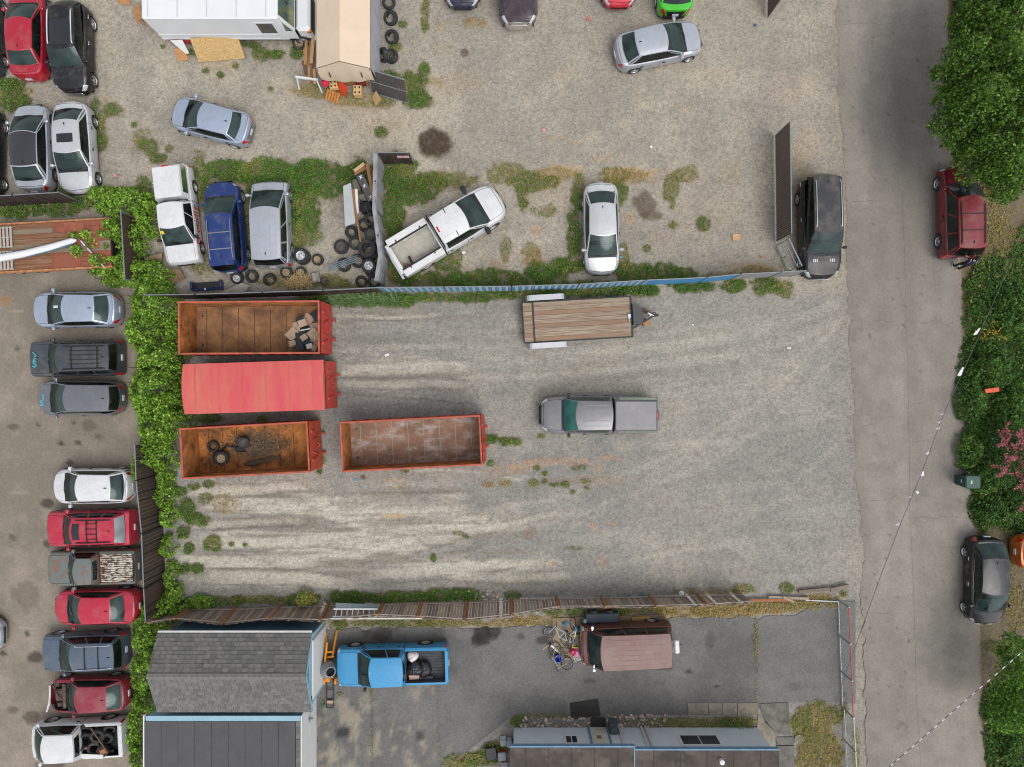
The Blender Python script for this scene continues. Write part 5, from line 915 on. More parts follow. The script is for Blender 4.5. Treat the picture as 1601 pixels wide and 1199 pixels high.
def dumpster(label, px4, wall, floor, inner, lid=False, hooks=1, group='red roll-off containers in the gravel yard'):
    hR = 2.1; c, rz, L, W = corners(px4, hR); T = thing('roll_off_container', label, 'dumpster', (c.x, c.y, 0), rz, group)
    x0, x1, y0, y1 = -L / 2, L / 2, -W / 2, W / 2; t = .05
    def wallp(name, a, b, th=.05):
        mb = MB(); p, q = Vector((*a, 0)), Vector((*b, 0)); d = (q - p).normalized(); n = Vector((-d.y, d.x, 0)) * th
        mb.add([(*v.xy, z) for z in (.2, hR - .1) for v in (p, q, q + n, p + n)], [(3, 2, 1, 0), (4, 5, 6, 7)], 0)
        v = len(mb.v) - 8
        mb.f += [(v, v + 1, v + 5, v + 4), (v + 1, v + 2, v + 6, v + 5), (v + 3, v, v + 4, v + 7)]; mb.mi += [0] * 3
        mb.f += [(v + 2, v + 3, v + 7, v + 6)]; mb.mi += [1]; return mb.build(name, [wall, inner], T)
    sN = wallp('side_wall', (x1, y1), (x0, y1)); sS = wallp('side_wall', (x0, y0), (x1, y0)); wallp('rear_door', (x0, y1), (x0, y0)); fw = wallp('front_wall', (x1, y0), (x1, y1))
    for par, yy, s in ((sN, y1, 1), (sS, y0, -1)):
        for k in range(11):
            xx = x0 + .3 + (L - .6) * k / 10; rb = MB(); rb.bbox(xx - .05, xx + .05, min(yy, yy + s * .045), max(yy, yy + s * .045), .25, hR - .12, .012); rb.build('stiffener', wall, par)
    for nm, (a, b, cc, d) in (('top_rail', (x0 - .03, x1 + .03, y1 - .055, y1 + .03)), ('top_rail', (x0 - .03, x1 + .03, y0 - .03, y0 + .055)), ('top_rail', (x0 - .03, x0 + .055, y0 + .057, y1 - .057)), ('top_rail', (x1 - .055, x1 + .03, y0 + .057, y1 - .057))):
        mb = MB(); mb.bbox(a, b, cc, d, hR - .1, hR + (.003 if b - a > 1 else 0), .015); mb.build(nm, RIMM, T)
    fl = MB(); fl.box(x0 + t, x1 - t, y0 + t, y1 - t, .16, .25); F = fl.build('floor', floor, T)
    for k in range(8):
        xx = x0 + .55 + (L - 1.1) * k / 7; rb = MB(); rb.box(xx - .012, xx + .012, y0 + .1, y1 - .1, .25, .262); rb.build('floor_seam', M('scraped_seam', A(176, 166, 158), .8, var=.3, scale=5) if floor is RUSTW else M('rust_seam', A(80, 56, 42), .9), F)
    for s in (1, -1):
        rl = MB(); rl.box(x0 + .1, x1 + .3, s * .5 - .06, s * .5 + .06, .04, .16); rl.build('skid_rail', wall, T)
        wl_ = MB(); wl_.lathe([(0, -.06), (.13, -.06), (.13, .06), (0, .06)], 12, axis='y', c=(x0 + .35, s * .75, .13)); wl_.build('roller', BLK, T)
    # sloping nose plate and hook frame
    mb = MB(); mb.add([(x1 + .055, y0, hR - .12), (x1 + .055, y1, hR - .12), (x1 + .16, y1, .3), (x1 + .16, y0, .3)], [(0, 1, 2, 3)[::-1]]); mb.build('nose_plate', wall, T)
    for k in range(hooks):
        yy = (-.5, .45)[k % 2] if hooks > 1 else 0
        mb = MB(); mb.bar((x1 + .06, yy - .25, 1.7), (x1 + .18, yy, .9), .06); mb.bar((x1 + .06, yy + .25, 1.7), (x1 + .18, yy, .9), .06); mb.build('hook_frame', wall, T)
    mb = MB(); mb.tube([(x1 + .14 + .09 * math.cos(a), 0 + .1 * math.sin(a), .92) for a in np.linspace(0, 2 * math.pi, 13)], .03, 6); mb.build('lift_hook', wall, T)
    for yy in (y1 - .5, y0 + .5): mb = MB(); mb.bbox(x1 + .05, x1 + .14, yy - .08, yy + .08, 1.2, 1.75, .015); mb.build('nose_gusset', wall, T)
    if lid:
        mb = MB(); mb.grid(lambda u, v: (x0 - .06 + (L + .06) * u - (.08 * (1 - (2 * v - 1) ** 2) if u == 0 else 0), y0 - .05 + (W + .1) * v, hR + .02 + .07 * (1 - (2 * v - 1) ** 2) + .012 * math.sin(u * 37)), 30, 10); lo = mb.build('lid', lid, T, 40)
        for k in range(6): rb = MB(); xx = x0 + .5 + (L - 1) * k / 5; rb.grid(lambda u, v: (xx - .03 + .06 * u, y0 - .04 + (W + .08) * v, hR + .035 + .07 * (1 - (2 * v - 1) ** 2)), 1, 10); rb.build('lid_rib', lid, lo)
    return T, c, rz, L, W
D1 = dumpster('red open container with dark tiles in one corner, nearest the fence', [(278, 472), (498, 470), (499, 552), (280, 553)], DRED, RUST, RUSTO, hooks=2)
D2 = dumpster('red container closed by a faded pink and tan lid', [(289, 571), (506, 564), (507, 639), (291, 646)], DRED, RUST, RUST, lid=LIDM, hooks=2)
D3 = dumpster('red-rimmed rusty container holding old tyres and debris', [(279, 671), (480, 659), (483, 738), (287, 748)], DORG, RUSTO, RUSTO, hooks=2)
D4 = dumpster('rusty container with a scraped empty floor, beside the weeds', [(532, 660), (750, 650), (753, 726), (535, 738)], DRED, RUSTW, RUSTO)
def scatter_in(D, label, mats, n, xr, yr, size, z0=.26, hz=.02, name='tile', cat='tile', group=None):
    T, c, rz, L, W = D
    for k in range(n):
        lx, ly = random.uniform(*xr), random.uniform(*yr); m = mats[k % len(mats)]; mb = MB(); s, w = random.uniform(*size), random.uniform(*size); z = z0 + k * .012
        mb.box(-s / 2, s / 2, -w / 2, w / 2, 0, hz); mb.build(name, m, T, loc=(lx, ly, z), rot=(random.uniform(-.06, .06), random.uniform(-.06, .06), random.uniform(0, 3)))
TLB = M('dark_tile', (.015, .016, .024), .4, var=.2); TLT = M('tan_tile_back', A(188, 164, 140), .8, var=.12); TLW = M('white_tile', A(226, 222, 214), .6)
def loose_tiles():
    T, c, rz, L, W = D1; k = 0
    for lx, ly, s, m, a in [(1.9, .2, .62, TLT, .3), (2.3, .5, .6, TLT, .9), (2.6, .1, .55, TLT, .2), (2.2, .05, .5, TLB, .15), (1.55, -.2, .6, TLT, .8), (2.0, -.35, .55, TLB, .1), (2.45, -.5, .6, TLB, .5), (2.75, -.65, .5, TLT, .2), (1.9, -.75, .5, TLB, .0), (2.9, .75, .62, TLB, .5), (2.35, -.75, .5, TLB, 1.0), (1.6, -.7, .35, TLT, .2), (2.65, -.2, .5, TLT, .7), (2.2, -.4, .34, TLT, .6), (2.9, -.35, .5, TLT, .1), (2.05, .45, .42, TLB, .4), (2.15, .32, .42, TLT, .35), (2.5, -.85, .3, TLW, .3), (2.0, -.9, .42, TLB, .3), (2.75, -.95, .3, TLT, 1.2)]:
        x, y = c.x + lx * math.cos(rz) - ly * math.sin(rz), c.y + lx * math.sin(rz) + ly * math.cos(rz)
        mb = MB(); mb.box(-s / 2, s / 2, -s * .42, s * .42, 0, .02); o = mb.build('floor_tile', m, loc=(x, y, .27 + k * .022), rot=(random.uniform(-.05, .05), random.uniform(-.05, .05), a + rz)); k += 1
        tag(o, ('dark slab' if m is TLB else 'tan slab' if m is TLT else 'white slab') + ' in the loose heap inside the container nearest the fence', 'tile', ('dark ' if m is TLB else 'tan ' if m is TLT else 'white ') + 'slabs heaped in the container')
loose_tiles()
mb = MB(); mb.bar((0, 0, 0), (.5, .1, .02), .05, .03); p = D1[1]; tag(mb.build('white_trim_strip', TLW, loc=(p.x + 2.1, p.y - .05, .75)), 'short white strip lying on the heap of slabs', 'strip')

# ---- tyres
TYM = {}
def tyre_mesh(r=.33, w=.22):
    k = (r, w)
    if k not in TYM:
        mb = MB(); i = r * .58; mb.lathe([(i, -w * .42), (r * .86, -w * .5), (r * .96, -w * .42), (r, -w * .25), (r, w * .25), (r * .96, w * .42), (r * .86, w * .5), (i, w * .42), (i * 1.06, w * .30), (r * .9, w * .36), (r * .9, -w * .36), (i * 1.06, -w * .30)], 22, close=True); TYM[k] = mb.mesh('tyre', RUB, 50)
    return TYM[k]
RIMG = {}
def tyre(label, px, py, z=0, r=.33, w=.22, tilt=(0, 0, 0), rim=None, group='scrap tyres', loc=None):
    x, y = loc if loc else g(px, py, z + w / 2)
    o = put('tyre', tyre_mesh(r, w), None, (x, y, z + w / 2), tilt); tag(o, label, 'tyre', group)
    if rim:
        if rim not in RIMG:
            mb = MB(); mb.lathe([(0, .0), (.05, .02), (.07, 0), (.13, -.01), (.16, .05), (.195, .07)], 16)
            for k in range(5): a = 2 * math.pi * k / 5; mb.lathe([(0, .004), (.022, .004)], 8, 1, c=(.1 * math.cos(a), .1 * math.sin(a), .005))
            RIMG[rim] = mb.mesh('rim', [{'white': M('white_rim', A(206, 208, 210), .4, .3), 'tan': M('rusty_rim', A(168, 148, 116), .7, var=.3), 'grey': M('dull_rim', A(150, 152, 152), .5, .5), 'dark': M('dark_rim', A(90, 84, 76), .7, var=.3)}[rim], BLK], 40)
        put('rim', RIMG[rim], o, (0, 0, .03), None, (r / .33,) * 2 + (1,))
    return o
for a in [('tyre with a white steel wheel beside the silver minivan', 471, 400, .22, .40, .26, (0, 0, 0), 'white'), ('tyre lying under the white-wheeled one', 474, 402, 0, .40, .24, (0, 0, 0), None), ('small tyre with tan rim on the outer side of the white-wheeled tyre', 497, 406, 0, .30, .2, (.1, 0, 0), 'tan'),
          ('tyre with tan rim behind the silver minivan bumper', 448, 426, .1, .31, .2, (.1, .1, 0), 'tan'), ('tyre with rusty rim between the two tan-rimmed tyres', 471, 426, 0, .30, .2, (.15, .1, 0), 'tan'), ('old tyre half hidden in grass behind the minivan', 422, 437, .05, .34, .2, (.9, .3, .4), None), ('worn tyre behind the blue wagon beside the grey board', 394, 432, 0, .34, .24, (.2, 0, 0), None), ('tyre with pale rim next to the blue bumper cover', 371, 434, 0, .33, .24, (.5, 0, 0), 'white'),
          ('bare tyre on gravel apart from the tyre pile', 534, 386, 0, .38, .22, (.05, 0, 0), 'dark'), ('tyre at the upper edge of the tyre pile against the fence', 580, 343, .5, .34, .24, (.1, .1, 0), None), ('tyre under the upper edge of the tyre pile', 570, 352, .25, .35, .24, (.5, .2, 0), None), ('leaning tyre left of the tyre pile below the grey panel', 550, 363, .2, .34, .25, (.1, .55, .3), None), ('grey-hubbed tyre near the fence in the tyre pile', 580, 366, .6, .33, .24, (0, .1, 0), 'dark'), ('tyre beside the largest tyre in the pile', 556, 380, .1, .35, .26, (.1, .2, 0), None),
          ('largest tyre lying on top of the tyre pile', 574, 388, .55, .46, .3, (.05, .1, 0), None), ('tyre beneath the largest tyre', 579, 393, .2, .46, .3, (0, .1, 0), None), ('tyre with a white steel wheel low in the tyre pile', 577, 416, .45, .38, .26, (0, .05, 0), 'white'), ('tyre beneath the white-wheeled tyre of the pile', 582, 423, .1, .38, .26, (0, 0, 0), None), ('tyre under the metal tubes by the pile', 538, 414, 0, .36, .22, (.2, 0, 0), None), ('dark tyre deep in the pile beside the metal tubes', 560, 408, 0, .36, .24, (.3, .2, 0), None), ('tyre low against the fence below the pile', 585, 440, 0, .34, .22, (.4, 0, 0), None), ('tyre half buried in the pile by the fence corner', 565, 440, 0, .3, .2, (.5, .3, 0), None),
          ('thin old bicycle-like tyre in grass beside the minivan', 462, 334, 0, .27, .09, (.1, 0, 0), None),
          ('tyre nearest the top of the row beside the tan shelter', 611, 28, 0, .37, .28, (.35, -.5, .2), None), ('second tyre in the row beside the tan shelter', 613, 58, 0, .36, .28, (.3, -.5, .2), None), ('upright tyre tucked against the shelter wall', 600, 86, .1, .36, .26, (.2, -1.1, 0), None), ('tyre with dark rim lowest in the row beside the shelter', 612, 88, 0, .36, .28, (.1, -.35, 0), 'dark'), ('dark tyre at the top edge beside the shelter', 608, 4, 0, .34, .25, (.3, .2, 0), None),
          ('front tyre lying flat by the lumber under the box truck', 468, 67, .05, .35, .2, (.3, .1, 0), 'tan')]:
    tyre(a[0], a[1], a[2], a[3], a[4], a[5], a[6], a[7])
def rel(D, lx, ly): T, c, rz, L, W = D; return (c.x + lx * math.cos(rz) - ly * math.sin(rz), c.y + lx * math.sin(rz) + ly * math.cos(rz))
o = tyre('dusty tyre with a weed growing in it, inside the rusty container', 0, 0, .27, .30, .2, (.1, 0, 0), None, loc=rel(D3, -2.25, .15)); 
tyre('tyre lying on the debris heap inside the rusty container', 0, 0, .45, .32, .22, (.3, .2, 0), 'dark', loc=rel(D3, -.65, .28)); tyre('thick tyre on top of another inside the rusty container', 0, 0, .5, .36, .26, (.05, .1, 0), 'tan', loc=rel(D3, -1.75, -.45)); tyre('lower of the two stacked tyres inside the rusty container', 0, 0, .26, .36, .24, (0, 0, 0), None, loc=rel(D3, -1.95, -.42))
# debris heap in the rusty container
n = 2600; T, c, rz, L, W = D3; a = RNG.normal(size=(n, 2)) * np.array([.75, .38]) + np.array([-.2, .1]); a = a[(abs(a[:, 0]) < L / 2 - .3) & (abs(a[:, 1]) < W / 2 - .2)]
wx = c.x + a[:, 0] * math.cos(rz) - a[:, 1] * math.sin(rz); wy = c.y + a[:, 0] * math.sin(rz) + a[:, 1] * math.cos(rz)
hz = .27 + .28 * np.exp(-((a[:, 0] + .2) / .8) ** 2 - ((a[:, 1] - .1) / .4) ** 2) * RNG.random(len(a)); w_ = RNG.random((len(a), 3)) ** 2
tag(put('straw_debris', leaves('straw_debris', np.stack([wx, wy, hz], 1), .13, mixc((AV(176, 142, 98), w_[:, 0]), (AV(108, 90, 70), w_[:, 1]), (AV(128, 126, 122), w_[:, 2])), up=1.0, aspect=.28)), 'heap of straw and dirt in the rusty container', 'debris', kind='stuff')
mb = MB(); mb.bar((0, 0, 0), (1.9, .28, .1), .16, .05); mb.bar((.1, -.05, -.03), (1.1, .1, .0), .12, .05); tag(mb.build('plank_scrap', M('dark_weathered_wood', A(84, 74, 62), .9, var=.3, stretch=(1, 8, 8)), loc=(*rel(D3, -.75, -.85), .4), rot=rz), 'long dark plank lying in the rusty container', 'plank')
mb = MB(); mb.tube([(0, 0, .1), (.4, .25, .2), (.9, .1, .15), (1.2, -.1, .1)], .05, 6); mb.bbox(.8, 1.3, -.1, .2, 0, .2, .05); tag(mb.build('black_hose', BLK, loc=(*rel(D3, -1.9, -.1), .3), rot=rz), 'black hose and plastic scrap between the tyres in the rusty container', 'scrap', kind=None)

# ---- wooden deck utility trailer
c, rz, L, W = corners([(816, 472), (987, 462), (990, 527), (818, 537)], .62); T = thing('utility_trailer', 'wood-decked utility trailer with black frame and silver fenders', 'trailer', (c.x, c.y, 0), rz)
x0, x1, y0, y1 = -L / 2, L / 2, -W / 2, W / 2; DECK = M('weathered_deck_plank', A(176, 158, 136), .85, var=.24, scale=1.5, col2=A(126, 98, 78), c2amt=.3, c2scale=1.6, c2edge=.14, stretch=(.5, 7, 4), fine=.3, fscale=14)
DECK2 = M('red_brown_plank', A(162, 126, 100), .85, var=.25, scale=1.5, col2=A(164, 146, 126), c2amt=.4, c2scale=1.4, stretch=(.4, 8, 4), fine=.3, fscale=14); FRM = M('black_frame_steel', (.02, .02, .022), .5, var=.3)
for nm, q in (('frame_rail', (x0, x1, y1 - .06, y1)), ('frame_rail', (x0, x1, y0, y0 + .06)), ('cross_member', (x1 - .09, x1 + .0, y0 + .061, y1 - .061)), ('cross_member', (x0 + .0, x0 + .06, y0 + .061, y1 - .061)), ('cross_member', (x0 + .52, x0 + .60, y0 + .061, y1 - .061))):
    mb = MB(); mb.bbox(*q, .46, .645, .01); mb.build(nm, FRM, T)
npk = 9; pw = (W - .13) / npk
for k in range(npk):
    mb = MB(); a = y0 + .065 + k * pw; mb.box(x0 + .603, x1 - .093, a + .006, a + pw - .006, .57, .622 + .004 * (k % 3)); mb.build('deck_plank', DECK if k % 3 else DECK2, T)
    mb = MB(); mb.box(x0 + .063, x0 + .517, a + .006, a + pw - .006, .55, .61 + .004 * (k % 2)); mb.build('deck_plank', DECK2 if k % 2 else DECK, T)
FEN = M('silver_fender', A(206, 206, 210), .35, .4, var=.08)
for s, xc in ((1, -1.55), (-1, -1.55)):
    mb = MB(); ya, yb_ = s * (W / 2 + .02), s * (W / 2 + .30)
    pr = [(-1.0, .32), (-.92, .66), (-.8, .74), (.8, .74), (.92, .66), (1.0, .32)]
    for (xa, za), (xb, zb_) in zip(pr, pr[1:]): f = [(xc + xa, ya, za), (xc + xb, ya, zb_), (xc + xb, yb_, zb_), (xc + xa, yb_, za)]; mb.add(f, [(0, 1, 2, 3) if s > 0 else (3, 2, 1, 0)])
    f = [(xc + x, yb_, z) for x, z in pr]; mb.add(f, [tuple(range(6)) if s < 0 else tuple(range(5, -1, -1))]); mb.build('fender', FEN, T)
    for dx in (-.42, .42): add_wheel(T, xc + dx, s * (W / 2 + .16), s, .32, 'steel')
mb = MB(); mb.prism([(x1 + .01, .62), (x1 + .42, .42), (x1 + .52, .16), (x1 + .52, -.22), (x1 + .42, -.42), (x1 + .01, -.46)], .5, .82); mb.build('tool_box', M('dark_grey_box', A(72, 74, 74), .6, var=.1), T)
mb = MB(); mb.bar((x1, .6, .5), (x1 + 1.15, 0, .5), .1); mb.bar((x1, -.6, .5), (x1 + 1.15, 0, .5), .1); mb.build('tongue', FRM, T)
mb = MB(); mb.tube([(x1 + .85, .0, .2), (x1 + .85, .0, .95)], .05, 8); mb.bar((x1 + .72, .1, .95), (x1 + 1.0, -.06, .95), .05); mb.build('jack', CHR, T)
mb = MB(); mb.bbox(x1 + 1.05, x1 + 1.35, -.07, .07, .45, .58, .02); mb.tube([(x1 + .9, .1, .5), (x1 + 1.2, .16, .4), (x1 + 1.3, -.05, .45)], .025, 5); mb.build('coupler', FRM, T)
mb = MB(); mb.tube([(x1 - .2, .1, .66), (x1 - .15, -.25, .68)], .06, 8); mb.bbox(x1 - .22, x1 - .08, -.1, .14, .62, .74, .02); mb.build('winch', CHR, T)
WBK = M('orange_wood_block', A(176, 120, 72), .8, var=.2)
for k, (dx, dy, a) in enumerate(((.72, .26, .1), (.76, -.32, .5))):
    mb = MB(); mb.box(-.17, .17, -.12, .12, 0, .2); x, y = c.x + (x1 + dx) * math.cos(rz) - dy * math.sin(rz), c.y + (x1 + dx) * math.sin(rz) + dy * math.cos(rz)
    tag(mb.build('wood_block', WBK, loc=(x, y, 0), rot=a), ('orange wooden block on the uphill side of the trailer tongue' if k == 0 else 'half-hidden wooden block on the lower side of the trailer tongue'), 'block', 'blocks by the trailer tongue')

# ---- rusty flatbed deck at the left edge
c, rz, L, W = corners([(-160, 357), (172, 341), (176, 417), (-156, 437)], 1.0); T = thing('flatbed_trailer', 'rusty flatbed trailer with worn plank deck half covered by vines', 'trailer', (c.x, c.y, 0), rz); x0, x1, y0, y1 = -L / 2, L / 2, -W / 2, W / 2
FB1 = M('flatbed_plank', A(142, 96, 66), .9, var=.25, scale=1.2, col2=A(168, 150, 128), c2amt=.3, c2scale=1, stretch=(.4, 8, 4), fine=.3, fscale=12); FB2 = M('flatbed_plank_grey', A(150, 132, 112), .9, var=.2, stretch=(.4, 8, 4), fine=.35, fscale=12); FBR = M('rust_plate', A(152, 88, 66), .85, var=.12, scale=1.2, col2=A(118, 66, 48), c2amt=.3, c2scale=1.4); FBE = M('rust_edge', A(176, 116, 72), .8, var=.25, scale=4, col2=A(206, 164, 120), c2amt=.3, c2scale=6)
for q in ((y1 - .08, y1), (y0, y0 + .1)): mb = MB(); mb.bbox(x0, x1, *q, .8, 1.03, .01); mb.build('side_rail', FBE, T)
npk = 9; pw = (W - .2) / npk
for k in range(npk):
    a = y0 + .11 + k * pw
    for (u0, u1), m in (((x0, x1 - 5.05), FB1), ((x1 - 5.04, x1 - 2.9), FB2 if k in (3, 4, 7) else FB1), ((x1 - 2.89, x1 - .05), FBR if k in (0, 1, 2, 7, 8) else FB2 if k in (3, 4) else FB1)):
        mb = MB(); mb.box(u0, u1, a + .005, a + pw - .005, .92, .985 + random.uniform(0, .012)); mb.build('deck_plank', m, T)
for q in ((x1 - 1.2, x1 - .6, y0 + 1.0, y0 + 1.7), (x1 - 3.0, x1 - 1.6, y0 + .12, y0 + .78), (x1 - 2.3, x1 - 1.3, y1 - .75, y1 - .12), (x1 - 2.1, x1 - 1.5, y1 - 1.3, y1 - .8)): mb = MB(); mb.box(*q, 1.0, 1.012); mb.build('steel_plate', FBR, T)
for xx in (x1 - 4, x1 - 5.2):
    for s in (1, -1): add_wheel(T, xx, s * (W / 2 - .2), s, .42, 'steel')
mb = MB(); mb.box(x0, x1, -.5, .5, .6, .9); mb.build('chassis', UND, T)
def pallet(label, px, py, z, rz, L=1.2, W=1.05, n=7, mat=None, along=True):
    x, y = g(px, py, z); T = thing('pallet', label, 'pallet', (x, y, z), rz, 'pallets'); m = mat or M('grey_pallet_wood', A(176, 168, 156), .9, var=.2, stretch=(3, 3, 3))
    for k in range(n): xx = -L / 2 + .06 + (L - .12) * k / (n - 1); mb = MB(); mb.box(xx - .055, xx + .055, -W / 2, W / 2, .1, .122); mb.build('slat', m, T)
    for s in (-.46, 0, .46): mb = MB(); mb.box(-L / 2, L / 2, s * W - .03, s * W + .03, .02, .098); mb.build('bearer', m, T)
    return T
pallet('weathered pallet on the flatbed above the white roll', 3, 372, .99, rz); pallet('weathered pallet on the flatbed below the white roll', 4, 408, .99, rz, W=.95)
pts = [Vector((*g(*p, 1.25), 1.22)) for p in ((-60, 416), (0, 403), (40, 396), (80, 386), (113, 376), (119, 375))]; mb = MB(); mb.tube(pts, [.2, .19, .18, .17, .14, .05], 10); ro = mb.build('rolled_awning', M('white_awning_cloth', A(228, 228, 232), .6, var=.06), smooth=50); tag(ro, 'long white rolled awning lying across the flatbed', 'awning')
mb = MB(); mb.tube([p + Vector((0, -.17, .0)) for p in pts[2:5]], .05, 6); mb.build('awning_arm', M('blue_grey_metal', A(96, 132, 152), .4, .4), ro)
a, b = Vector((*g(121, 372, 1.3), 1.2)), Vector((*g(163, 418, 1.1), 1.05)); sp = thing('striped_pole', 'white and dark striped pole lying at the end of the flatbed', 'pole', (a.x, a.y, a.z))
for k in range(12): mb = MB(); mb.tube([(b - a) * k / 12, (b - a) * (k + 1) / 12], .035, 6); mb.build('band', PLW if k % 3 else M('pole_dark', A(110, 106, 100), .6), sp)
# ------------------------------------------------------------------ fences and gates
GALV = M('galvanised_steel', A(150, 156, 160), .45, .5, var=.12); SLB = M('brown_fence_slat', A(74, 58, 50), .7, var=.2, scale=4); SLD = M('dark_fence_slat', A(52, 44, 42), .7, var=.2, scale=4)
BLT = M('blue_tarp', A(74, 146, 196), .6, var=.12); BLP = M('pale_blue_slat', A(166, 190, 202), .6, var=.1); BLD = M('blue_slat', A(92, 142, 176), .6, var=.1); GRT = M('grey_tarp', A(150, 150, 152), .75, var=.12, scale=3, bump=.3, bscale=8)
def fence(name, label, pts, h, slats, sw=.10, post_every=2.6, rail=True, cat='fence', off=.0, gap=.012, top_px=False, lean=None, sl_h=None, rails=1, group=None):
    """posts, top rail and vertical slats along ground px points; slats: function(distance) -> material or None"""
    P = [Vector((*g(*p), 0)) for p in pts]; T = thing(name, label, cat, (P[0].x, P[0].y, 0), 0, group); O = P[0]
    lv = Vector((*(lean or (0, 0)), 0)); dist = 0
    for a, b in zip(P, P[1:]):
        d = b - a; Ln = d.length; d.normalize(); n = Vector((-d.y, d.x, 0)); npst = max(1, round(Ln / post_every))
        for k in range(npst + 1):
            q = a + d * (Ln * k / npst) - O; mb = MB(); mb.tube([q + Vector((0, 0, -.05)), q + lv + Vector((0, 0, h + .06))], .035, 6); mb.build('post', GALV, T)
        if rail:
            mb = MB(); mb.tube([a - O + lv + Vector((0, 0, h)), b - O + lv + Vector((0, 0, h))], .028, 6); mb.build('top_rail', GALV, T)
        m = int(Ln / sw)
        for k in range(m):
            s = slats(dist + k * sw)
            if s is None: continue
            p = a + d * (k + .5) * (Ln / m) - O; mb = MB(); ax = d * (sw - gap) / 2; up = (lv + Vector((0, 0, h - .06))) / 2
            mb.obox(p + up + Vector((0, 0, .05)) + n * off, ax, n * .008, up); mb.build('slat', s, T)
        dist += Ln
    return T
fence('slatted_fence', 'dark brown slatted fence behind the containers', [(255, 468), (330, 467), (430, 464), (520, 461), (601, 457)], 1.75, lambda d: SLB if int(d * 10) % 2 else SLD, .16)
fence('striped_fence', 'long chain fence with pale blue striped slats and blue tarp', [(603, 457), (700, 456), (800, 455), (900, 452), (1000, 446), (1090, 442), (1140, 437), (1200, 434), (1236, 432)], 1.75,
      lambda d: (BLP if int(d / .16) % 2 else BLD) if d < 13.2 else (BLT if d < 17.6 else GRT), .16)
fence('slatted_fence', 'brown slatted fence along the lower vines, beside the red cars', [(246, 690), (248, 742), (256, 820), (259, 900), (262, 950)], 2.1, lambda d: SLB if int(d * 7) % 3 else SLD, .18)
fence('slatted_fence', 'short brown fence run between the flatbed and the white canopy pickup', [(222, 345), (228, 445)], 1.9, lambda d: SLB, .18)
fence('slatted_fence', 'dark slatted fence below the silver cars at the upper left', [(-60, 325), (0, 323), (60, 320), (128, 316)], 1.8, lambda d: SLB if int(d * 7) % 3 else SLD, .18)
# tarped cross fence
P = [(599, 258), (598, 300), (597, 340), (602, 380), (606, 410), (600, 447)]
T = fence('tarped_fence', 'grey tarped cross fence between the junk pile and work pickup', P, 1.8, lambda d: None, .2)
W3 = [Vector((*g(*p), 0)) for p in P]
def along(pts, t):
    t = min(max(t, 0), 1) * (len(pts) - 1); i = min(int(t), len(pts) - 2); return pts[i].lerp(pts[i + 1], t - i)
mb = MB(); mb.grid(lambda u, v: tuple(along(W3, u) - W3[0] + Vector((.05 + .04 * math.sin(u * 40 + v * 3) * (1 - v) + .02 * math.sin(u * 90), 0, .04 + 1.82 * v))), 60, 5); mb.build('tarp', GRT, T, 60)
mb = MB(); mb.grid(lambda u, v: tuple(along(W3, u) - W3[0] + Vector((-.12 + .2 * v, 0, 1.84 + .03 * math.sin(u * 50)))), 60, 1); mb.build('tarp_fold', GRT, T, 60)
T = fence('slatted_fence', 'short dark slatted panel with a small red and white sign', [(599, 257), (648, 257)], 1.8, lambda d: SLD if int(d * 20) % 2 else SLB, .09, 1.6)
mb = MB(); mb.box(.95, 1.52, -.055, -.03, 1.15, 1.4); sg = mb.build('sign', PLW, T); mb = MB(); mb.box(.97, 1.5, -.062, -.055, 1.3, 1.39); mb.build('sign_band', M('sign_red', A(206, 48, 60), .5), sg); mb = MB(); mb.box(1.02, 1.45, -.062, -.055, 1.19, 1.26); mb.build('sign_text_band', M('sign_pink', A(226, 150, 158), .5), sg)
def gate(name, label, pts, h, fill=None, z0=.12, group=None, n=0, r=.03, horiz=0, tiltv=(0, 0)):
    a, b = [Vector((*g(*p), 0)) for p in pts]; T = thing(name, label, 'gate', (a.x, a.y, 0), 0, group); d = b - a; up = Vector((tiltv[0], tiltv[1], h))
    zz = Vector((0, 0, z0)); mb = MB(); mb.tube([zz, zz + d, zz + d + up, zz + up, zz], r, 6); mb.build('gate_frame', GALV, T)
    for k in range(horiz): q = up * (k + 1) / (horiz + 1) + zz; mb = MB(); mb.tube([q, q + d], r * .8, 6); mb.build('rail', GALV, T)
    if fill:
        m = max(2, int(d.length / .11)); dn = d.normalized()
        for k in range(m): q = d * (k + .5) / m + zz; mb = MB(); mb.obox(q + up / 2, dn * .046, Vector((-dn.y, dn.x, 0)) * .006, up * .48); mb.build('slat', fill, T)
    return T, d
gate('slatted_gate', 'tall brown slatted gate standing open beside the black suv', [(1211, 213), (1213, 378)], 1.85, SLB)
gate('slatted_gate', 'slatted gate end at the top edge near the road', [(1200, -60), (1199, 30)], 1.85, SLB)
T, d = gate('steel_gate', 'bare galvanised gate frame between the slatted gate and black suv', [(1213, 384), (1232, 424)], 1.55, None, horiz=2, r=.035, tiltv=(0, 0))
mb = MB(); mb.tube([(d.x * .5 + .25 * math.cos(a), d.y * .5 + .1 * math.cos(a), .8 + .25 * math.sin(a)) for a in np.linspace(.5, 5.5, 10)], .025, 5); mb.build('hoop', GALV, T)
gate('slatted_gate', 'dark slatted gate leaf swung open beside the tan shelter', [(582, 146), (637, 162)], 1.4, M('dark_gate_mesh', A(78, 72, 70), .8, var=.15), horiz=1, r=.035, tiltv=(.1, .55))
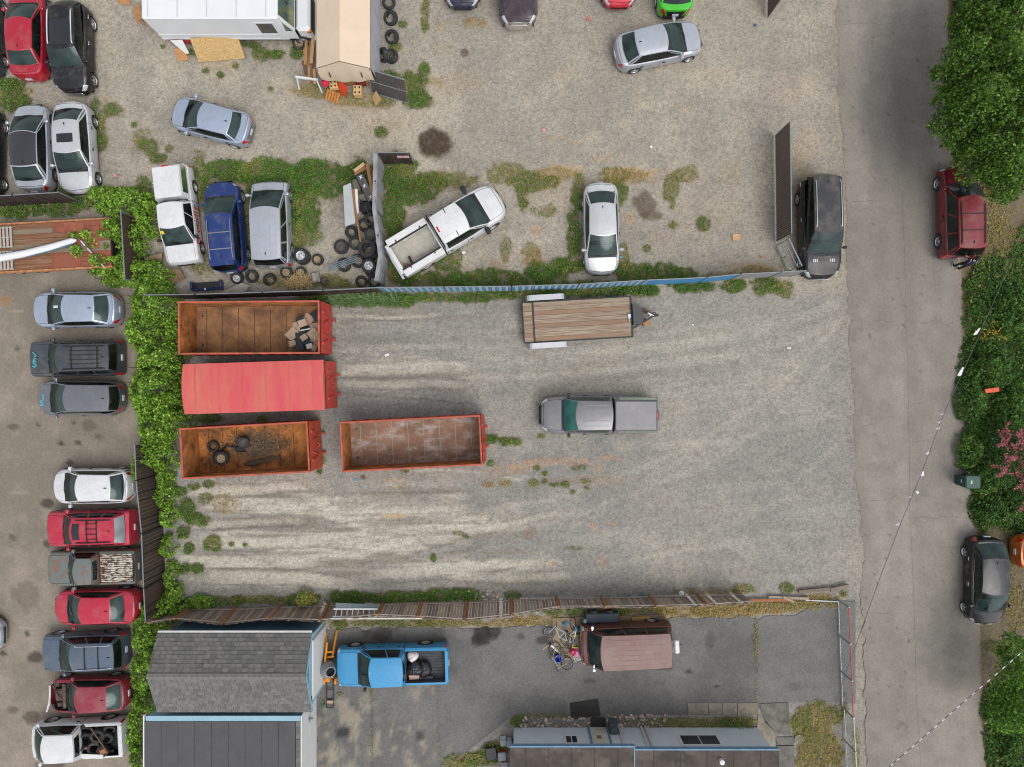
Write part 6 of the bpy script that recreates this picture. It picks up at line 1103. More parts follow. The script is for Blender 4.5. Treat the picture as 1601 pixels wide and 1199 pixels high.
# chain-link drive gate and fence by the road
RDP = M('red_rail_paint', A(168, 60, 56), .5)
a, b = Vector((*g(1309, 937), 0)), Vector((*g(1316, 1104), 0)); T = thing('chain_link_gate', 'long open-framed drive gate with red lower rail beside the road', 'gate', (a.x, a.y, 0)); d = b - a
mb = MB(); mb.tube([(0, 0, .1), tuple(d + Vector((0, 0, .1)))], .03, 6); mb.build('bottom_rail', GALV, T); mb = MB(); mb.tube([(0.0, 0, 1.2), tuple(d + Vector((0, 0, 1.2)))], .032, 6); mb.build('top_rail', RDP, T)
for k in range(4): q = d * k / 3; mb = MB(); mb.tube([tuple(q + Vector((0, 0, .05))), tuple(q + Vector((0, 0, 1.25)))], .035, 6); mb.build('upright', GALV, T)
def chainlink(T, a, b, h, step=.16):
    mb = MB(); d = b - a; n = int(d.length / step); m = int(h / step)
    for k in range(-m, n):
        p0 = max(0, -k); p1 = min(m, n - k)
        if p1 > p0:
            mb.bar(tuple(a + d * ((k + p0) / n) + Vector((0, 0, .08 + p0 * step))), tuple(a + d * ((k + p1) / n) + Vector((0, 0, .08 + p1 * step))), .008)
            mb.bar(tuple(a + d * ((k + p1) / n if False else (k + m - p0) / n if 0 <= k + m - p0 <= n else min(max(k + p1, 0), n) / n) + Vector((0, 0, .08 + p0 * step))), tuple(a + d * (min(max(k + m - p1, 0), n) / n) + Vector((0, 0, .08 + p1 * step))), .008)
    o = mb.build('wire_mesh', GALV, T); o['kind'] = 'stuff'
chainlink(T, Vector((0, 0, 0)), d, 1.1, .2)
a, b = Vector((*g(1318, 1106), 0)), Vector((*g(1326, 1260), 0)); T = thing('chain_link_fence', 'low chain link fence with pale rails along the dry lawn', 'fence', (a.x, a.y, 0)); d = b - a
for nm, z, m in (('bottom_rail', .1, GALV), ('top_rail', 1.1, M('pale_green_rail', A(170, 196, 186), .5))): mb = MB(); mb.tube([(0, 0, z), tuple(d + Vector((0, 0, z)))], .03, 6); mb.build(nm, m, T)
for k in range(4): q = d * k / 3; mb = MB(); mb.tube([tuple(q), tuple(q + Vector((0, 0, 1.16)))], .035, 6); mb.build('post', GALV, T)
chainlink(T, Vector((0, 0, 0)), d, 1.0, .14)
# weathered board fence along the lower side of the yard (leaning, uneven)
BRDS = [M('fence_board_%d' % k, A(*c), .9, var=.25, scale=2, stretch=(6, 6, .7), fine=.3, fscale=18, col2=A(70, 60, 52), c2amt=.3, c2scale=2) for k, c in enumerate([(176, 160, 146), (158, 142, 128), (190, 172, 154), (146, 128, 114), (198, 174, 146)])]
POSTM = M('orange_post_wood', A(158, 104, 62), .85, var=.2); RAILM = M('pale_rail_wood', A(160, 148, 136), .9, var=.2, stretch=(1, 6, 6))
FB = [(262, 952, 975), (300, 951, 969), (370, 950, 977), (440, 948, 969), (515, 944, 972), (600, 944, 963), (660, 941, 966), (730, 939, 971), (800, 936, 963), (870, 935, 950), (940, 934, 950), (1015, 932, 949), (1090, 931, 947), (1160, 929, 942)]
T = thing('board_fence', 'long leaning fence of weathered grey boards with orange posts', 'fence', (*g(700, 940), 0)); O = Vector((*g(700, 940), 0)); hF = 1.75
for (xa, ya, ta), (xb, yb, tb) in zip(FB, FB[1:]):
    a, b = Vector((*g(xa, ya), 0)), Vector((*g(xb, yb), 0)); ua = Vector((*g(xa, ta, hF), hF)) - a; ubb = Vector((*g(xb, tb, hF), hF)) - b
    ua.x = ubb.x = 0; n = max(3, int((b - a).length / .145))
    for k in range(n):
        t = (k + .5) / n; p = a.lerp(b, t); u = ua.lerp(ubb, t) * random.uniform(.95, 1.02); dd = (b - a).normalized()
        if random.random() < .015: continue
        mb = MB(); mb.obox(p - O + u / 2 + Vector((0, 0, .02)), dd * .066, dd.cross(u).normalized() * .01, u / 2); mb.build('board', random.choice(BRDS), T)
    nrm = dd.cross(ua).normalized()
    for f in (.15, .93): mb = MB(); mb.bar(tuple(a - O + ua * f - nrm * .05), tuple(b - O + ubb * f - nrm * .05), .05, .09); mb.build('rail', RAILM, T)
    mb = MB(); mb.obox(a - O + ua * .52 + nrm * (.07 if nrm.y > 0 else -.07), dd * .05, nrm * .045, ua * .52); mb.build('post', POSTM, T)
# fallen lengths past the end of the fence
for nm, lab, p, q, z, w, m in (('plank', 'orange-brown rail lying past the end of the board fence', (1160, 937), (1232, 936), .15, .12, POSTM), ('plank', 'dark post lying level with the gravel edge near the road', (1247, 924), (1295, 919), .12, .16, BRDS[3]), ('plank', 'short dark post end nearest the road beyond the long dark post', (1296, 921), (1324, 914), .16, .2, BRDS[1]), ('plank', 'grey weathered plank lying over the grass between the posts', (1200, 932), (1262, 934), .12, .12, BRDS[2]), ('plank', 'broken stub of board leaning beside the grey weathered plank', (1222, 931), (1238, 939), .2, .12, BRDS[4]),
                              ('pipe', 'thin pale pipe lying from the planks to the chain gate', (1258, 937), (1308, 939), .12, .05, GALV)):
    mb = MB(); mb.bar((*g(*p), z), (*g(*q), z + .03), w, w * .7); tag(mb.build(nm, m), lab, nm)
# ladder on the fence
ALD = M('ladder_aluminium', A(206, 208, 208), .4, .3, var=.08); a = Vector((*g(521, 958, 1.5), 1.5)); b = Vector((*g(590, 958, 1.5), 1.5)); T = thing('ladder', 'aluminium ladder lying against the board fence', 'ladder', tuple(a)); d = b - a
for s in (.16, -.16): mb = MB(); mb.bar((0, s, .0 - s * .5), tuple(d + Vector((0, s, -s * .5))), .07, .03); mb.build('rail', ALD, T)
for k in range(8): q = d * (k + .5) / 8; mb = MB(); mb.tube([tuple(q + Vector((0, .15, -.07))), tuple(q + Vector((0, -.15, .07)))], .022, 6); mb.build('rung', ALD, T)
mb = MB(); mb.bar((*g(525, 947, 1), 1.0), (*g(592, 950, 1), 1.0), .3, .03); tag(mb.build('metal_sheet', M('grey_blue_sheet', A(140, 156, 160), .5, .3)), 'narrow grey metal sheet lying above the ladder', 'metal sheet')
mb = MB(); mb.bar((*g(517, 967, 1.7), 1.72), (*g(660, 967, 1.7), 1.7), .05, .03); tag(mb.build('conduit', M('white_conduit', A(214, 210, 204), .5)), 'long thin white conduit lying on the fence below the ladder', 'conduit')
PKP = M('pink_panel', A(208, 150, 160), .7, var=.2)
for lab, p, w, h, m in (('small orange scrap of sheet on the board fence above the van', (949, 946), .26, .14, M('orange_scrap', A(206, 92, 60), .7)), ('narrow pink strip on the board fence right of the orange scrap', (978, 945), .5, .1, PKP), ('pink panel scrap near the far end of the board fence', (1096, 942), .45, .2, PKP), ('faded pink strip on the board fence right of the ladder', (623, 957), .5, .14, PKP)):
    x, y = g(*p, 1.0); mb = MB(); mb.box(-w / 2, w / 2, -h / 2, h / 2, 0, .02); tag(mb.build('sheet_scrap', m, loc=(x, y, 1.28), rot=(-.95, 0, .05)), lab, 'scrap')
# bits beside the fence
GRP = M('green_plastic', A(20, 140, 110), .5)
for lab, p, L_, a in (('larger green plastic bottle by the board fence', (986, 930), .36, -.9), ('smaller green plastic bottle by the board fence', (1007, 927), .22, -.8)):
    x, y = g(*p); mb = MB(); mb.lathe([(0, 0), (.07, 0), (.075, L_ * .6), (.03, L_ * .85), (.03, L_)], 10); tag(mb.build('bottle', GRP, loc=(x, y, .08), rot=(1.45, 0, a), smooth=40), lab, 'bottle', 'green bottles')
x, y = g(1065, 927); mb = MB(); mb.lathe([(0, .0), (.12, 0), (.14, .03), (.0, .035)], 16); tag(mb.build('plate', PLW, loc=(x, y, .02)), 'round white lid lying by the board fence', 'lid')

# ------------------------------------------------------------------ buildings
SHG = [M('shingle_%d' % k, A(*c), .95, var=.15, scale=6, fine=.3, fscale=30) for k, c in enumerate([(122, 120, 117), (115, 114, 111), (128, 126, 122), (108, 106, 104)])]
BLW = M('pale_blue_wall', A(150, 186, 200), .75, var=.06, scale=2); BLW2 = M('slate_blue_wall', A(92, 128, 150), .75, var=.08); WHT = M('white_paint', A(224, 224, 222), .6, var=.05); GUT = M('white_gutter', A(206, 206, 204), .5, var=.12)
hE, hRg = 2.6, 3.55
xw, xe = g(246, 1000, hE)[0], g(487, 1000, hE)[0]; yn, yrg, ys = g(0, 990, hE)[1], g(0, 1058, hRg)[1], g(0, 1113, hE)[1]
T = thing('garage', 'pale blue garage with grey shingled gable roof and white door', 'garage', ((xw + xe) / 2, yrg, 0)); O = Vector(((xw + xe) / 2, yrg, 0)); X0, X1, YN, YS = xw - O.x, xe - O.x, yn - O.y, ys - O.y
mb = MB(); mb.box(X0 + .2, X1 - .12, YS + .25, YN - .25, 0, hE - .02); mb.add([(X1 - .12, YS + .25, hE - .02), (X1 - .12, YN - .25, hE - .02), (X1 - .12, 0, hRg - .14), (X0 + .2, YS + .25, hE - .02), (X0 + .2, YN - .25, hE - .02), (X0 + .2, 0, hRg - .14)], [(0, 1, 2), (5, 4, 3)]); mb.build('wall', BLW2, T)
mb = MB(); mb.box(X1 - .12, X1 - .06, YS + .22, YN - .22, .0, hE + .02); mb.build('front_wall', BLW, T)
mb = MB(); mb.box(X1 - .06, X1 - .01, YS + .45, YN - .45, .02, 2.3); dr_ = mb.build('garage_door', WHT, T)
for k in range(4): mb = MB(); mb.box(X1 - .008, X1 + .008, YS + .5, YN - .5, .06 + k * .56, .61 + k * .56); mb.build('door_panel', WHT, dr_)
for s in (-1, 1): mb = MB(); mb.box(X1 - .055, X1 - .03, s * 1.55 - .12, s * 1.55 + .12, 2.36, 2.58); mb.build('vent', BLK, T)
rf = MB(); 
for yE in (YN, YS): rf.add([(X0, yE, hE - .02), (X1, yE, hE - .02), (X1, 0, hRg - .02), (X0, 0, hRg - .02), (X0, yE, hE - .10), (X1, yE, hE - .10), (X1, 0, hRg - .1), (X0, 0, hRg - .1)], [(0, 1, 2, 3), (7, 6, 5, 4), (0, 4, 5, 1), (1, 5, 6, 2), (3, 7, 4, 0)])
roof = rf.build('roof', BRDS[0] and M('roof_deck', A(90, 90, 88), .95), T)
sh = MB()
for yE in (YN, YS):
    sl = math.hypot(yE, hRg - hE); rows = int(sl / .19)
    for r_ in range(rows):
        t0, t1 = r_ / rows, min(1, (r_ + 1.15) / rows); y0_, y1_ = yE * (1 - t0), yE * (1 - t1); z0_, z1_ = hE + (hRg - hE) * t0, hE + (hRg - hE) * t1
        xx = X0 + random.uniform(-.3, 0)
        while xx < X1:
            w = .30; a_, b_ = max(X0, xx), min(X1, xx + w - .012); xx += w
            if b_ - a_ < .03: continue
            j = random.uniform(0, .012); q = [(a_, y0_, z0_ + .022 + j), (b_, y0_, z0_ + .022 + j), (b_, y1_, z1_ + .006), (a_, y1_, z1_ + .006)]; low = [(a_, y0_, z0_ - .0), (b_, y0_, z0_ - .0)]
            if yE > 0: q = [q[1], q[0], q[3], q[2]]; low = low[::-1]
            sh.add(q + low, [(0, 1, 2, 3), (4, 5, 1, 0)], random.choice((0, 0, 1, 1, 2, 3)))
o = sh.build('shingles', SHG, roof); o['kind'] = 'stuff'
for k in range(28): mb = MB(); a_ = X0 + (X1 - X0) * k / 28; mb.add([(a_, -.14, hRg - .03), (a_ + (X1 - X0) / 28 - .01, -.14, hRg - .03), (a_ + (X1 - X0) / 28 - .01, 0, hRg + .035), (a_, 0, hRg + .035), (a_, .14, hRg - .03), (a_ + (X1 - X0) / 28 - .01, .14, hRg - .03)], [(0, 1, 2, 3), (3, 2, 5, 4)]); mb.build('ridge_cap', SHG[2], roof)
mb = MB(); mb.bbox(X0, X1, YN, YN + .11, hE - .12, hE - .03, .01); mb.build('gutter', GUT, T)
mb = MB(); mb.add([(X1 + .002, YN, hE - .02), (X1 + .04, YN, hE + .01), (X1 + .04, 0, hRg + .03), (X1 + .002, 0, hRg), (X1 + .04, YN, hE - .16), (X1 + .04, 0, hRg - .14)], [(0, 1, 2, 3), (1, 4, 5, 2)]); mb.add([(X1 + .002, YS, hE - .02), (X1 + .04, YS, hE + .01), (X1 + .04, 0, hRg + .03), (X1 + .002, 0, hRg), (X1 + .04, YS, hE - .16), (X1 + .04, 0, hRg - .14)], [(3, 2, 1, 0), (2, 5, 4, 1)]); mb.build('barge_board', BLW, T)
# lower flat-roofed shed
ROLL = M('roll_roofing', A(92, 91, 92), .95, var=.1, scale=1.5, fine=.22, fscale=26); hS = 2.7
xa, ya = g(226, 1128, hS); xb = g(462, 1128, hS)[0]; T = thing('shed', 'flat-roofed shed with dark rolled roofing strips and blue fascia', 'shed', (xa, ya, 0))
mb = MB(); mb.box(.1, xb - xa + .2, -5.0, .18, 0, hS - .12); mb.build('wall', BLW, T); mb = MB(); mb.box(xb - xa + .202, xb - xa + .23, -5.0, .2, 0, hS - .12); mb.build('end_wall', WHT, T)
mb = MB(); mb.box(.0, xb - xa, -5.2, -.0, hS - .115, hS - .02); rfo = mb.build('roof_deck', BLK, T)
nst = 9
for k in range(nst): w = (xb - xa) / nst; mb = MB(); mb.box(k * w + .008, (k + 1) * w - .012, -5.2, -.01, hS - .018, hS + .004 * (k % 2)); mb.build('roofing_sheet', ROLL, rfo)
sh = MB()
for r_ in range(18):
    for q in range(1): a_ = xb - xa + .01 + q * .21; sh.box(a_, a_ + .2, -.02 - (r_ + 1) * .28, -.03 - r_ * .28, hS - .10, hS - .03 - random.uniform(0, .02), random.choice((0, 1, 2)))
o = sh.build('edge_shingles', SHG, T); o['kind'] = 'stuff'
mb = MB(); mb.box(xb - xa + .232, xb - xa + .28, -5.2, .25, hS - .2, hS - .05); mb.build('trim_board', WHT, T); mb = MB(); mb.box(-.06, -.005, -5.2, .3, hS - .15, hS + .02); mb.build('side_trim', WHT, T)
mb = MB(); mb.box(.05, xb - xa + .2, .0, .25, hS - .11, hS - .03); mb.build('fascia', BLW, T)
mb = MB(); mb.lathe([(0, .0), (.09, 0), (.11, .1), (.05, .16), (0, .17)], 12, c=(xb - xa + .35, -.55, 1.3)); mb.build('wall_lamp', GALV, T, 40)
# house at the bottom edge
hH = 2.45; HW = M('pale_siding', A(214, 222, 226), .75, var=.05, scale=1.5); HTR = M('blue_trim', A(110, 146, 172), .7); HRF = M('flat_roof_felt', A(84, 76, 70), .95, var=.3, scale=.9, col2=A(120, 110, 102), c2amt=.3, c2scale=1, fine=.25)
xa, yw = g(803, 1137); xb = g(1184, 1137)[0]; T = thing('house', 'low grey-blue house with flat dark roof at the bottom edge', 'house', (xa, yw, 0)); Wd = xb - xa; U = lambda px: (px - 803) / PPM * .97
mb = MB(); mb.box(0, Wd, -6, 0, 0, hH); mb.build('wall', HW, T)
for q, zz in (((-.18, U(982), -6, .36), hH), ((U(984), Wd + .1, -6, .22), hH)):
    mb = MB(); mb.box(*q, zz, zz + .16); r_ = mb.build('roof', HRF, T); mb = MB(); mb.box(q[0], q[1], q[3] + .002, q[3] + .07, zz - .06, zz + .17); mb.build('gutter', HTR, r_)
    for k in range(5): xx = q[0] + (q[1] - q[0]) * (k + .7) / 5.4; mb = MB(); mb.box(xx - .015, xx + .015, -6, q[3] - .02, zz + .16, zz + .168); mb.build('felt_seam', M('felt_seam', A(60, 56, 54), .9), r_)
mb = MB(); mb.box(U(982) + .003, U(984) - .003, -6, .43, hH - .05, hH + .19); mb.build('roof_step', HTR, T)
def window(x0, x1, z0, z1, fr, n=2):
    mb = MB(); mb.box(x0 - .09, x1 + .09, .003, .04, z0 - .09, z1 + .09); w = mb.build('window', fr, T)
    for k in range(n): a_ = x0 + (x1 - x0) * k / n + .025; b_ = x0 + (x1 - x0) * (k + 1) / n - .025; mb = MB(); mb.box(a_, b_, .04, .052, z0, z1); mb.build('pane', M('dark_window', (.02, .026, .03), .08, coat=.5), w)
window(U(884), U(902), .95, 1.55, WHT); window(U(1063), U(1121), .9, 1.7, WHT); 
mb = MB(); mb.box(U(925), U(951), .004, .05, .05, 2.1); dr_ = mb.build('door', M('cream_door', A(206, 200, 186), .7), T); mb = MB(); mb.box(U(933), U(940), .05, .06, .9, 1.2); mb.build('door_window', M('tan_glass', A(150, 124, 86), .3), dr_)
for px in (923, 953): mb = MB(); mb.box(U(px) - .05, U(px) + .05, .004, .06, 0, 2.2); mb.build('door_trim', HTR, T)
for px in (972, 1008, 1015): mb = MB(); mb.box(U(px) - .05, U(px) + .05, .003, .09, 0, 2.4); mb.build('downpipe', GUT, T)
mb = MB(); mb.box(U(955), U(968), .0, .5, .0, .7); mb.box(U(957), U(966), .1, .4, .7, .82); mb.build('meter_box', M('grey_metal_box', A(96, 104, 108), .5, .3), T)
# ------------------------------------------------------------------ step van, shelter and the clutter round them
TWH = M('step_van_white', A(228, 231, 233), .45, var=.04, scale=1, coat=.2); TGL = M('step_van_window', A(70, 96, 92), .12, coat=.6, var=.5, scale=2, col2=A(150, 140, 40), c2amt=.3, c2scale=1.2)  # yellow patches in the window colour are painted reflections
T = thing('step_van', 'large white step van parked along the top edge', 'van', (-13.7, 18.4, 0)); OX, OY = -13.7, 18.4
mb = MB(); mb.bbox(-3.9, 2.55, -1.07, 1.07, .7, 2.72, .06); body = mb.build('box_body', TWH, T)
for zz, nm in ((1.15, 'side_rail'), (.78, 'lower_rail')): mb = MB(); mb.box(-3.85, 2.1, -1.09, -1.071, zz, zz + .07); mb.build(nm, TWH, body)
for k in range(5): mb = MB(); mb.box(-3.6 + k * 1.4, -3.56 + k * 1.4, -1.0, 1.0, 2.721, 2.733); mb.build('roof_seam', M('seam_grey', A(196, 200, 202), .6), body)
mb = MB(); mb.box(2.45, 2.5, -1.0, -.9, 2.5, 2.6); mb.build('marker_light', AMB, body)
mb = MB(); mb.add([(2.55, -1.02, .7), (2.55, 1.02, .7), (3.0, 1.02, 1.42), (3.0, -1.02, 1.42), (2.55, -1.0, 2.68), (2.55, 1.0, 2.68), (3.0, -1.02, .7), (3.0, 1.02, .7)], [(4, 3, 2, 5)[::-1], (0, 6, 3, 4), (1, 5, 2, 7)]); mb.build('cab', TWH, T)
mb = MB(); mb.add([(2.575, -.85, 2.64), (2.575, .85, 2.64), (2.985, .9, 1.5), (2.985, -.9, 1.5)], [(0, 3, 2, 1)]); ws = mb.build('windshield', TGL, T); mb = MB(); mb.box(2.77, 2.81, -.03, .03, 1.5, 2.2); mb.build('wiper', BLK, ws)
mb = MB(); mb.bbox(3.0, 3.72, -.95, .95, .62, 1.42, .12); mb.build('hood', TWH, T); mb = MB(); mb.box(3.721, 3.76, -.8, .8, .7, 1.25); mb.build('grille', BLK, T); mb = MB(); mb.bbox(3.73, 3.9, -1.05, 1.05, .42, .66, .04); mb.build('bumper', TWH, T)
for s in (-1, 1): mb = MB(); mb.bbox(3.5, 3.74, s * .86 - .1, s * .86 + .1, 1.1, 1.3, .03); mb.build('turn_signal', AMB, T)
mb = MB(); mb.box(1.25, 2.25, -1.085, -1.07, 1.25, 2.35); dr_ = mb.build('side_door', TWH, T); mb = MB(); mb.box(1.36, 2.14, -1.092, -1.086, 1.38, 2.25); mb.build('door_window', M('dim_cab_window', A(84, 82, 78), .3, var=.4, scale=3), dr_)
mb = MB(); mb.add([(2.56, -1.03, 1.45), (2.9, -1.03, 1.45), (2.6, -1.015, 2.2)], [(0, 1, 2)]); mb.build('quarter_window', TGL, T)
mb = MB(); mb.box(-3.7, 3.0, -.9, .9, .3, .7); mb.build('chassis', UND, T); mb = MB(); mb.box(-3.6, -2.2, -1.06, -.95, .3, .69); mb.build('lower_skirt', M('faded_red_skirt', A(196, 66, 78), .6), T)
for xx in (-2.6, 3.1):
    for s in (1, -1): add_wheel(T, xx, s * .9, s, .4, 'steel')
OSB = M('osb_board', A(206, 168, 108), .85, var=.16, scale=9, col2=A(226, 198, 146), c2amt=.4, c2scale=12, c2edge=.08, fine=.25, fscale=20); CBD = M('cardboard', A(190, 140, 92), .9, var=.12)
def panel(name, label, px4, hs, m, cat, th=.02, group=None):
    """flat sheet through four photo corners with given heights"""
    P = [Vector((*g(*p, h), h)) for p, h in zip(px4, hs)]; c = sum(P, Vector()) / 4; n = (P[1] - P[0]).cross(P[3] - P[0]).normalized() * th
    if n.z < 0: n = -n
    mb = MB(); v = [p - c for p in P] + [p - c + n for p in P]; q = [(0, 1, 2, 3), (7, 6, 5, 4)] + [(k, 4 + k, 4 + (k + 1) % 4, (k + 1) % 4) for k in range(4)]
    mb.add(v, q); o = mb.build(name, m, loc=tuple(c)); bm = bmesh.new(); bm.from_mesh(o.data); bmesh.ops.recalc_face_normals(bm, faces=bm.faces); bm.to_mesh(o.data); bm.free()
    return tag(o, label, cat, group)
panel('osb_sheet', 'large strand board sheet leaning against the step van', [(297, 60), (371, 54), (384, 91), (311, 97)], [.95, .95, .03, .03], OSB, 'board')
panel('cardboard_sheet', 'small tan board leaning by the step van skirt', [(272, 76), (286, 75), (296, 94), (278, 95)], [.45, .45, .03, .03], CBD, 'board'); panel('foam_sheet', 'narrow white sheet leaning beside the small tan board', [(266, 63), (285, 62), (296, 83), (291, 84)], [.9, .9, .25, .25], WHT, 'sheet')
panel('cardboard_flap', 'brown flattened carton at the tail of the step van', [(208, 12), (219, 6), (222, 28), (214, 36)], [.9, 1.2, .5, .03], CBD, 'cardboard'); panel('cardboard_flap', 'second carton piece low behind the step van corner', [(216, 28), (226, 36), (229, 41), (221, 37)], [.4, .3, .03, .03], CBD, 'cardboard'); panel('cardboard_flap', 'brown carton at the top edge left of the step van', [(183, -4), (200, -4), (206, 8), (184, 5)], [.3, .3, .03, .03], CBD, 'cardboard')
# shelter
TAN = M('tan_shelter_cloth', A(226, 204, 178), .8, var=.05, scale=1.2, bump=.25, bscale=3, fine=.05, fscale=40); TSD = M('silver_side_tarp', A(176, 178, 184), .7, var=.12, scale=3, bump=.6, bscale=4)
T = thing('portable_shelter', 'tan cloth portable shelter with a grey side tarp', 'shelter', (-8.1, 18.2, 0)); xl_, xr_, yF, yB = -1.33, 1.27, -3.0, 3.6
cl = MB(); cl.grid(lambda u, v: (xl_ + (xr_ - xl_) * u, yF + (yB - yF) * v, 2.2 + .72 * (1 - abs(2 * u - 1)) - .04 * math.sin(math.pi * ((v * 4) % 1)) * (1 - abs(2 * u - 1) * .3)), 12, 24); cl.build('roof_cloth', TAN, T, 50)
mb = MB(); mb.grid(lambda u, v: (xr_ + .03 + .06 * (1 - v) + .03 * math.sin(u * 33) * math.sin(v * 3), yF + (yB - yF) * u, .03 + 2.18 * v), 40, 6); mb.build('side_tarp', TSD, T, 60); mb = MB(); mb.grid(lambda u, v: (xr_ + .015, yF + (yB - yF) * u, 1.75 + .46 * v), 10, 1); mb.build('side_valance', TAN, T)
mb = MB(); mb.grid(lambda u, v: (xl_ - .02, yF + (yB - yF) * (1 - u), .03 + 2.18 * v), 10, 2); mb.build('side_tarp', TAN, T)
mb = MB(); mb.grid(lambda u, v: (xl_ + (xr_ - xl_) * u, yF - .03 - .10 * math.sin(v * 2.4) - .03 * math.sin(u * 20) * v, (2.2 + .72 * (1 - abs(2 * u - 1))) * (1 - v) + (1.15 - .25 * math.sin(u * math.pi)) * v), 26, 8); mb.build('front_curtain', TAN, T, 60)
for xx in (xl_ + .05, xr_ - .05):
    mb = MB(); mb.tube([(xx, yF - .05, 0), (xx, yF - .05, 2.2)], .03, 6); mb.build('frame_pole', GALV, T); mb = MB(); mb.bar((xx * .62, yF - .16, 1.55), (xx * .62 + .05, yF - .2, 2.15), .05, .02); mb.build('strap', BLK, T)
mb = MB(); mb.grid(lambda u, v: (xl_ + .1 + (xr_ - xl_ - .2) * u, yF + .12, 1.5 * v), 1, 1); mb.build('back_panel', CBD, T)
# lumber
LUM = [M('lumber_%d' % k, A(*c), .85, var=.2, stretch=(6, .7, 6), fine=.2) for k, c in enumerate([(190, 150, 104), (150, 108, 72), (204, 172, 128), (120, 92, 68), (176, 128, 86)])]
for k, (xa, ya, xb, yb, h, w, lab) in enumerate([(479, 60, 477, 100, .3, .13, 'tan board at the outer side of the lumber stack'), (486, 57, 484, 101, .42, .14, 'brown board across the middle of the lumber stack'), (490, 56, 486, 98, .55, .17, 'widest pale board on top of the lumber stack'), (492, 75, 491, 96, .4, .12, 'short reddish board nearest the shelter'), (481, 72, 481, 103, .2, .14, 'dark board low in the lumber stack'), (484, 98, 482, 129, .3, .12, 'brown board at the lower end of the lumber stack'), (487, 99, 487, 128, .35, .1, 'pale grey board at the lower end of the lumber stack'), (491, 108, 492, 130, .3, .14, 'dark stub at the foot of the lumber stack'), (474, 95, 478, 116, .15, .14, 'orange brown offcut beside the lumber stack'), (476, 58, 475, 84, .15, .12, 'weathered board at the base of the lumber stack')]):
    mb = MB(); mb.bar((*g(xa, ya, h), h), (*g(xb, yb, h), h - .08), w, .05); tag(mb.build('board', LUM[k % 5]), lab, 'board', 'stacked lumber by the shelter')
# sawhorse
T = thing('sawhorse', 'white sawhorse standing in front of the lumber', 'sawhorse', (*g(486, 136), 0)); mb = MB(); mb.bar((-.56, .2, .7), (.56, .05, .7), .1, .1); mb.build('top_rail', WHT, T)
for s in (-1, 1):
    for q in (-1, 1): mb = MB(); mb.bar((s * .5, .12 - s * .07, .68), (s * .58, .12 - s * .07 + q * .33, 0), .07, .04); mb.build('leg', WHT, T)
def crate(label, px, py, h, L, W, H, m, rz, holes=(3, 2), name='pallet_block', cat='crate'):
    x, y = g(px, py, h + H / 2); T = thing(name, label, cat, (x, y, h), rz, 'crates in front of the shelter')
    mb = MB(); mb.bbox(-L / 2, L / 2, -W / 2, W / 2, 0, H, .02); b = mb.build('body', m, T)
    for i in range(holes[0]):
        for j in range(holes[1]): cx, cy = -L / 2 + L * (i + .5) / holes[0], -W / 2 + W * (j + .5) / holes[1]; mb = MB(); mb.box(cx - L * .09, cx + L * .09, cy - W * .1, cy + W * .1, H + .001, H + .004); mb.build('slot', UND, b)
    return T
PLY = M('pale_plywood', A(214, 178, 124), .8, var=.1); ORP = M('orange_pallet_wood', A(190, 124, 58), .8, var=.2)
crate('tan slotted box on the uphill side of the orange panel', 522, 133, .25, .42, .42, .3, PLY, .1, (2, 2)); crate('tan slotted box right of the orange panel', 560, 143, .2, .42, .5, .4, PLY, 0, (2, 2))
T = pallet('orange wooden pallet lying tilted in front of the shelter', 521, 151, .15, .35 - math.pi, .7, .5, 5, ORP); T.rotation_euler = (.3, 0, -.35)
panel('orange_sheet', 'bright orange panel leaning in front of the shelter', [(531, 124), (544, 137), (541, 152), (529, 141)], [.85, .75, .05, .1], M('orange_red_sheet', A(226, 76, 44), .6), 'panel', .03); panel('tan_sheet', 'tan square sheet leaning at the foot of the slatted gate leaf', [(588, 142), (596, 156), (588, 166), (582, 151)], [.6, .6, .03, .03], PLY, 'board')
x, y = g(509, 130, .9); mb = MB(); mb.lathe([(0, -.3), (.09, -.24), (.2, 0), (.17, .16), (.05, .26), (.03, .34)], 10); o = mb.build('red_bag', M('crimson_cloth', A(204, 36, 76), .8, var=.15), loc=(x, y, .9), smooth=60); tag(o, 'crimson bag hanging from the shelter strap', 'bag')
x, y = g(564, 130, .4); mb = MB(); mb.bbox(-.25, .25, -.12, .12, 0, .25, .03); tag(mb.build('red_box', M('dark_red_box', A(120, 26, 30), .6), loc=(x, y, .3)), 'dark red box under the shelter curtain', 'box')
# junk along the tarped fence
panel('laminate_sheet', 'long pale grey panel leaning on the junk by the fence', [(537, 291), (549, 286), (556, 349), (540, 354)], [1.1, 1.25, 1.2, 1.0], M('pale_grey_laminate', A(186, 190, 190), .6, var=.06), 'panel', .03); panel('white_board', 'white board edge standing behind the pale grey panel', [(555, 295), (559, 296), (561, 332), (557, 337)], [1.2, 1.2, 1.1, 1.1], WHT, 'panel', .03)
for k, (p, q, h, w, lab) in enumerate([((551, 295), (564, 378), 1.3, .08, 'long thin rusty bar across the tyre pile'), ((574, 256), (586, 320), 1.35, .16, 'brown board standing against the fence by the black tailgate'), ((553, 296), (555, 348), 1.25, .12, 'brown board edge beside the pale grey panel'), ((580, 262), (587, 318), 1.0, .14, 'dark board tucked between tailgate and fence')]):
    mb = MB(); mb.bar((*g(*p, h), h), (*g(*q, h * .9), h * .9), w, .05); tag(mb.build('board', LUM[(1, 1, 4, 3)[k]]), lab, 'board')
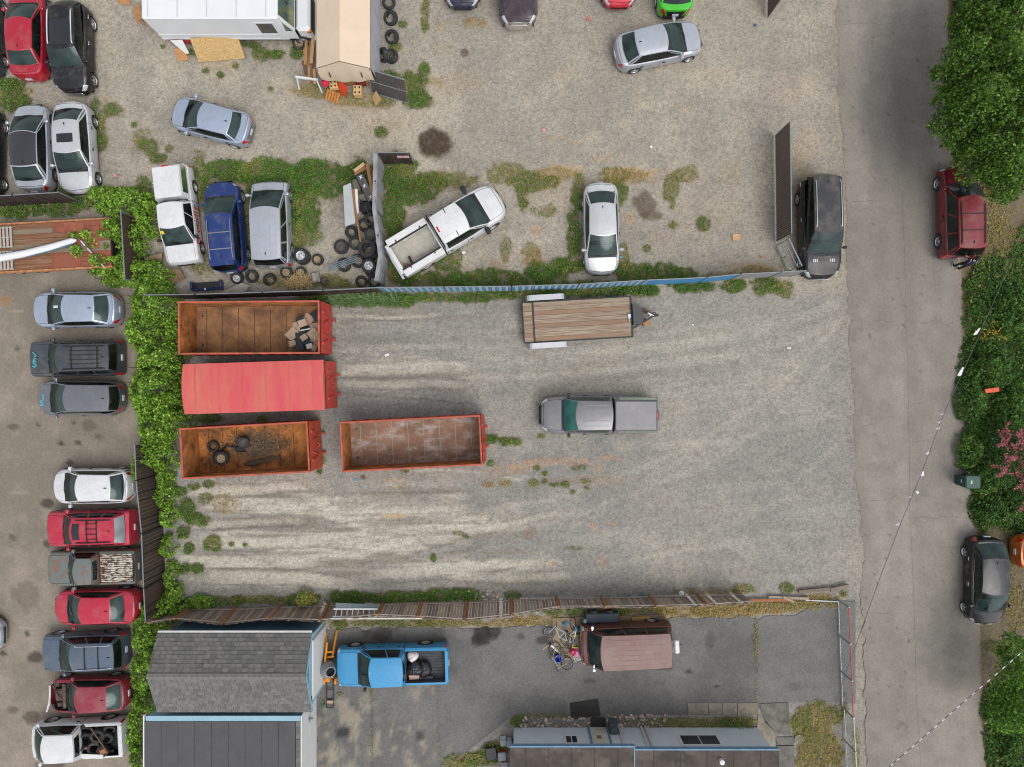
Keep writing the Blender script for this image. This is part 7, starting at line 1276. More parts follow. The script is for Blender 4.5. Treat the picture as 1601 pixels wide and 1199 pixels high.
for k, (p, q, lab) in enumerate([((554, 268), (570, 256), 'short tan block end on top of the junk heap'), ((555, 273), (572, 262), 'second tan block end below the topmost one')]): mb = MB(); mb.bar((*g(*p, 1.0), 1.0), (*g(*q, 1.0), 1.0), .16, .12); tag(mb.build('wood_block', LUM[2 - k]), lab, 'block')
c, rz, L, W = corners([(561, 276), (573, 268), (582, 313), (570, 316)], 1.0); T = thing('truck_tailgate', 'black truck tailgate with white marks leaning in the junk heap', 'tailgate', (c.x, c.y, .95), rz); mb = MB(); mb.bbox(-L / 2, L / 2, -W / 2, W / 2, 0, .08, .03); mb.build('panel', P_BLK, T); T.rotation_euler = (.25, 0, rz)
for px, py in ((.02, .55), (0, .1), (.03, -.5)): mb = MB(); stroke(mb, [(px - .08, py - .08, .085), (px + .06, py + .08, .085)], .035); stroke(mb, [(px - .07, py + .07, .085), (px + .05, py - .06, .085)], .03); mb.build('chalk_mark', PLW, T)
x, y = g(556, 288, .8); mb = MB(); mb.bbox(-.2, .2, -.3, .3, 0, .75, .08); tag(mb.build('grey_drum', M('grey_green_plastic', A(118, 118, 104), .8, var=.2), loc=(x, y, 0)), 'grey green bin wedged beside the black tailgate', 'bin')
x, y = g(573, 323, .5); mb = MB(); mb.bbox(-.35, .35, -.3, .3, 0, .6, .1); mb.tube([(-.3, .3, .7), (0, 0, .85), (.1, -.3, .7), (.35, -.4, .6)], .03, 6); tag(mb.build('black_bumper', BLK, loc=(x, y, 0)), 'black crumpled bumper part under the tailgate', 'car part')
T = thing('metal_tubes', 'bundle of galvanised tubes lying over a tyre', 'tubes', (*g(536, 413, .35), .35))
for k in range(4): mb = MB(); mb.tube([(-.75, -.36 + k * .09, .0), (.75, .16 + k * .09, .04 + .03 * (k % 2))], .028, 6); mb.build('tube', M('blue_galvanised', A(140, 158, 168), .4, .5), T)
# bits behind the canopy pickup
panel('wooden_lid', 'weathered wooden lid lying behind the white canopy pickup', [(252, 423), (281, 420), (291, 436), (264, 447)], [.35, .3, .05, .05], M('weathered_panel', A(132, 108, 84), .9, var=.3, stretch=(3, 3, 3)), 'panel', .05); panel('stump_slab', 'pale broken slab beside the pickup nose', [(235, 400), (255, 395), (254, 412), (240, 416)], [.2, .3, .03, .03], M('pale_slab', A(150, 128, 104), .9, var=.3), 'slab', .1)
c, rz, L, W = corners([(297, 440), (345, 437), (347, 452), (298, 455)], .3); T = thing('bumper_cover', 'loose dark blue bumper cover lying by the fence', 'car part', (c.x, c.y, 0), rz)
for q in ((-L / 2, L / 2, -W / 2, -W / 2 + .1), (-L / 2, -L / 2 + .1, -W / 2 + .1, W / 2), (L / 2 - .1, L / 2, -W / 2 + .1, W / 2)): mb = MB(); mb.bbox(*q, .02, .35, .03); mb.build('shell', P_BLU, T)
mb = MB(); mb.box(-L / 2 + .1, L / 2 - .1, -W / 2 + .1, W / 2 - .05, .02, .1); mb.build('liner', BLK, T); mb = MB(); mb.box(-.06, .02, -W / 2 - .004, -W / 2 + .1, .35, .36); mb.build('label_tag', PLW, T)
panel('grey_board', 'grey weathered board lying behind the blue wagon', [(343, 458), (378, 442), (390, 446), (384, 456)], [.5, .5, .3, .3], M('grey_board', A(170, 162, 148), .9, var=.15), 'board', .03)
x, y = g(494, 434, .2); mb = MB(); mb.bbox(-.2, .2, -.25, .25, 0, .3, .04); mb.bbox(-.14, .14, -.2, .1, .3, .34, .02); tag(mb.build('battery_box', M('pale_metal', A(160, 156, 148), .5, .3, var=.3, scale=6), loc=(x, y, 0), rot=.15), 'small pale metal box in the grass near the tyre pile', 'box')
x, y = g(508, 440); mb = MB(); mb.bbox(-.2, .16, -.2, .22, 0, .22, .08); mb.bbox(-.1, .2, -.1, .1, .2, .34, .05); tag(mb.build('engine_part', M('rusty_casting', A(104, 84, 72), .9, var=.4, scale=8), loc=(x, y, 0), rot=.7), 'rusty engine casting in the grass near the tyre pile', 'car part')

# ------------------------------------------------------------------ driveway clutter
# rubbish in the blue pickup bed
def lump(name, label, loc, r, m, cat, seed=0, sq=(1, 1, .8)):
    mb = MB(); n, k = 16, 9; rs = np.random.default_rng(seed); ph = rs.random(6) * 6
    def f(u, v):
        a, b = u * 2 * math.pi, (v - .5) * math.pi; q = 1 + .12 * math.sin(3 * a + ph[0]) * math.cos(b) + .08 * math.sin(5 * a + ph[1] + 4 * b) + .06 * math.sin(9 * b + ph[2] + 2 * a)
        return (r * sq[0] * q * math.cos(a) * math.cos(b), r * sq[1] * q * math.sin(a) * math.cos(b), r * sq[2] * (q * math.sin(b) + .9))
    mb.grid(f, n, k); return tag(mb.build(name, m, loc=loc, smooth=60), label, cat)
BAG = M('black_bag', (.014, .015, .018), .28, var=.3, bump=.8, bscale=9)
lump('rubbish_bag', 'large black rubbish bag in the blue pickup bed', on_veh('bpk', .70, .14, .62), .42, BAG, 'bag', 1, (1.1, .9, .7)); lump('rubbish_bag', 'crumpled black bag nearer the tailgate in the blue pickup bed', on_veh('bpk', .79, .22, .62), .38, BAG, 'bag', 2, (.8, 1.1, .6)); lump('rubbish_bag', 'white rubbish bag in the blue pickup bed', on_veh('bpk', .685, -.46, .62), .28, M('white_bag', A(232, 222, 220), .5, bump=.4, bscale=9), 'bag', 3, (1, 1, .9))
mb = MB(); mb.bbox(-.26, .26, -.13, .13, 0, .22, .03); tag(mb.build('cardboard_box', M('pinkish_card', A(214, 178, 164), .8), loc=on_veh('bpk', .69, .62, .62), rot=.1), 'small pinkish box in the corner of the blue pickup bed', 'box')
# concrete mixer
ORG = M('mixer_orange', A(226, 142, 30), .5, var=.12, col2=A(150, 90, 40), c2amt=.15, c2scale=4)
T = thing('concrete_mixer', 'orange framed concrete mixer with a grey drum beside the garage door', 'mixer', (*g(518, 1035), 0)); 
mb = MB(); mb.lathe([(.2, -.1), (.36, .0), (.42, .28), (.40, .5), (.24, .86), (.22, .86), (.38, .48)], 18); dm = mb.build('drum', M('mixer_grey', A(160, 164, 166), .5, .3, var=.12), T, 40, loc=(-.1, -.05, .55), rot=(0, .5, .2))
for nm, a, b in (('frame_leg', (-.25, 1.55, .05), (-.1, .3, .75)), ('frame_leg', (.3, 1.65, .05), (.22, .55, .6)), ('frame_leg', (-.05, 1.25, .6), (-.1, .35, .85)), ('frame_bar', (-.15, .75, .6), (.26, .75, .55)), ('frame_bar', (-.05, .5, .62), (.3, .55, .62)), ('frame_bar', (-.3, -.5, .5), (.25, -.55, .5))): mb = MB(); mb.tube([a, b], .055, 8); mb.build(nm, ORG, T)
mb = MB(); mb.bbox(-.2, .1, -.75, -.5, .35, .7, .05); mb.build('motor_cover', ORG, T)
for s in (-.28, .3): mb = MB(); mb.lathe([(0, -.05), (.19, -.05), (.2, 0), (.19, .05), (0, .05)], 14, axis='y'); mb.build('wheel', ORG, T, loc=(s, -.85, .2), rot=(0, 0, math.pi / 2))
T = thing('hand_truck', 'dark hand truck lying flat below the concrete mixer', 'hand truck', (*g(517, 1082), .06))
for s in (-.17, .17): mb = MB(); mb.tube([(s, .75, .05), (s * 1.02, -.75, .05)], .025, 6); mb.build('side_tube', BLK, T)
for yy in (.75, .2, -.35, -.75): mb = MB(); mb.tube([(-.17, yy, .05), (.17, yy, .05)], .022, 6); mb.build('cross_tube', BLK, T)
mb = MB(); mb.box(-.2, .2, -.52, -.38, .03, .06); mb.build('toe_plate', M('tan_plate', A(190, 158, 126), .7), T)
# mats and pad
MAT_ = M('dark_rubber_mat', A(58, 55, 53), .95, var=.15, fine=.2)
panel('rubber_mat', 'dark rubber mat lying on the driveway edge before the house', [(891, 1099), (935, 1092), (939, 1118), (893, 1125)], [.02] * 4, MAT_, 'mat', .012); panel('door_mat', 'narrow dark mat at the house door', [(924, 1121), (946, 1120), (947, 1137), (924, 1137)], [.045] * 4, MAT_, 'mat', .02)
T = tag(bpy.data.objects.new('concrete_pad', None), kind='structure'); COL.objects.link(T); slab([(863, 966), (1028, 960), (1030, 985), (908, 1031), (866, 1031)], M('tan_concrete', A(156, 136, 110), .9, var=.2, col2=A(120, 100, 78), c2amt=.3), -.03, .05, 'slab', T)
panel('tan_board', 'yellow tan board lying between the van and the fence', [(988, 964), (1016, 963), (1017, 971), (988, 971)], [.12] * 4, M('yellow_tan_board', A(196, 160, 96), .8), 'board', .03)
# cart by the fence
T = thing('utility_cart', 'dark blue grey cart with black wheels behind the van', 'cart', (*g(940, 960), 0), R(1)); mb = MB(); mb.bbox(-.85, .85, -.28, .22, .25, .55, .05); mb.build('tub', M('blue_grey_tub', A(62, 74, 84), .6, var=.2), T); mb = MB(); mb.bbox(-.98, -.8, -.25, -.05, .3, .62, .03); mb.build('handle', M('pale_blue_grip', A(130, 150, 162), .6), T)
for xx in (-.45, .35): mb = MB(); mb.lathe([(.08, -.05), (.2, -.05), (.22, 0), (.2, .05), (.08, .05)], 16, axis='y', close=True); mb.build('wheel', RUB, T, loc=(xx, .3, .42))
# bicycles and toys
def bicycle(label, px, py, rz, tilt, m, z=.1, s=1.0, group='bicycles'):
    T = thing('bicycle', label, 'bicycle', (*g(px, py), z), 0, group); T.rotation_euler = (tilt, 0, rz); T.scale = (s,) * 3
    for x in (-.5, .5):
        w = MB(); w.lathe([(.30 + .022 * math.cos(a), .022 * math.sin(a)) for a in np.linspace(0, 2 * math.pi, 7)[:-1]], 22, axis='y', c=(0, 0, 0), close=True); wo = w.build('wheel', RUB, T, 60, loc=(x, 0, .32))
        rm = MB(); rm.lathe([(.27 + .012 * math.cos(a), .012 * math.sin(a)) for a in np.linspace(0, 2 * math.pi, 5)[:-1]], 22, axis='y', close=True); rm.build('rim', STL, wo)
        sp = MB()
        for k in range(10): a = 2 * math.pi * k / 10; sp.bar((0, 0, 0), (.27 * math.cos(a), 0, .27 * math.sin(a)), .003)
        sp.build('spokes', STL, wo)
    for a, b in (((-.5, 0, .32), (-.1, 0, .3)), ((-.5, 0, .32), (-.18, 0, .75)), ((-.1, 0, .3), (-.18, 0, .8)), ((-.1, 0, .3), (.32, 0, .72)), ((-.18, 0, .72), (.32, 0, .76)), ((.36, 0, .85), (.5, 0, .32))): mb = MB(); mb.tube([a, b], .022, 6); mb.build('frame_tube', m, T)
    mb = MB(); mb.tube([(.42, -.27, .92), (.34, -.1, .9), (.34, .1, .9), (.42, .27, .92)], .016, 6); mb.build('handlebar', BLK, T); mb = MB(); mb.prism([(-.32, -.07), (-.1, -.02), (-.1, .02), (-.32, .07)], .8, .85); mb.build('saddle', BLK, T); return T
bicycle('pale blue bicycle lying with one wheel over the driveway', 868, 1001, 2.7, 1.25, M('pale_blue_frame', A(170, 196, 206), .4), .1); bicycle('white and navy bicycle standing nearly upright before the van', 889, 985, 1.4, .35, M('white_frame', A(224, 226, 230), .4), .06); bicycle('tan bicycle lying flat at the centre of the bike heap', 884, 1017, -.9, 1.35, M('tan_frame', A(178, 160, 132), .5), .12); bicycle('small grey-green bicycle under the other bikes', 880, 1004, .5, 1.4, M('greygreen_frame', A(120, 128, 112), .5), .05, .8)
mb = MB(); x, y = g(872, 1025); mb.lathe([(.0, 0), (.15, 0), (.19, .38), (.17, .38), (.14, .06), (0, .06)], 16); tag(mb.build('bucket', M('bright_blue_plastic', A(40, 92, 206), .45), loc=(x, y, .05), smooth=40), 'bright blue bucket at the corner of the bike heap', 'bucket')
for lab, px, py, L_, W_, H_, m, a in (('pink toy car before the van bumper', 902, 1019, .34, .5, .28, M('pink_plastic', A(236, 130, 176), .4), .2), ('magenta toy seat beside the pink toy car', 895, 1016, .3, .36, .3, M('magenta_plastic', A(190, 30, 90), .4), -.2), ('white and black toy wheels by the van corner', 902, 1027, .4, .3, .2, M('white_black_plastic', A(200, 204, 206), .5, var=.5, scale=8, col2=A(20, 20, 24), c2amt=.4, c2scale=6), .3), ('teal plastic toy near the van bumper', 900, 981, .3, .26, .2, M('teal_plastic', A(60, 140, 160), .45), .5), ('blue and white bottle on the concrete pad', 883, 974, .3, .22, .2, M('blue_white_plastic', A(92, 150, 180), .45), .6), ('white cup beside the teal toy', 898, 987, .16, .2, .22, WHT, .1)):
    x, y = g(px, py); T = thing('toy', lab, 'toy', (x, y, .05), a); mb = MB(); mb.bbox(-L_ / 2, L_ / 2, -W_ / 2, W_ / 2, 0, H_ * .6, .05); mb.build('base', m, T, 30); mb = MB(); mb.bbox(-L_ * .3, L_ * .3, -W_ * .25, W_ * .35, H_ * .6, H_, .04); mb.build('top', m, T, 30)
YEL = M('yellow_frame_paint', A(206, 196, 44), .5); T = thing('yellow_frame', 'yellow framed wooden tray before the van bumper', 'tray', (*g(901, 1001), .06), 0); mb = MB(); mb.box(-.18, .18, -.28, .28, .02, .06); mb.build('tray_floor', DECK, T)
for q in ((-.22, .22, .28, .33), (-.22, .22, -.33, -.28), (-.23, -.18, -.279, .279), (.18, .23, -.279, .279)): mb = MB(); mb.box(*q, .0, .14); mb.build('frame_bar', YEL, T)
T = thing('scooter', 'small white scooter with a red stripe lying near the bikes', 'scooter', (*g(868, 1013), .1), 2.4); mb = MB(); mb.bbox(-.3, .3, -.06, .06, .03, .08, .02); mb.build('deck', WHT, T); mb = MB(); mb.tube([(.3, 0, .06), (.42, .1, .1), (.5, .45, .14)], .02, 6); mb.build('stem', RED, T)
for xx in (-.3, .34): mb = MB(); mb.lathe([(.02, -.02), (.07, -.02), (.07, .02), (.02, .02)], 12, c=(xx, 0, .04), close=True); mb.build('wheel', RUB, T)
# things left of the house
for nm, lab, px, py, L_, W_, H_, m in (('white_bin', 'white jug standing left of the house wall', 787, 1155, .28, .3, .45, WHT), ('grey_box', 'grey box beside the white jug', 796, 1157, .26, .34, .4, M('pale_box_grey', A(170, 180, 186), .6)), ('red_cooler', 'red topped cooler left of the house roof', 785, 1177, .38, .4, .4, M('red_cooler_plastic', A(176, 50, 50), .5)), ('black_tote', 'black tote on the grass left of the red cooler', 768, 1174, .55, .6, .3, BLK), ('tan_carton', 'tan carton below the red cooler', 789, 1192, .3, .26, .25, CBD)):
    x, y = g(px, py); T = thing(nm, lab, 'container', (x, y, 0), .1); mb = MB(); mb.bbox(-L_ / 2, L_ / 2, -W_ / 2, W_ / 2, 0, H_ * .8, .03); mb.build('body', m, T); mb = MB(); mb.bbox(-L_ / 2 - .01, L_ / 2 + .01, -W_ / 2 - .01, W_ / 2 + .01, H_ * .8, H_, .03); mb.build('lid', M('lid_grey', A(150, 154, 158), .6) if nm != 'black_tote' else BLK, T)
# round stepping stone in the yard
x, y = g(1249, 1155); mb = MB(); mb.prism([(.27 * math.cos(a), .25 * math.sin(a)) for a in np.linspace(0, 2 * math.pi, 9)[:-1]], -.02, .06); o = mb.build('stepping_stone', MC, loc=(x, y, 0)); tag(o, 'pale octagonal stepping stone on the dry lawn', 'stone')
x, y = g(1127, 1188, 2.6); mb = MB(); mb.lathe([(.0, 0), (.1, 0), (.09, .2), (.12, .22), (.0, .26)], 10); tag(mb.build('roof_vent', PLW, loc=(x, y, 2.61), smooth=40), 'small white vent on the flat house roof', 'vent')
# rocks by the house
RK = [M('garden_rock_%d' % k, A(*c), .9, var=.2, bump=.5, bscale=12) for k, c in enumerate([(180, 164, 150), (140, 128, 118), (206, 190, 176), (160, 140, 126)])]
RKM = []
for k in range(6):
    bm = bmesh.new(); bmesh.ops.create_icosphere(bm, subdivisions=1, radius=.09)
    for v in bm.verts: v.co *= random.uniform(.75, 1.2); v.co.z *= .65
    me = bpy.data.meshes.new('rock'); bm.to_mesh(me); bm.free(); me.materials.append(RK[k % 4]); RKM.append(me)
T = thing('rock_border', 'border of pale stones and rubble along the house wall', 'rocks', (*g(900, 1128), 0)); O = Vector((*g(900, 1128), 0))
for k in range(150):
    px, py = (random.uniform(815, 920), random.uniform(1121, 1136)) if k < 80 else (random.uniform(949, 1040), random.uniform(1117, 1136)); x, y = g(px, py); s = random.uniform(.45, 1.3); put('rock', random.choice(RKM), T, (x - O.x, y - O.y, .02), (0, 0, random.uniform(0, 6)), (s, s, s))
T = thing('rock_pile', 'small rubble pile by the board fence near the ladder', 'rocks', (*g(757, 932), 0)); O = Vector((*g(757, 932), 0))
for k in range(50): x, y = g(random.gauss(757, 12), random.gauss(931, 4)); s = random.uniform(.4, 1.1); put('rock', random.choice(RKM), T, (x - O.x, y - O.y, .02), (0, 0, random.uniform(0, 6)), (s, s, s))

# ------------------------------------------------------------------ scrap tyres in the stripped pickup
for k, (t, y, z, r, tl, lab) in enumerate([(.50, -.05, .75, .36, (.5, .6, .2), 'leaning tyre beside the cab in the stripped pickup bed'), (.57, -.1, .75, .36, (.5, .6, .2), 'tyre leaning on the first one in the pickup bed'), (.56, .45, .8, .34, (1.0, .2, .5), 'upright tyre by the far bed wall of the pickup'), (.68, .35, .8, .34, (.2, .3, 0), 'flat tyre at the middle of the pickup bed'), (.78, .5, .85, .3, (.1, 0, 0), 'tyre with an orange rag near the pickup tailgate'), (.73, -.25, .85, .36, (.15, .1, 0), 'tyre lying on top near the pickup tailgate'), (.80, -.05, .7, .34, (.4, .2, .3), 'tyre under the top one near the pickup tailgate'), (.58, -.58, .65, .36, (.9, .1, 0), 'tyre standing along the near bed wall of the pickup'), (.84, -.5, .65, .3, (.6, .3, 0), 'small tyre in the rear corner of the pickup bed')]):
    p = on_veh('l10', t, y, z); tyre(lab, 0, 0, p[2], r, .24, tl, None, 'tyres in the stripped pickup bed', loc=p[:2])
p = on_veh('l10', .79, .5, 1.02); mb = MB(); mb.bbox(-.17, .17, -.13, .13, 0, .1, .04); tag(mb.build('orange_rag', M('orange_cloth', A(170, 110, 66), .8), loc=p, rot=.4), 'orange rag lying in a tyre of the stripped pickup', 'rag')
for k, (a, b, w, m, lab) in enumerate([((.68, -.7, 1.1), (.86, .5, 1.2), .05, 3, 'long rusty rod across the tyres of the stripped pickup'), ((.48, .35, 1.1), (.64, .25, 1.1), .05, 0, 'pale stick across the tyres near the pickup cab')]): mb = MB(); mb.bar(on_veh('l10', *a), on_veh('l10', *b), w); tag(mb.build('rod', LUM[m]), lab, 'rod')
p, q = on_veh('l10', .50, .62, 1.1), on_veh('l10', .80, .72, 1.14); mb = MB(); mb.bar(p, q, .2, .05); tag(mb.build('white_strip', WHT), 'white trim strip along the bed of the stripped pickup', 'trim')

# ------------------------------------------------------------------ street furniture and person
x, y = g(1499, 749); T = thing('wheeled_bin', 'dark green wheeled bin at the edge of the road by the hedge', 'bin', (x, y, 0), 0); GB = M('bin_green', A(34, 66, 58), .5, var=.12)
mb = MB(); mb.add([(-.25, -.24, .05), (.25, -.24, .05), (.25, .24, .05), (-.25, .24, .05), (-.32, -.3, 1.0), (.32, -.3, 1.0), (.32, .3, 1.0), (-.32, .3, 1.0)], [(3, 2, 1, 0), (0, 1, 5, 4), (1, 2, 6, 5), (2, 3, 7, 6), (3, 0, 4, 7)]); mb.build('body', GB, T); mb = MB(); mb.bbox(-.35, .38, -.33, .33, 1.0, 1.09, .04); mb.build('lid', M('bin_lid_green', A(46, 84, 72), .5, var=.1), T)
for s in (-.26, .26): mb = MB(); mb.lathe([(.02, -.04), (.13, -.04), (.13, .04), (.02, .04)], 14, axis='y', close=True); mb.build('wheel', BLK, T, loc=(.27, s, .13))
mb = MB(); mb.box(-.12, -.04, -.08, .08, 1.091, 1.095); mb.build('lid_mark', M('bin_mark', A(190, 206, 196), .6), T); mb = MB(); mb.box(-.309, -.303, -.08, .08, .62, .7); mb.build('front_mark', M('bin_mark', A(190, 206, 196), .6), T); mb = MB(); mb.tube([(.38, -.2, .95), (.44, -.2, .98), (.44, .2, .98), (.38, .2, .95)], .02, 6); mb.build('handle', GB, T)
x, y = g(1545, 1120); T = thing('mailbox', 'pale blue metal mailbox on a white post by the verge', 'mailbox', (x, y, 0), -.08); mb = MB(); mb.tube([(0, 0, 0), (.1, .0, 1.05)], .05, 6); mb.build('post', WHT, T); mb = MB(); mb.grid(lambda u, v: (-.1 + .7 * u, .13 * math.cos(math.pi * v), 1.08 + .17 * math.sin(math.pi * v)), 1, 8); mb.box(-.1, .6, -.13, .13, 1.06, 1.085); mb.add([(-.1, .13 * math.cos(a), 1.08 + .17 * math.sin(a)) for a in np.linspace(0, math.pi, 8)], [tuple(range(8))]); mb.build('box', M('mailbox_blue_grey', A(140, 160, 178), .4, .4), T, 40)
mb = MB(); mb.bar((.35, .16, 1.1), (-.05, .42, 1.25), .07, .04); mb.build('paper_tube', WHT, T)
x, y = g(1547, 610, .6); mb = MB(); mb.bbox(-.36, .36, -.11, .11, 0, .05, .02); tag(mb.build('orange_marker', M('orange_marker_plastic', A(220, 90, 58), .5), loc=(x, y, .75), rot=.12), 'orange plastic bar lying in the roadside bushes', 'bar')
# overhead wires with ribbons
def wire(name, label, pts, h, r, m):
    T = thing(name, label, 'wire', (0, 0, 0)); W = [Vector((*g(px, py, hh), hh)) for (px, py), hh in zip(pts, h)]; mb = MB(); mb.tube(W, r, 6); mb.build('cable', m, T); return T, W
WBK = M('cable_grey', A(96, 92, 88), .6)
T, W = wire('overhead_wire', 'thin overhead wire hung with white ribbons across the road', [(1640, 280), (1590, 388), (1506, 580), (1474, 650), (1440, 742), (1408, 818), (1375, 905), (1325, 1045), (1260, 1235)], [6.6, 6.5, 6.3, 6.2, 6.2, 6.2, 6.3, 6.4, 6.7], .013, M('wire_dark', A(84, 82, 80), .6))
RIB = M('white_ribbon', A(230, 226, 230), .6)
for k, (px, py, dx, dy, L_) in enumerate([(1533, 513, -.05, -.2, .4), (1507, 574, -.02, -.25, .45), (1476, 646, -.03, -.1, .22), (1472, 658, -.02, -.12, .25), (1469, 667, .02, -.15, .25), (1454, 705, 0, -.16, .3), (1444, 737, .05, -.2, .35), (1434, 768, .14, -.12, .32), (1426, 776, -.03, -.1, .2), (1408, 818, -.06, -.14, .28)]):
    p = Vector((*g(px, py, 6.25), 6.2)); mb = MB()
    for s in (-1, 1): a = Vector((dx + .025 * s, dy, -.15)); w = Vector((.035, .012 * s, 0)); mb.add([p - w, p + w, p + a * L_ * 3.2 + w * 1.4, p + a * L_ * 3.2 - w * 1.4], [(0, 1, 2, 3)])
    mb.build('ribbon', RIB, T)
P2 = [(1700, 930), (1601, 1016), (1500, 1103), (1400, 1190), (1330, 1252)]; T, W = wire('overhead_cable', 'thicker overhead cable with white spiral bands at the lower corner', P2, [6.4, 6.2, 6.1, 6.1, 6.2], .016, M('cable_dark', A(84, 82, 80), .6))
for k in range(34): t = k / 34; p, q = along(W, t), along(W, t + .011); mb = MB(); mb.tube([p, q], .021, 6); mb.build('band', RIB, T)
# person behind the red suv
def person(label, px, py, rz):
    T = thing('person', label, 'person', (*g(px, py), 0), rz)
    SK = M('skin', A(216, 160, 138), .6, var=.06); SH = M('navy_shirt', A(28, 32, 62), .8, var=.15); PT = M('black_trousers', A(34, 30, 32), .8, var=.2); HR = M('dark_hair', A(38, 26, 24), .6)
    J = dict(pel=(0, 0, .95), che=(.06, 0, 1.28), nek=(.1, 0, 1.48), hed=(.14, 0, 1.6), top=(.15, 0, 1.72), hl=(0, .1, .92), kl=(.03, .12, .5), al=(-.02, .13, .09), tl=(.15, .15, .05), hr=(0, -.1, .92), kr=(-.06, -.12, .5), ar=(-.12, -.13, .09), tr=(.05, -.15, .05),
             sl=(.1, .2, 1.42), el=(.28, .3, 1.2), wl=(.5, .22, 1.15), fl=(.58, .2, 1.15), sr=(.1, -.2, 1.42), er=(.2, -.3, 1.14), wr=(.42, -.26, 1.02), fr=(.5, -.25, 1.0))
    E = [('pel', 'che'), ('che', 'nek'), ('nek', 'hed'), ('hed', 'top'), ('pel', 'hl'), ('hl', 'kl'), ('kl', 'al'), ('al', 'tl'), ('pel', 'hr'), ('hr', 'kr'), ('kr', 'ar'), ('ar', 'tr'), ('che', 'sl'), ('sl', 'el'), ('el', 'wl'), ('wl', 'fl'), ('che', 'sr'), ('sr', 'er'), ('er', 'wr'), ('wr', 'fr')]
    Rr = dict(pel=.15, che=.16, nek=.06, hed=.1, top=.085, hl=.1, kl=.065, al=.045, tl=.04, hr=.1, kr=.065, ar=.045, tr=.04, sl=.07, el=.045, wl=.032, fl=.035, sr=.07, er=.045, wr=.032, fr=.035)
    names = list(J); me = bpy.data.meshes.new('body'); me.from_pydata([J[n] for n in names], [(names.index(a), names.index(b)) for a, b in E], []); o = put('body', me, T)
    md = o.modifiers.new('Skin', 'SKIN'); md.use_smooth_shade = True
    for i, n in enumerate(names): me.skin_vertices[0].data[i].radius = (Rr[n], Rr[n] * (1.15 if n in ('che', 'pel') else 1))
    me.skin_vertices[0].data[0].use_root = True; o.modifiers.new('Subdivision', 'SUBSURF').levels = 2
    o.modifiers['Subdivision'].render_levels = 2
    dg = bpy.context.evaluated_depsgraph_get(); me2 = bpy.data.meshes.new_from_object(o.evaluated_get(dg)); o.modifiers.clear(); o.data = me2; me2.materials.clear()
    for m in (SK, SH, PT): me2.materials.append(m)
    for p in me2.polygons:
        c = p.center; arm = abs(c.y) > .235 and c.z > .9 and (c.x > .17); p.material_index = 2 if c.z < .98 and not (c.x > .3) else (0 if (c.z > 1.47 or arm or c.x > .3) else 1); p.use_smooth = True
    mb = MB(); mb.lathe([(0, .14), (.06, .125), (.105, .07), (.118, 0), (.11, -.08), (.085, -.12)], 14); mb.build('hair', HR, T, 60, loc=(.125, 0, 1.66), rot=(0, -.25, 0))
    for s, x in ((.14, .07), (-.14, -.03)): mb = MB(); mb.bbox(x - .12, x + .15, s - .05, s + .05, 0, .09, .03); mb.build('shoe', M('white_shoe', A(214, 208, 206), .6), T)
    for s in (.1, -.1): mb = MB(); mb.tube([(.02, s * 1.3, 1.0), (-.06, s * 1.3, 1.25), (.0, s * 1.5, 1.42), (.1, s * 1.7, 1.49)], .014, 5); mb.build('shirt_stripe', PLW, T)
    for s, q in ((1, J['fl']), (-1, J['fr'])):
        for k in range(4): mb = MB(); mb.tube([(q[0], q[1] + (k - 1.5) * .02, q[2]), (q[0] + .05, q[1] + (k - 1.5) * .022, q[2] - .005), (q[0] + .09 - .008 * abs(k - 1.5), q[1] + (k - 1.5) * .022, q[2] - .02)], .009, 5); mb.build('finger', SK, T)
        mb = MB(); mb.tube([(q[0] - .02, q[1] - s * .03, q[2]), (q[0] + .03, q[1] - s * .06, q[2] + .01)], .01, 5); mb.build('thumb', SK, T)
    mb = MB(); mb.obox((.245, 0, 1.6), (.012, 0, .012), (0, .012, 0), (0, 0, .02)); mb.build('nose', SK, T)
    return T
person('person in a navy top with white stripes standing behind the red suv', 1493, 417, R(78))
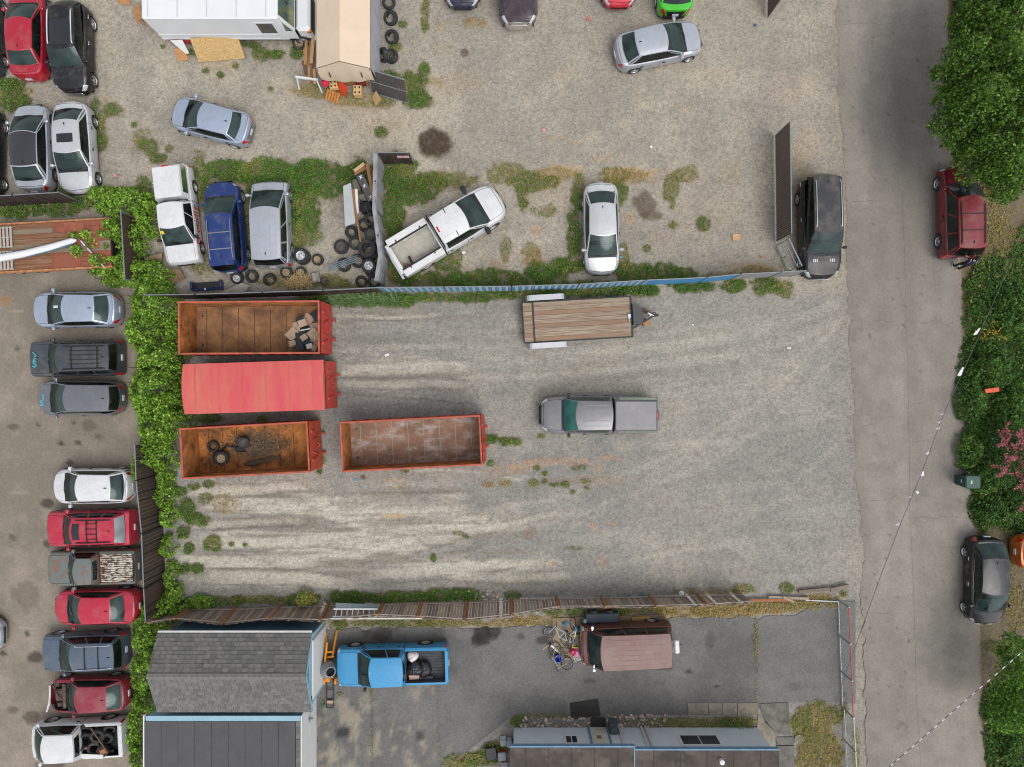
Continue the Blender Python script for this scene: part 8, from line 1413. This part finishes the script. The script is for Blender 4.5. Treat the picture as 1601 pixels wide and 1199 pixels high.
# ------------------------------------------------------------------ vegetation
Pg, Lg, Cg = [], [], []; Pl, Sl, Cl = [], [], []
def add_grass():
    for cx, cy, rx, ry, dn, dry in GRASS:
        area = math.pi * rx * ry / PPM ** 2; verge = cx > 1490; n = int(area * (900 if not verge else 600) * dn) + 14
        a = RNG.random(n) * 2 * math.pi; r = np.sqrt(RNG.random(n)) * 1.08; px = cx + rx * r * np.cos(a); py = cy + ry * r * np.sin(a)
        x = (px - 800.5) / PPM; y = (599.5 - py) / PPM; nz = fbm(x * 2.2, y * 2.2, 21, 4, .65); cl = fbm(x * 1.1, y * 1.1, 91, 3); fi = fbm(x * 4.5, y * 4.5, 93, 2)
        keep = (r + (nz - .5) * 1.3 < .95) & (fi > .34) & ((px < xl(py, ROAD_L) - 2) | (px > xl(py, ROAD_R) + 5)); x, y, cl, fi = x[keep], y[keep], cl[keep], fi[keep]; m = len(x)
        if not m: continue
        w = RNG.random(m); c = mixc((G_DK, .25 + np.clip(.75 - cl, 0, 1) * .9), (G_MD, .5 + w * .5), (G_LT, np.clip(cl - .4, 0, 1) * 1.6 + w * .35), (G_YL, w ** 4 * .8)) * (.75 + .5 * RNG.random(m))[:, None]
        if verge: c = c * .8
        d = np.clip(dry + (RNG.random(m) - .5) * .6 * min(1, dry * 4) + (RNG.random(m) < .07) * .7 + (0 if verge else .35) * sstep(.6, .72, cl), 0, 1)[:, None]; c = c * (1 - d) + G_DRY * (.75 + .45 * RNG.random(m))[:, None] * d
        P = np.stack([x, y, np.full(m, -.02)], 1); lf = RNG.random(m) < (.5 if dry < .3 else .12)
        Pg.append(P[~lf]); Lg.append(np.full((~lf).sum(), (.16 if dn > .85 else .10) * (1.5 if verge else 1))); Cg.append(c[~lf])
        Q = P[lf].copy(); Q[:, 2] = .02 + RNG.random(len(Q)) ** 1.5 * (.22 if dn > .85 else .10) * (1.6 if verge else 1) * (.5 + fi[lf]); Pl.append(Q); Sl.append(np.full(len(Q), .085 if not verge else .11)); Cl.append(c[lf])
add_grass()
tag(put('grass', blades('grass', np.concatenate(Pg), np.concatenate(Lg), .013, np.concatenate(Cg))), 'green and straw coloured grass in the yards and along the fences', 'grass', kind='stuff')
tag(put('weeds', leaves('weeds', np.concatenate(Pl), np.concatenate(Sl), np.concatenate(Cl), up=.8)), 'leafy weeds growing through the gravel and verges', 'weeds', kind='stuff')
# long fronds by the fence
n = 900; px = 520 + RNG.random(n) * 105; py = 462 + RNG.random(n) * 12; P = np.stack([(px - 800.5) / PPM, (599.5 - py) / PPM, np.zeros(n)], 1)
tag(put('long_grass', blades('long_grass', P, .5, .02, mixc((AV(92, 128, 70), RNG.random(n)), (AV(134, 160, 104), RNG.random(n)))))  , 'long pale grass fronds at the foot of the fence', 'grass', kind='stuff')
n = 500; px = 452 + RNG.random(n) * 34; py = 432 + RNG.random(n) * 14; P = np.stack([(px - 800.5) / PPM, (599.5 - py) / PPM, np.zeros(n)], 1); tag(put('dry_grass', blades('dry_grass', P, .42, .018, mixc((G_DRY, RNG.random(n)), (AV(214, 184, 140), RNG.random(n))))), 'dry straw grass tuft behind the tan-rimmed tyres', 'grass', kind='stuff')

def blob_leaves(blobs, dens, size, cols, seed, hmin=.0, shell=.55, gapn=.33, hpx=True):
    """leaf points over a set of mounds (photo px centre, px radii, height)"""
    C = []; K = []; NN = []
    for cx, cy, rx, ry, h in blobs:
        n = int(math.pi * rx * ry / PPM ** 2 * dens); a = RNG.random(n) * 2 * math.pi; r = np.sqrt(RNG.random(n)) * 1.12; px, py = cx + rx * r * np.cos(a), cy + ry * r * np.sin(a)
        k0 = (CAM_H - hmin - h * .8) / CAM_H / PPM; x, y = (px - 800.5) * k0, (599.5 - py) * k0
        nz = fbm(x * 1.6, y * 1.6, seed, 4); lump_ = fbm(x * 2.6, y * 2.6, seed + 5, 3); sm = fbm(x * 5.5, y * 5.5, seed + 9, 2)
        keep = (r + (nz - .5) * 1.1 < 1.0) & (sm * .5 + lump_ * .5 > gapn); x, y, r, nz, lump_, sm = (q[keep] for q in (x, y, r, nz, lump_, sm)); m = len(x)
        top = h * (np.clip(1 - r ** 2 * .75, .15, 1)) * (.55 + .75 * lump_); z = hmin + top * (1 - shell * RNG.random(m) ** 2.2)
        C.append(np.stack([x, y, z], 1)); w = RNG.random(m); dep = np.clip((z / np.maximum(top, .05) - .5) * 2, 0, 1)
        c = mixc((cols[0], .5 + (1 - lump_) * .5), (cols[1], .5 + w * .6), (cols[2], np.clip(lump_ * 1.6 - .4, 0, 1) + w ** 3), (cols[3], w ** 6 * 1.6)) * (.4 + 1.15 * RNG.random(m) ** 1.3)[:, None]; K.append(c)  # light lump tops and dark hollows: light and shade painted into leaf colour
    return np.concatenate(C), np.concatenate(K)
IVC = (AV(64, 108, 26), AV(128, 182, 50), AV(176, 220, 80), AV(220, 230, 116))
IVY = [[(150, 300, 26, 14, 1.0), (185, 312, 45, 28, 1.6), (222, 330, 24, 42, 1.7), (196, 365, 30, 38, 1.6), (172, 350, 18, 14, 1.3), (150, 322, 14, 8, 1.0), (122, 366, 30, 13, 1.45), (120, 392, 14, 20, 1.4), (155, 405, 30, 18, 1.5), (140, 382, 18, 16, 1.45), (165, 360, 30, 22, 1.6), (150, 425, 24, 8, 1.2), (190, 410, 26, 26, 1.5), (168, 385, 12, 12, 1.3), (215, 425, 40, 26, 1.8), (170, 438, 20, 9, .9)],
       [(225, 470, 38, 40, 1.9), (214, 515, 32, 40, 1.9), (236, 560, 42, 45, 1.9), (228, 612, 44, 48, 2.0), (240, 662, 40, 46, 2.0), (232, 708, 34, 34, 1.8), (212, 735, 10, 40, 1.6), (264, 520, 12, 30, .8), (275, 600, 10, 40, .6)],
       [(250, 775, 17, 26, 1.1), (250, 742, 15, 22, 1.1), (257, 808, 13, 22, 1.0), (257, 858, 14, 20, 1.0), (260, 905, 13, 24, .9), (268, 930, 16, 18, .8), (246, 958, 40, 22, 1.5), (226, 1000, 36, 45, 1.8), (222, 1060, 34, 45, 1.8), (230, 1105, 38, 20, 1.5), (204, 1150, 14, 46, 1.2), (208, 1195, 14, 30, 1.2), (310, 1116, 22, 4, 2.4), (330, 1112, 14, 4, 2.5)]]
for k, (bl, lab) in enumerate(zip(IVY, ('thick vines spilling over the flatbed and upper fence', 'dense tall vine hedge behind the red containers', 'vines climbing the lower fence and garage corner'))):
    C, K = blob_leaves(bl, 1000, .12, IVC, 200 + k, .0, gapn=.405); T = thing('vine_hedge', lab, 'vines', (0, 0, 0), 0, 'vine hedge along the fence'); put('foliage', leaves('foliage', C, .135, K, up=.35), T)
    st = MB()
    for cx, cy, rx, ry, h in bl:
        for q in range(3): a = random.uniform(0, 6.28); x0_, y0_ = g(cx + rx * .3 * math.cos(a), cy + ry * .3 * math.sin(a)); st.tube([(x0_, y0_, -.03), (x0_ + random.uniform(-.2, .2), y0_ + random.uniform(-.2, .2), h * .35), (x0_ + random.uniform(-.4, .4), y0_ + random.uniform(-.4, .4), h * .7)], [.03, .02, .01], 5)
    st.build('stems', M('vine_stem', A(96, 76, 56), .9), T)['kind'] = 'stuff'
# small shrubs
def shrub(name, label, px, py, rx, ry, h, cols, dens=1500, size=.09, group=None, cat='shrub'):
    C, K = blob_leaves([(px, py, rx, ry, h)], dens, size, cols, random.randint(300, 900), gapn=.2); O = Vector((*g(px, py), 0)); C = C - np.array([O.x, O.y, 0]); T = thing(name, label, cat, (O.x, O.y, 0), 0, group); put('foliage', leaves('foliage', C, size, K, up=.5), T); st = MB()
    for q in range(6): a = q; st.tube([(0, 0, -.03), (.1 * math.cos(a), .1 * math.sin(a), h * .4), (rx / PPM * .5 * math.cos(a), ry / PPM * .5 * math.sin(a), h * .8)], [.025, .015, .006], 5)
    st.build('stems', M('vine_stem', A(96, 76, 56), .9), T)['kind'] = 'stuff'; return T
YBC = (AV(110, 130, 50), AV(160, 170, 70), AV(204, 200, 100), AV(226, 214, 120)); DKC = (AV(30, 66, 24), AV(60, 108, 36), AV(104, 152, 52), AV(152, 182, 72))
shrub('shrub', 'yellow green shrub by the board fence left of the ladder', 474, 938, 17, 15, .8, YBC); shrub('shrub', 'bright green round shrub at the corner of the board fence', 310, 945, 17, 13, .7, IVC)
for lab, px, py, rx, ry, h in (('broad dark shrub at the top of the road verge bushes', 1560, 560, 34, 40, 1.2), ('dark bush beside the orange bar in the verge', 1530, 625, 22, 40, 1.1), ('light green bush pushing toward the road above the green bin', 1524, 705, 22, 30, 1.0), ('bush directly behind the green bin', 1545, 752, 28, 26, 1.1), ('low bush above the black sedan', 1560, 800, 34, 24, .9), ('dark bush at the right edge below the red suv', 1590, 480, 30, 50, 1.1), ('deep green bush at the right edge beside the pink shrub', 1590, 640, 30, 40, 1.3), ('bush at the right edge behind the orange car', 1596, 790, 24, 26, 1.0), ('dark shrub by the mailbox at the lower right corner', 1590, 1165, 26, 36, .9)):
    shrub('verge_bush', lab, px, py, rx, ry, h, DKC if 'light' not in lab else (AV(50, 90, 30), AV(84, 130, 44), AV(120, 160, 60), AV(150, 180, 70)), 900, .13, 'bushes on the verge across the road', 'bush')
UGC = (AV(30, 66, 22), AV(58, 106, 34), AV(96, 144, 48), AV(140, 170, 64))
C, K = blob_leaves([(1556, 470, 44, 70, .5), (1556, 590, 48, 80, .6), (1562, 700, 48, 80, .6), (1568, 790, 44, 46, .5), (1605, 600, 40, 220, .6), (1504, 60, 14, 90, .4), (1508, 180, 16, 70, .4), (1540, 80, 40, 120, .4), (1575, 1130, 36, 60, .4), (1590, 1190, 40, 40, .4)], 520, .12, UGC, 777, gapn=.27)
tag(put('undergrowth', leaves('undergrowth', C, .115, K, up=.6)), 'low green undergrowth covering the verge across the road', 'undergrowth', kind='stuff')
# pink flowering shrub
O = Vector((*g(1556, 714), 0)); T = thing('flowering_shrub', 'pink flowering shrub with spreading branches at the right edge', 'shrub', (O.x, O.y, 0)); st = MB(); FC = []; LC = []
def twig(p, q, r0, n):
    md = p.lerp(q, .5) + Vector((random.uniform(-.18, .18), random.uniform(-.18, .18), random.uniform(.05, .25))); st.tube([p, md, q], [r0, r0 * .7, r0 * .3], 5)
    for t in np.linspace(.25, 1.0, n):
        b = p.lerp(md, t * 2) if t < .5 else md.lerp(q, t * 2 - 1)
        if random.random() < .8:
            for _ in range(7): FC.append(tuple(b + Vector((random.gauss(0, .045), random.gauss(0, .045), random.gauss(.01, .035)))))
        for _ in range(3): LC.append(tuple(b + Vector((random.gauss(0, .16), random.gauss(0, .16), random.gauss(-.1, .1)))))
    return md
for k in range(15):
    a = random.uniform(0, 2 * math.pi); L_ = random.uniform(.6, 1.6); p = Vector((random.uniform(-.3, .3), random.uniform(-.4, .4), 1.1)); q = p + Vector((L_ * math.cos(a), L_ * math.sin(a) * 1.2, random.uniform(.3, 1.1))); md = twig(p, q, .022, 22)
    for _ in range(3): a2 = a + random.uniform(-1.1, 1.1); b = md.lerp(q, random.random() * .8); twig(b, b + Vector((math.cos(a2), math.sin(a2), random.uniform(-.1, .5))) * random.uniform(.3, .75), .012, 11)
st.tube([(0, 0, -.03), (0, 0, 1.0)], [.07, .04], 6); st.build('branches', M('shrub_bark', A(110, 80, 66), .9), T)['kind'] = 'stuff'
FC, LC = np.array(FC), np.array(LC); w = RNG.random(len(FC)); put('blossom', leaves('blossom', FC, .07, mixc((AV(214, 120, 130), .8 + w), (AV(240, 172, 168), w ** 2 * 1.5), (AV(160, 70, 88), (1 - w) * .6)), up=.3, aspect=.9), T); w = RNG.random(len(LC)); put('foliage', leaves('foliage', LC, .10, mixc((DKC[0], 1 - w), (DKC[1], w)), up=.5), T)
# yellow flowers in the verge
n = 260; px = np.concatenate([1540 + RNG.normal(size=n // 2) * 14, 1534 + RNG.normal(size=n // 2) * 8]); py = np.concatenate([522 + RNG.normal(size=n // 2) * 8, 572 + RNG.normal(size=n // 2) * 14]); P = np.stack([(px - 800.5) / PPM, (599.5 - py) / PPM, .35 + RNG.random(n) * .5], 1); tag(put('wildflowers', leaves('wildflowers', P, .06, np.repeat(AV(206, 172, 40)[None], n, 0) * (.7 + .5 * RNG.random(n))[:, None], up=1, aspect=.9)), 'yellow wildflowers in the road verge', 'flowers', kind='stuff')
# trees
def tree(name, label, blobs, hmin, cols, dens, size, group, trunk_px):
    """crown of many leaf-sized faces heaped in uneven lobes on limbs and a tapered trunk"""
    bx_, by_ = g(*trunk_px); T = thing(name, label, 'tree', (bx_, by_, 0), 0, group); C, K = blob_leaves(blobs, dens, size, cols, int(trunk_px[0] + trunk_px[1]), hmin, .8, .41)
    C2, K2 = blob_leaves([(a, b, c * .9, d * .9, h * .45) for a, b, c, d, h in blobs], dens * .35, size, (cols[0], cols[0], cols[1], cols[1]), 5, hmin - .4, .9, .2)  # inner layer in darker leaf colours paints the shade inside the crown
    C = np.concatenate([C, C2]) + RNG.normal(size=(len(C) + len(C2), 3)) * .07 - np.array([bx_, by_, 0]); put('crown', leaves('crown', C, size, np.concatenate([K, K2]), up=.3), T)
    st = MB(); hc = hmin + .6
    for a, b, c, d, h in blobs:
        for q in range(3): an = random.uniform(0, 6.28); x, y = g(a + c * .55 * math.cos(an), b + d * .55 * math.sin(an), hc); p = Vector((x - bx_, y - by_, hc + h * .35)); st.tube([(0, 0, hc * .45), tuple(p * .5 + Vector((0, 0, hc * .32))), tuple(p)], [.1, .06, .02], 5)
    st.build('limbs', M('bark', A(92, 78, 64), .95, var=.3, bump=.5), T)['kind'] = 'stuff'; tm = MB(); tm.tube([(0, 0, -.1), (.05, 0, hc * .3), (0, .05, hc * .75)], [.28, .2, .12], 10); tm.build('trunk', M('bark', A(92, 78, 64), .95), T, 60); return T
TRC = (AV(26, 60, 18), AV(64, 114, 32), AV(128, 176, 54), AV(190, 210, 90)); TRD = (AV(22, 48, 18), AV(40, 76, 26), AV(64, 108, 36), AV(110, 140, 50))
tree('street_tree', 'leafy street tree leaning over the road at the upper right', [(1500, 112, 22, 24, 1.4), (1536, 75, 42, 42, 2.4), (1524, 165, 38, 42, 2.2), (1562, 150, 55, 60, 3.0), (1552, 228, 30, 42, 2.0), (1585, 232, 44, 50, 2.4), (1585, 90, 45, 60, 2.6), (1586, 286, 30, 24, 1.6), (1620, 170, 50, 120, 2.6)], 3.4, TRC, 900, .13, 'roadside trees', (1556, 180))
tree('street_tree', 'tree at the top right corner behind the leafy street tree', [(1560, 18, 44, 36, 2.0), (1602, 20, 44, 50, 2.6), (1530, 30, 30, 26, 1.4), (1580, -30, 60, 40, 2.4)], 3.2, TRC, 800, .13, 'roadside trees', (1575, 40))
tree('street_tree', 'tree entering from the right edge above the mailbox', [(1598, 1018, 16, 26, 1.2), (1606, 1070, 24, 40, 1.8), (1590, 1130, 26, 26, 1.5), (1616, 1110, 30, 40, 2.0)], 2.6, (AV(54, 100, 26), AV(92, 146, 38), AV(130, 180, 54), AV(160, 196, 70)), 800, .14, 'roadside trees', (1590, 1075))
# litter: small scraps told apart on the gravel
for lab, px, py, w, h, c in (('white scrap of paper near the containers', 605, 555, .22, .12, (235, 235, 235)), ('pale cardboard square on the gravel left of the slatted gate', 1151, 371, .4, .34, (206, 168, 122)), ('orange leaf scrap on the gravel near the road gate', 1190, 402, .1, .1, (214, 120, 60)), ('blue wrapper beside the pale silver sedan', 971, 402, .16, .12, (110, 170, 210)), ('white flattened cup by the work pickup', 725, 395, .18, .12, (236, 236, 240)), ('pink scrap near the silver pair of cars', 181, 275, .2, .12, (232, 150, 146)), ('red scrap on the upper gravel', 920, 30, .2, .16, (216, 110, 96)), ('white scrap on the right side of the yard', 1233, 544, .2, .1, (232, 232, 232)), ('pink scrap on the upper gravel below the red scrap', 850, 204, .16, .2, (226, 160, 150)), ('white bit between the sedan and the upper gravel', 1018, 230, .12, .12, (236, 236, 236)), ('blue rag at the corner of the scraped container', 557, 750, .2, .1, (96, 160, 190)), ('blue scrap near the top slatted gate', 1180, 40, .12, .12, (60, 84, 120)), ('white crumb of litter on the diagonal track', 1083, 508, .08, .08, (236, 236, 236))):
    x, y = g(px, py); mb = MB(); mb.grid(lambda u, v: (-w / 2 + w * u, -h / 2 + h * v, .015 * math.sin(u * 5 + v * 3)), 3, 3); tag(mb.build('litter', M('litter_%d_%d_%d' % c, A(*c), .8), loc=(x, y, .035), rot=random.uniform(-.6, .6)), lab, 'litter', 'litter on the gravel')
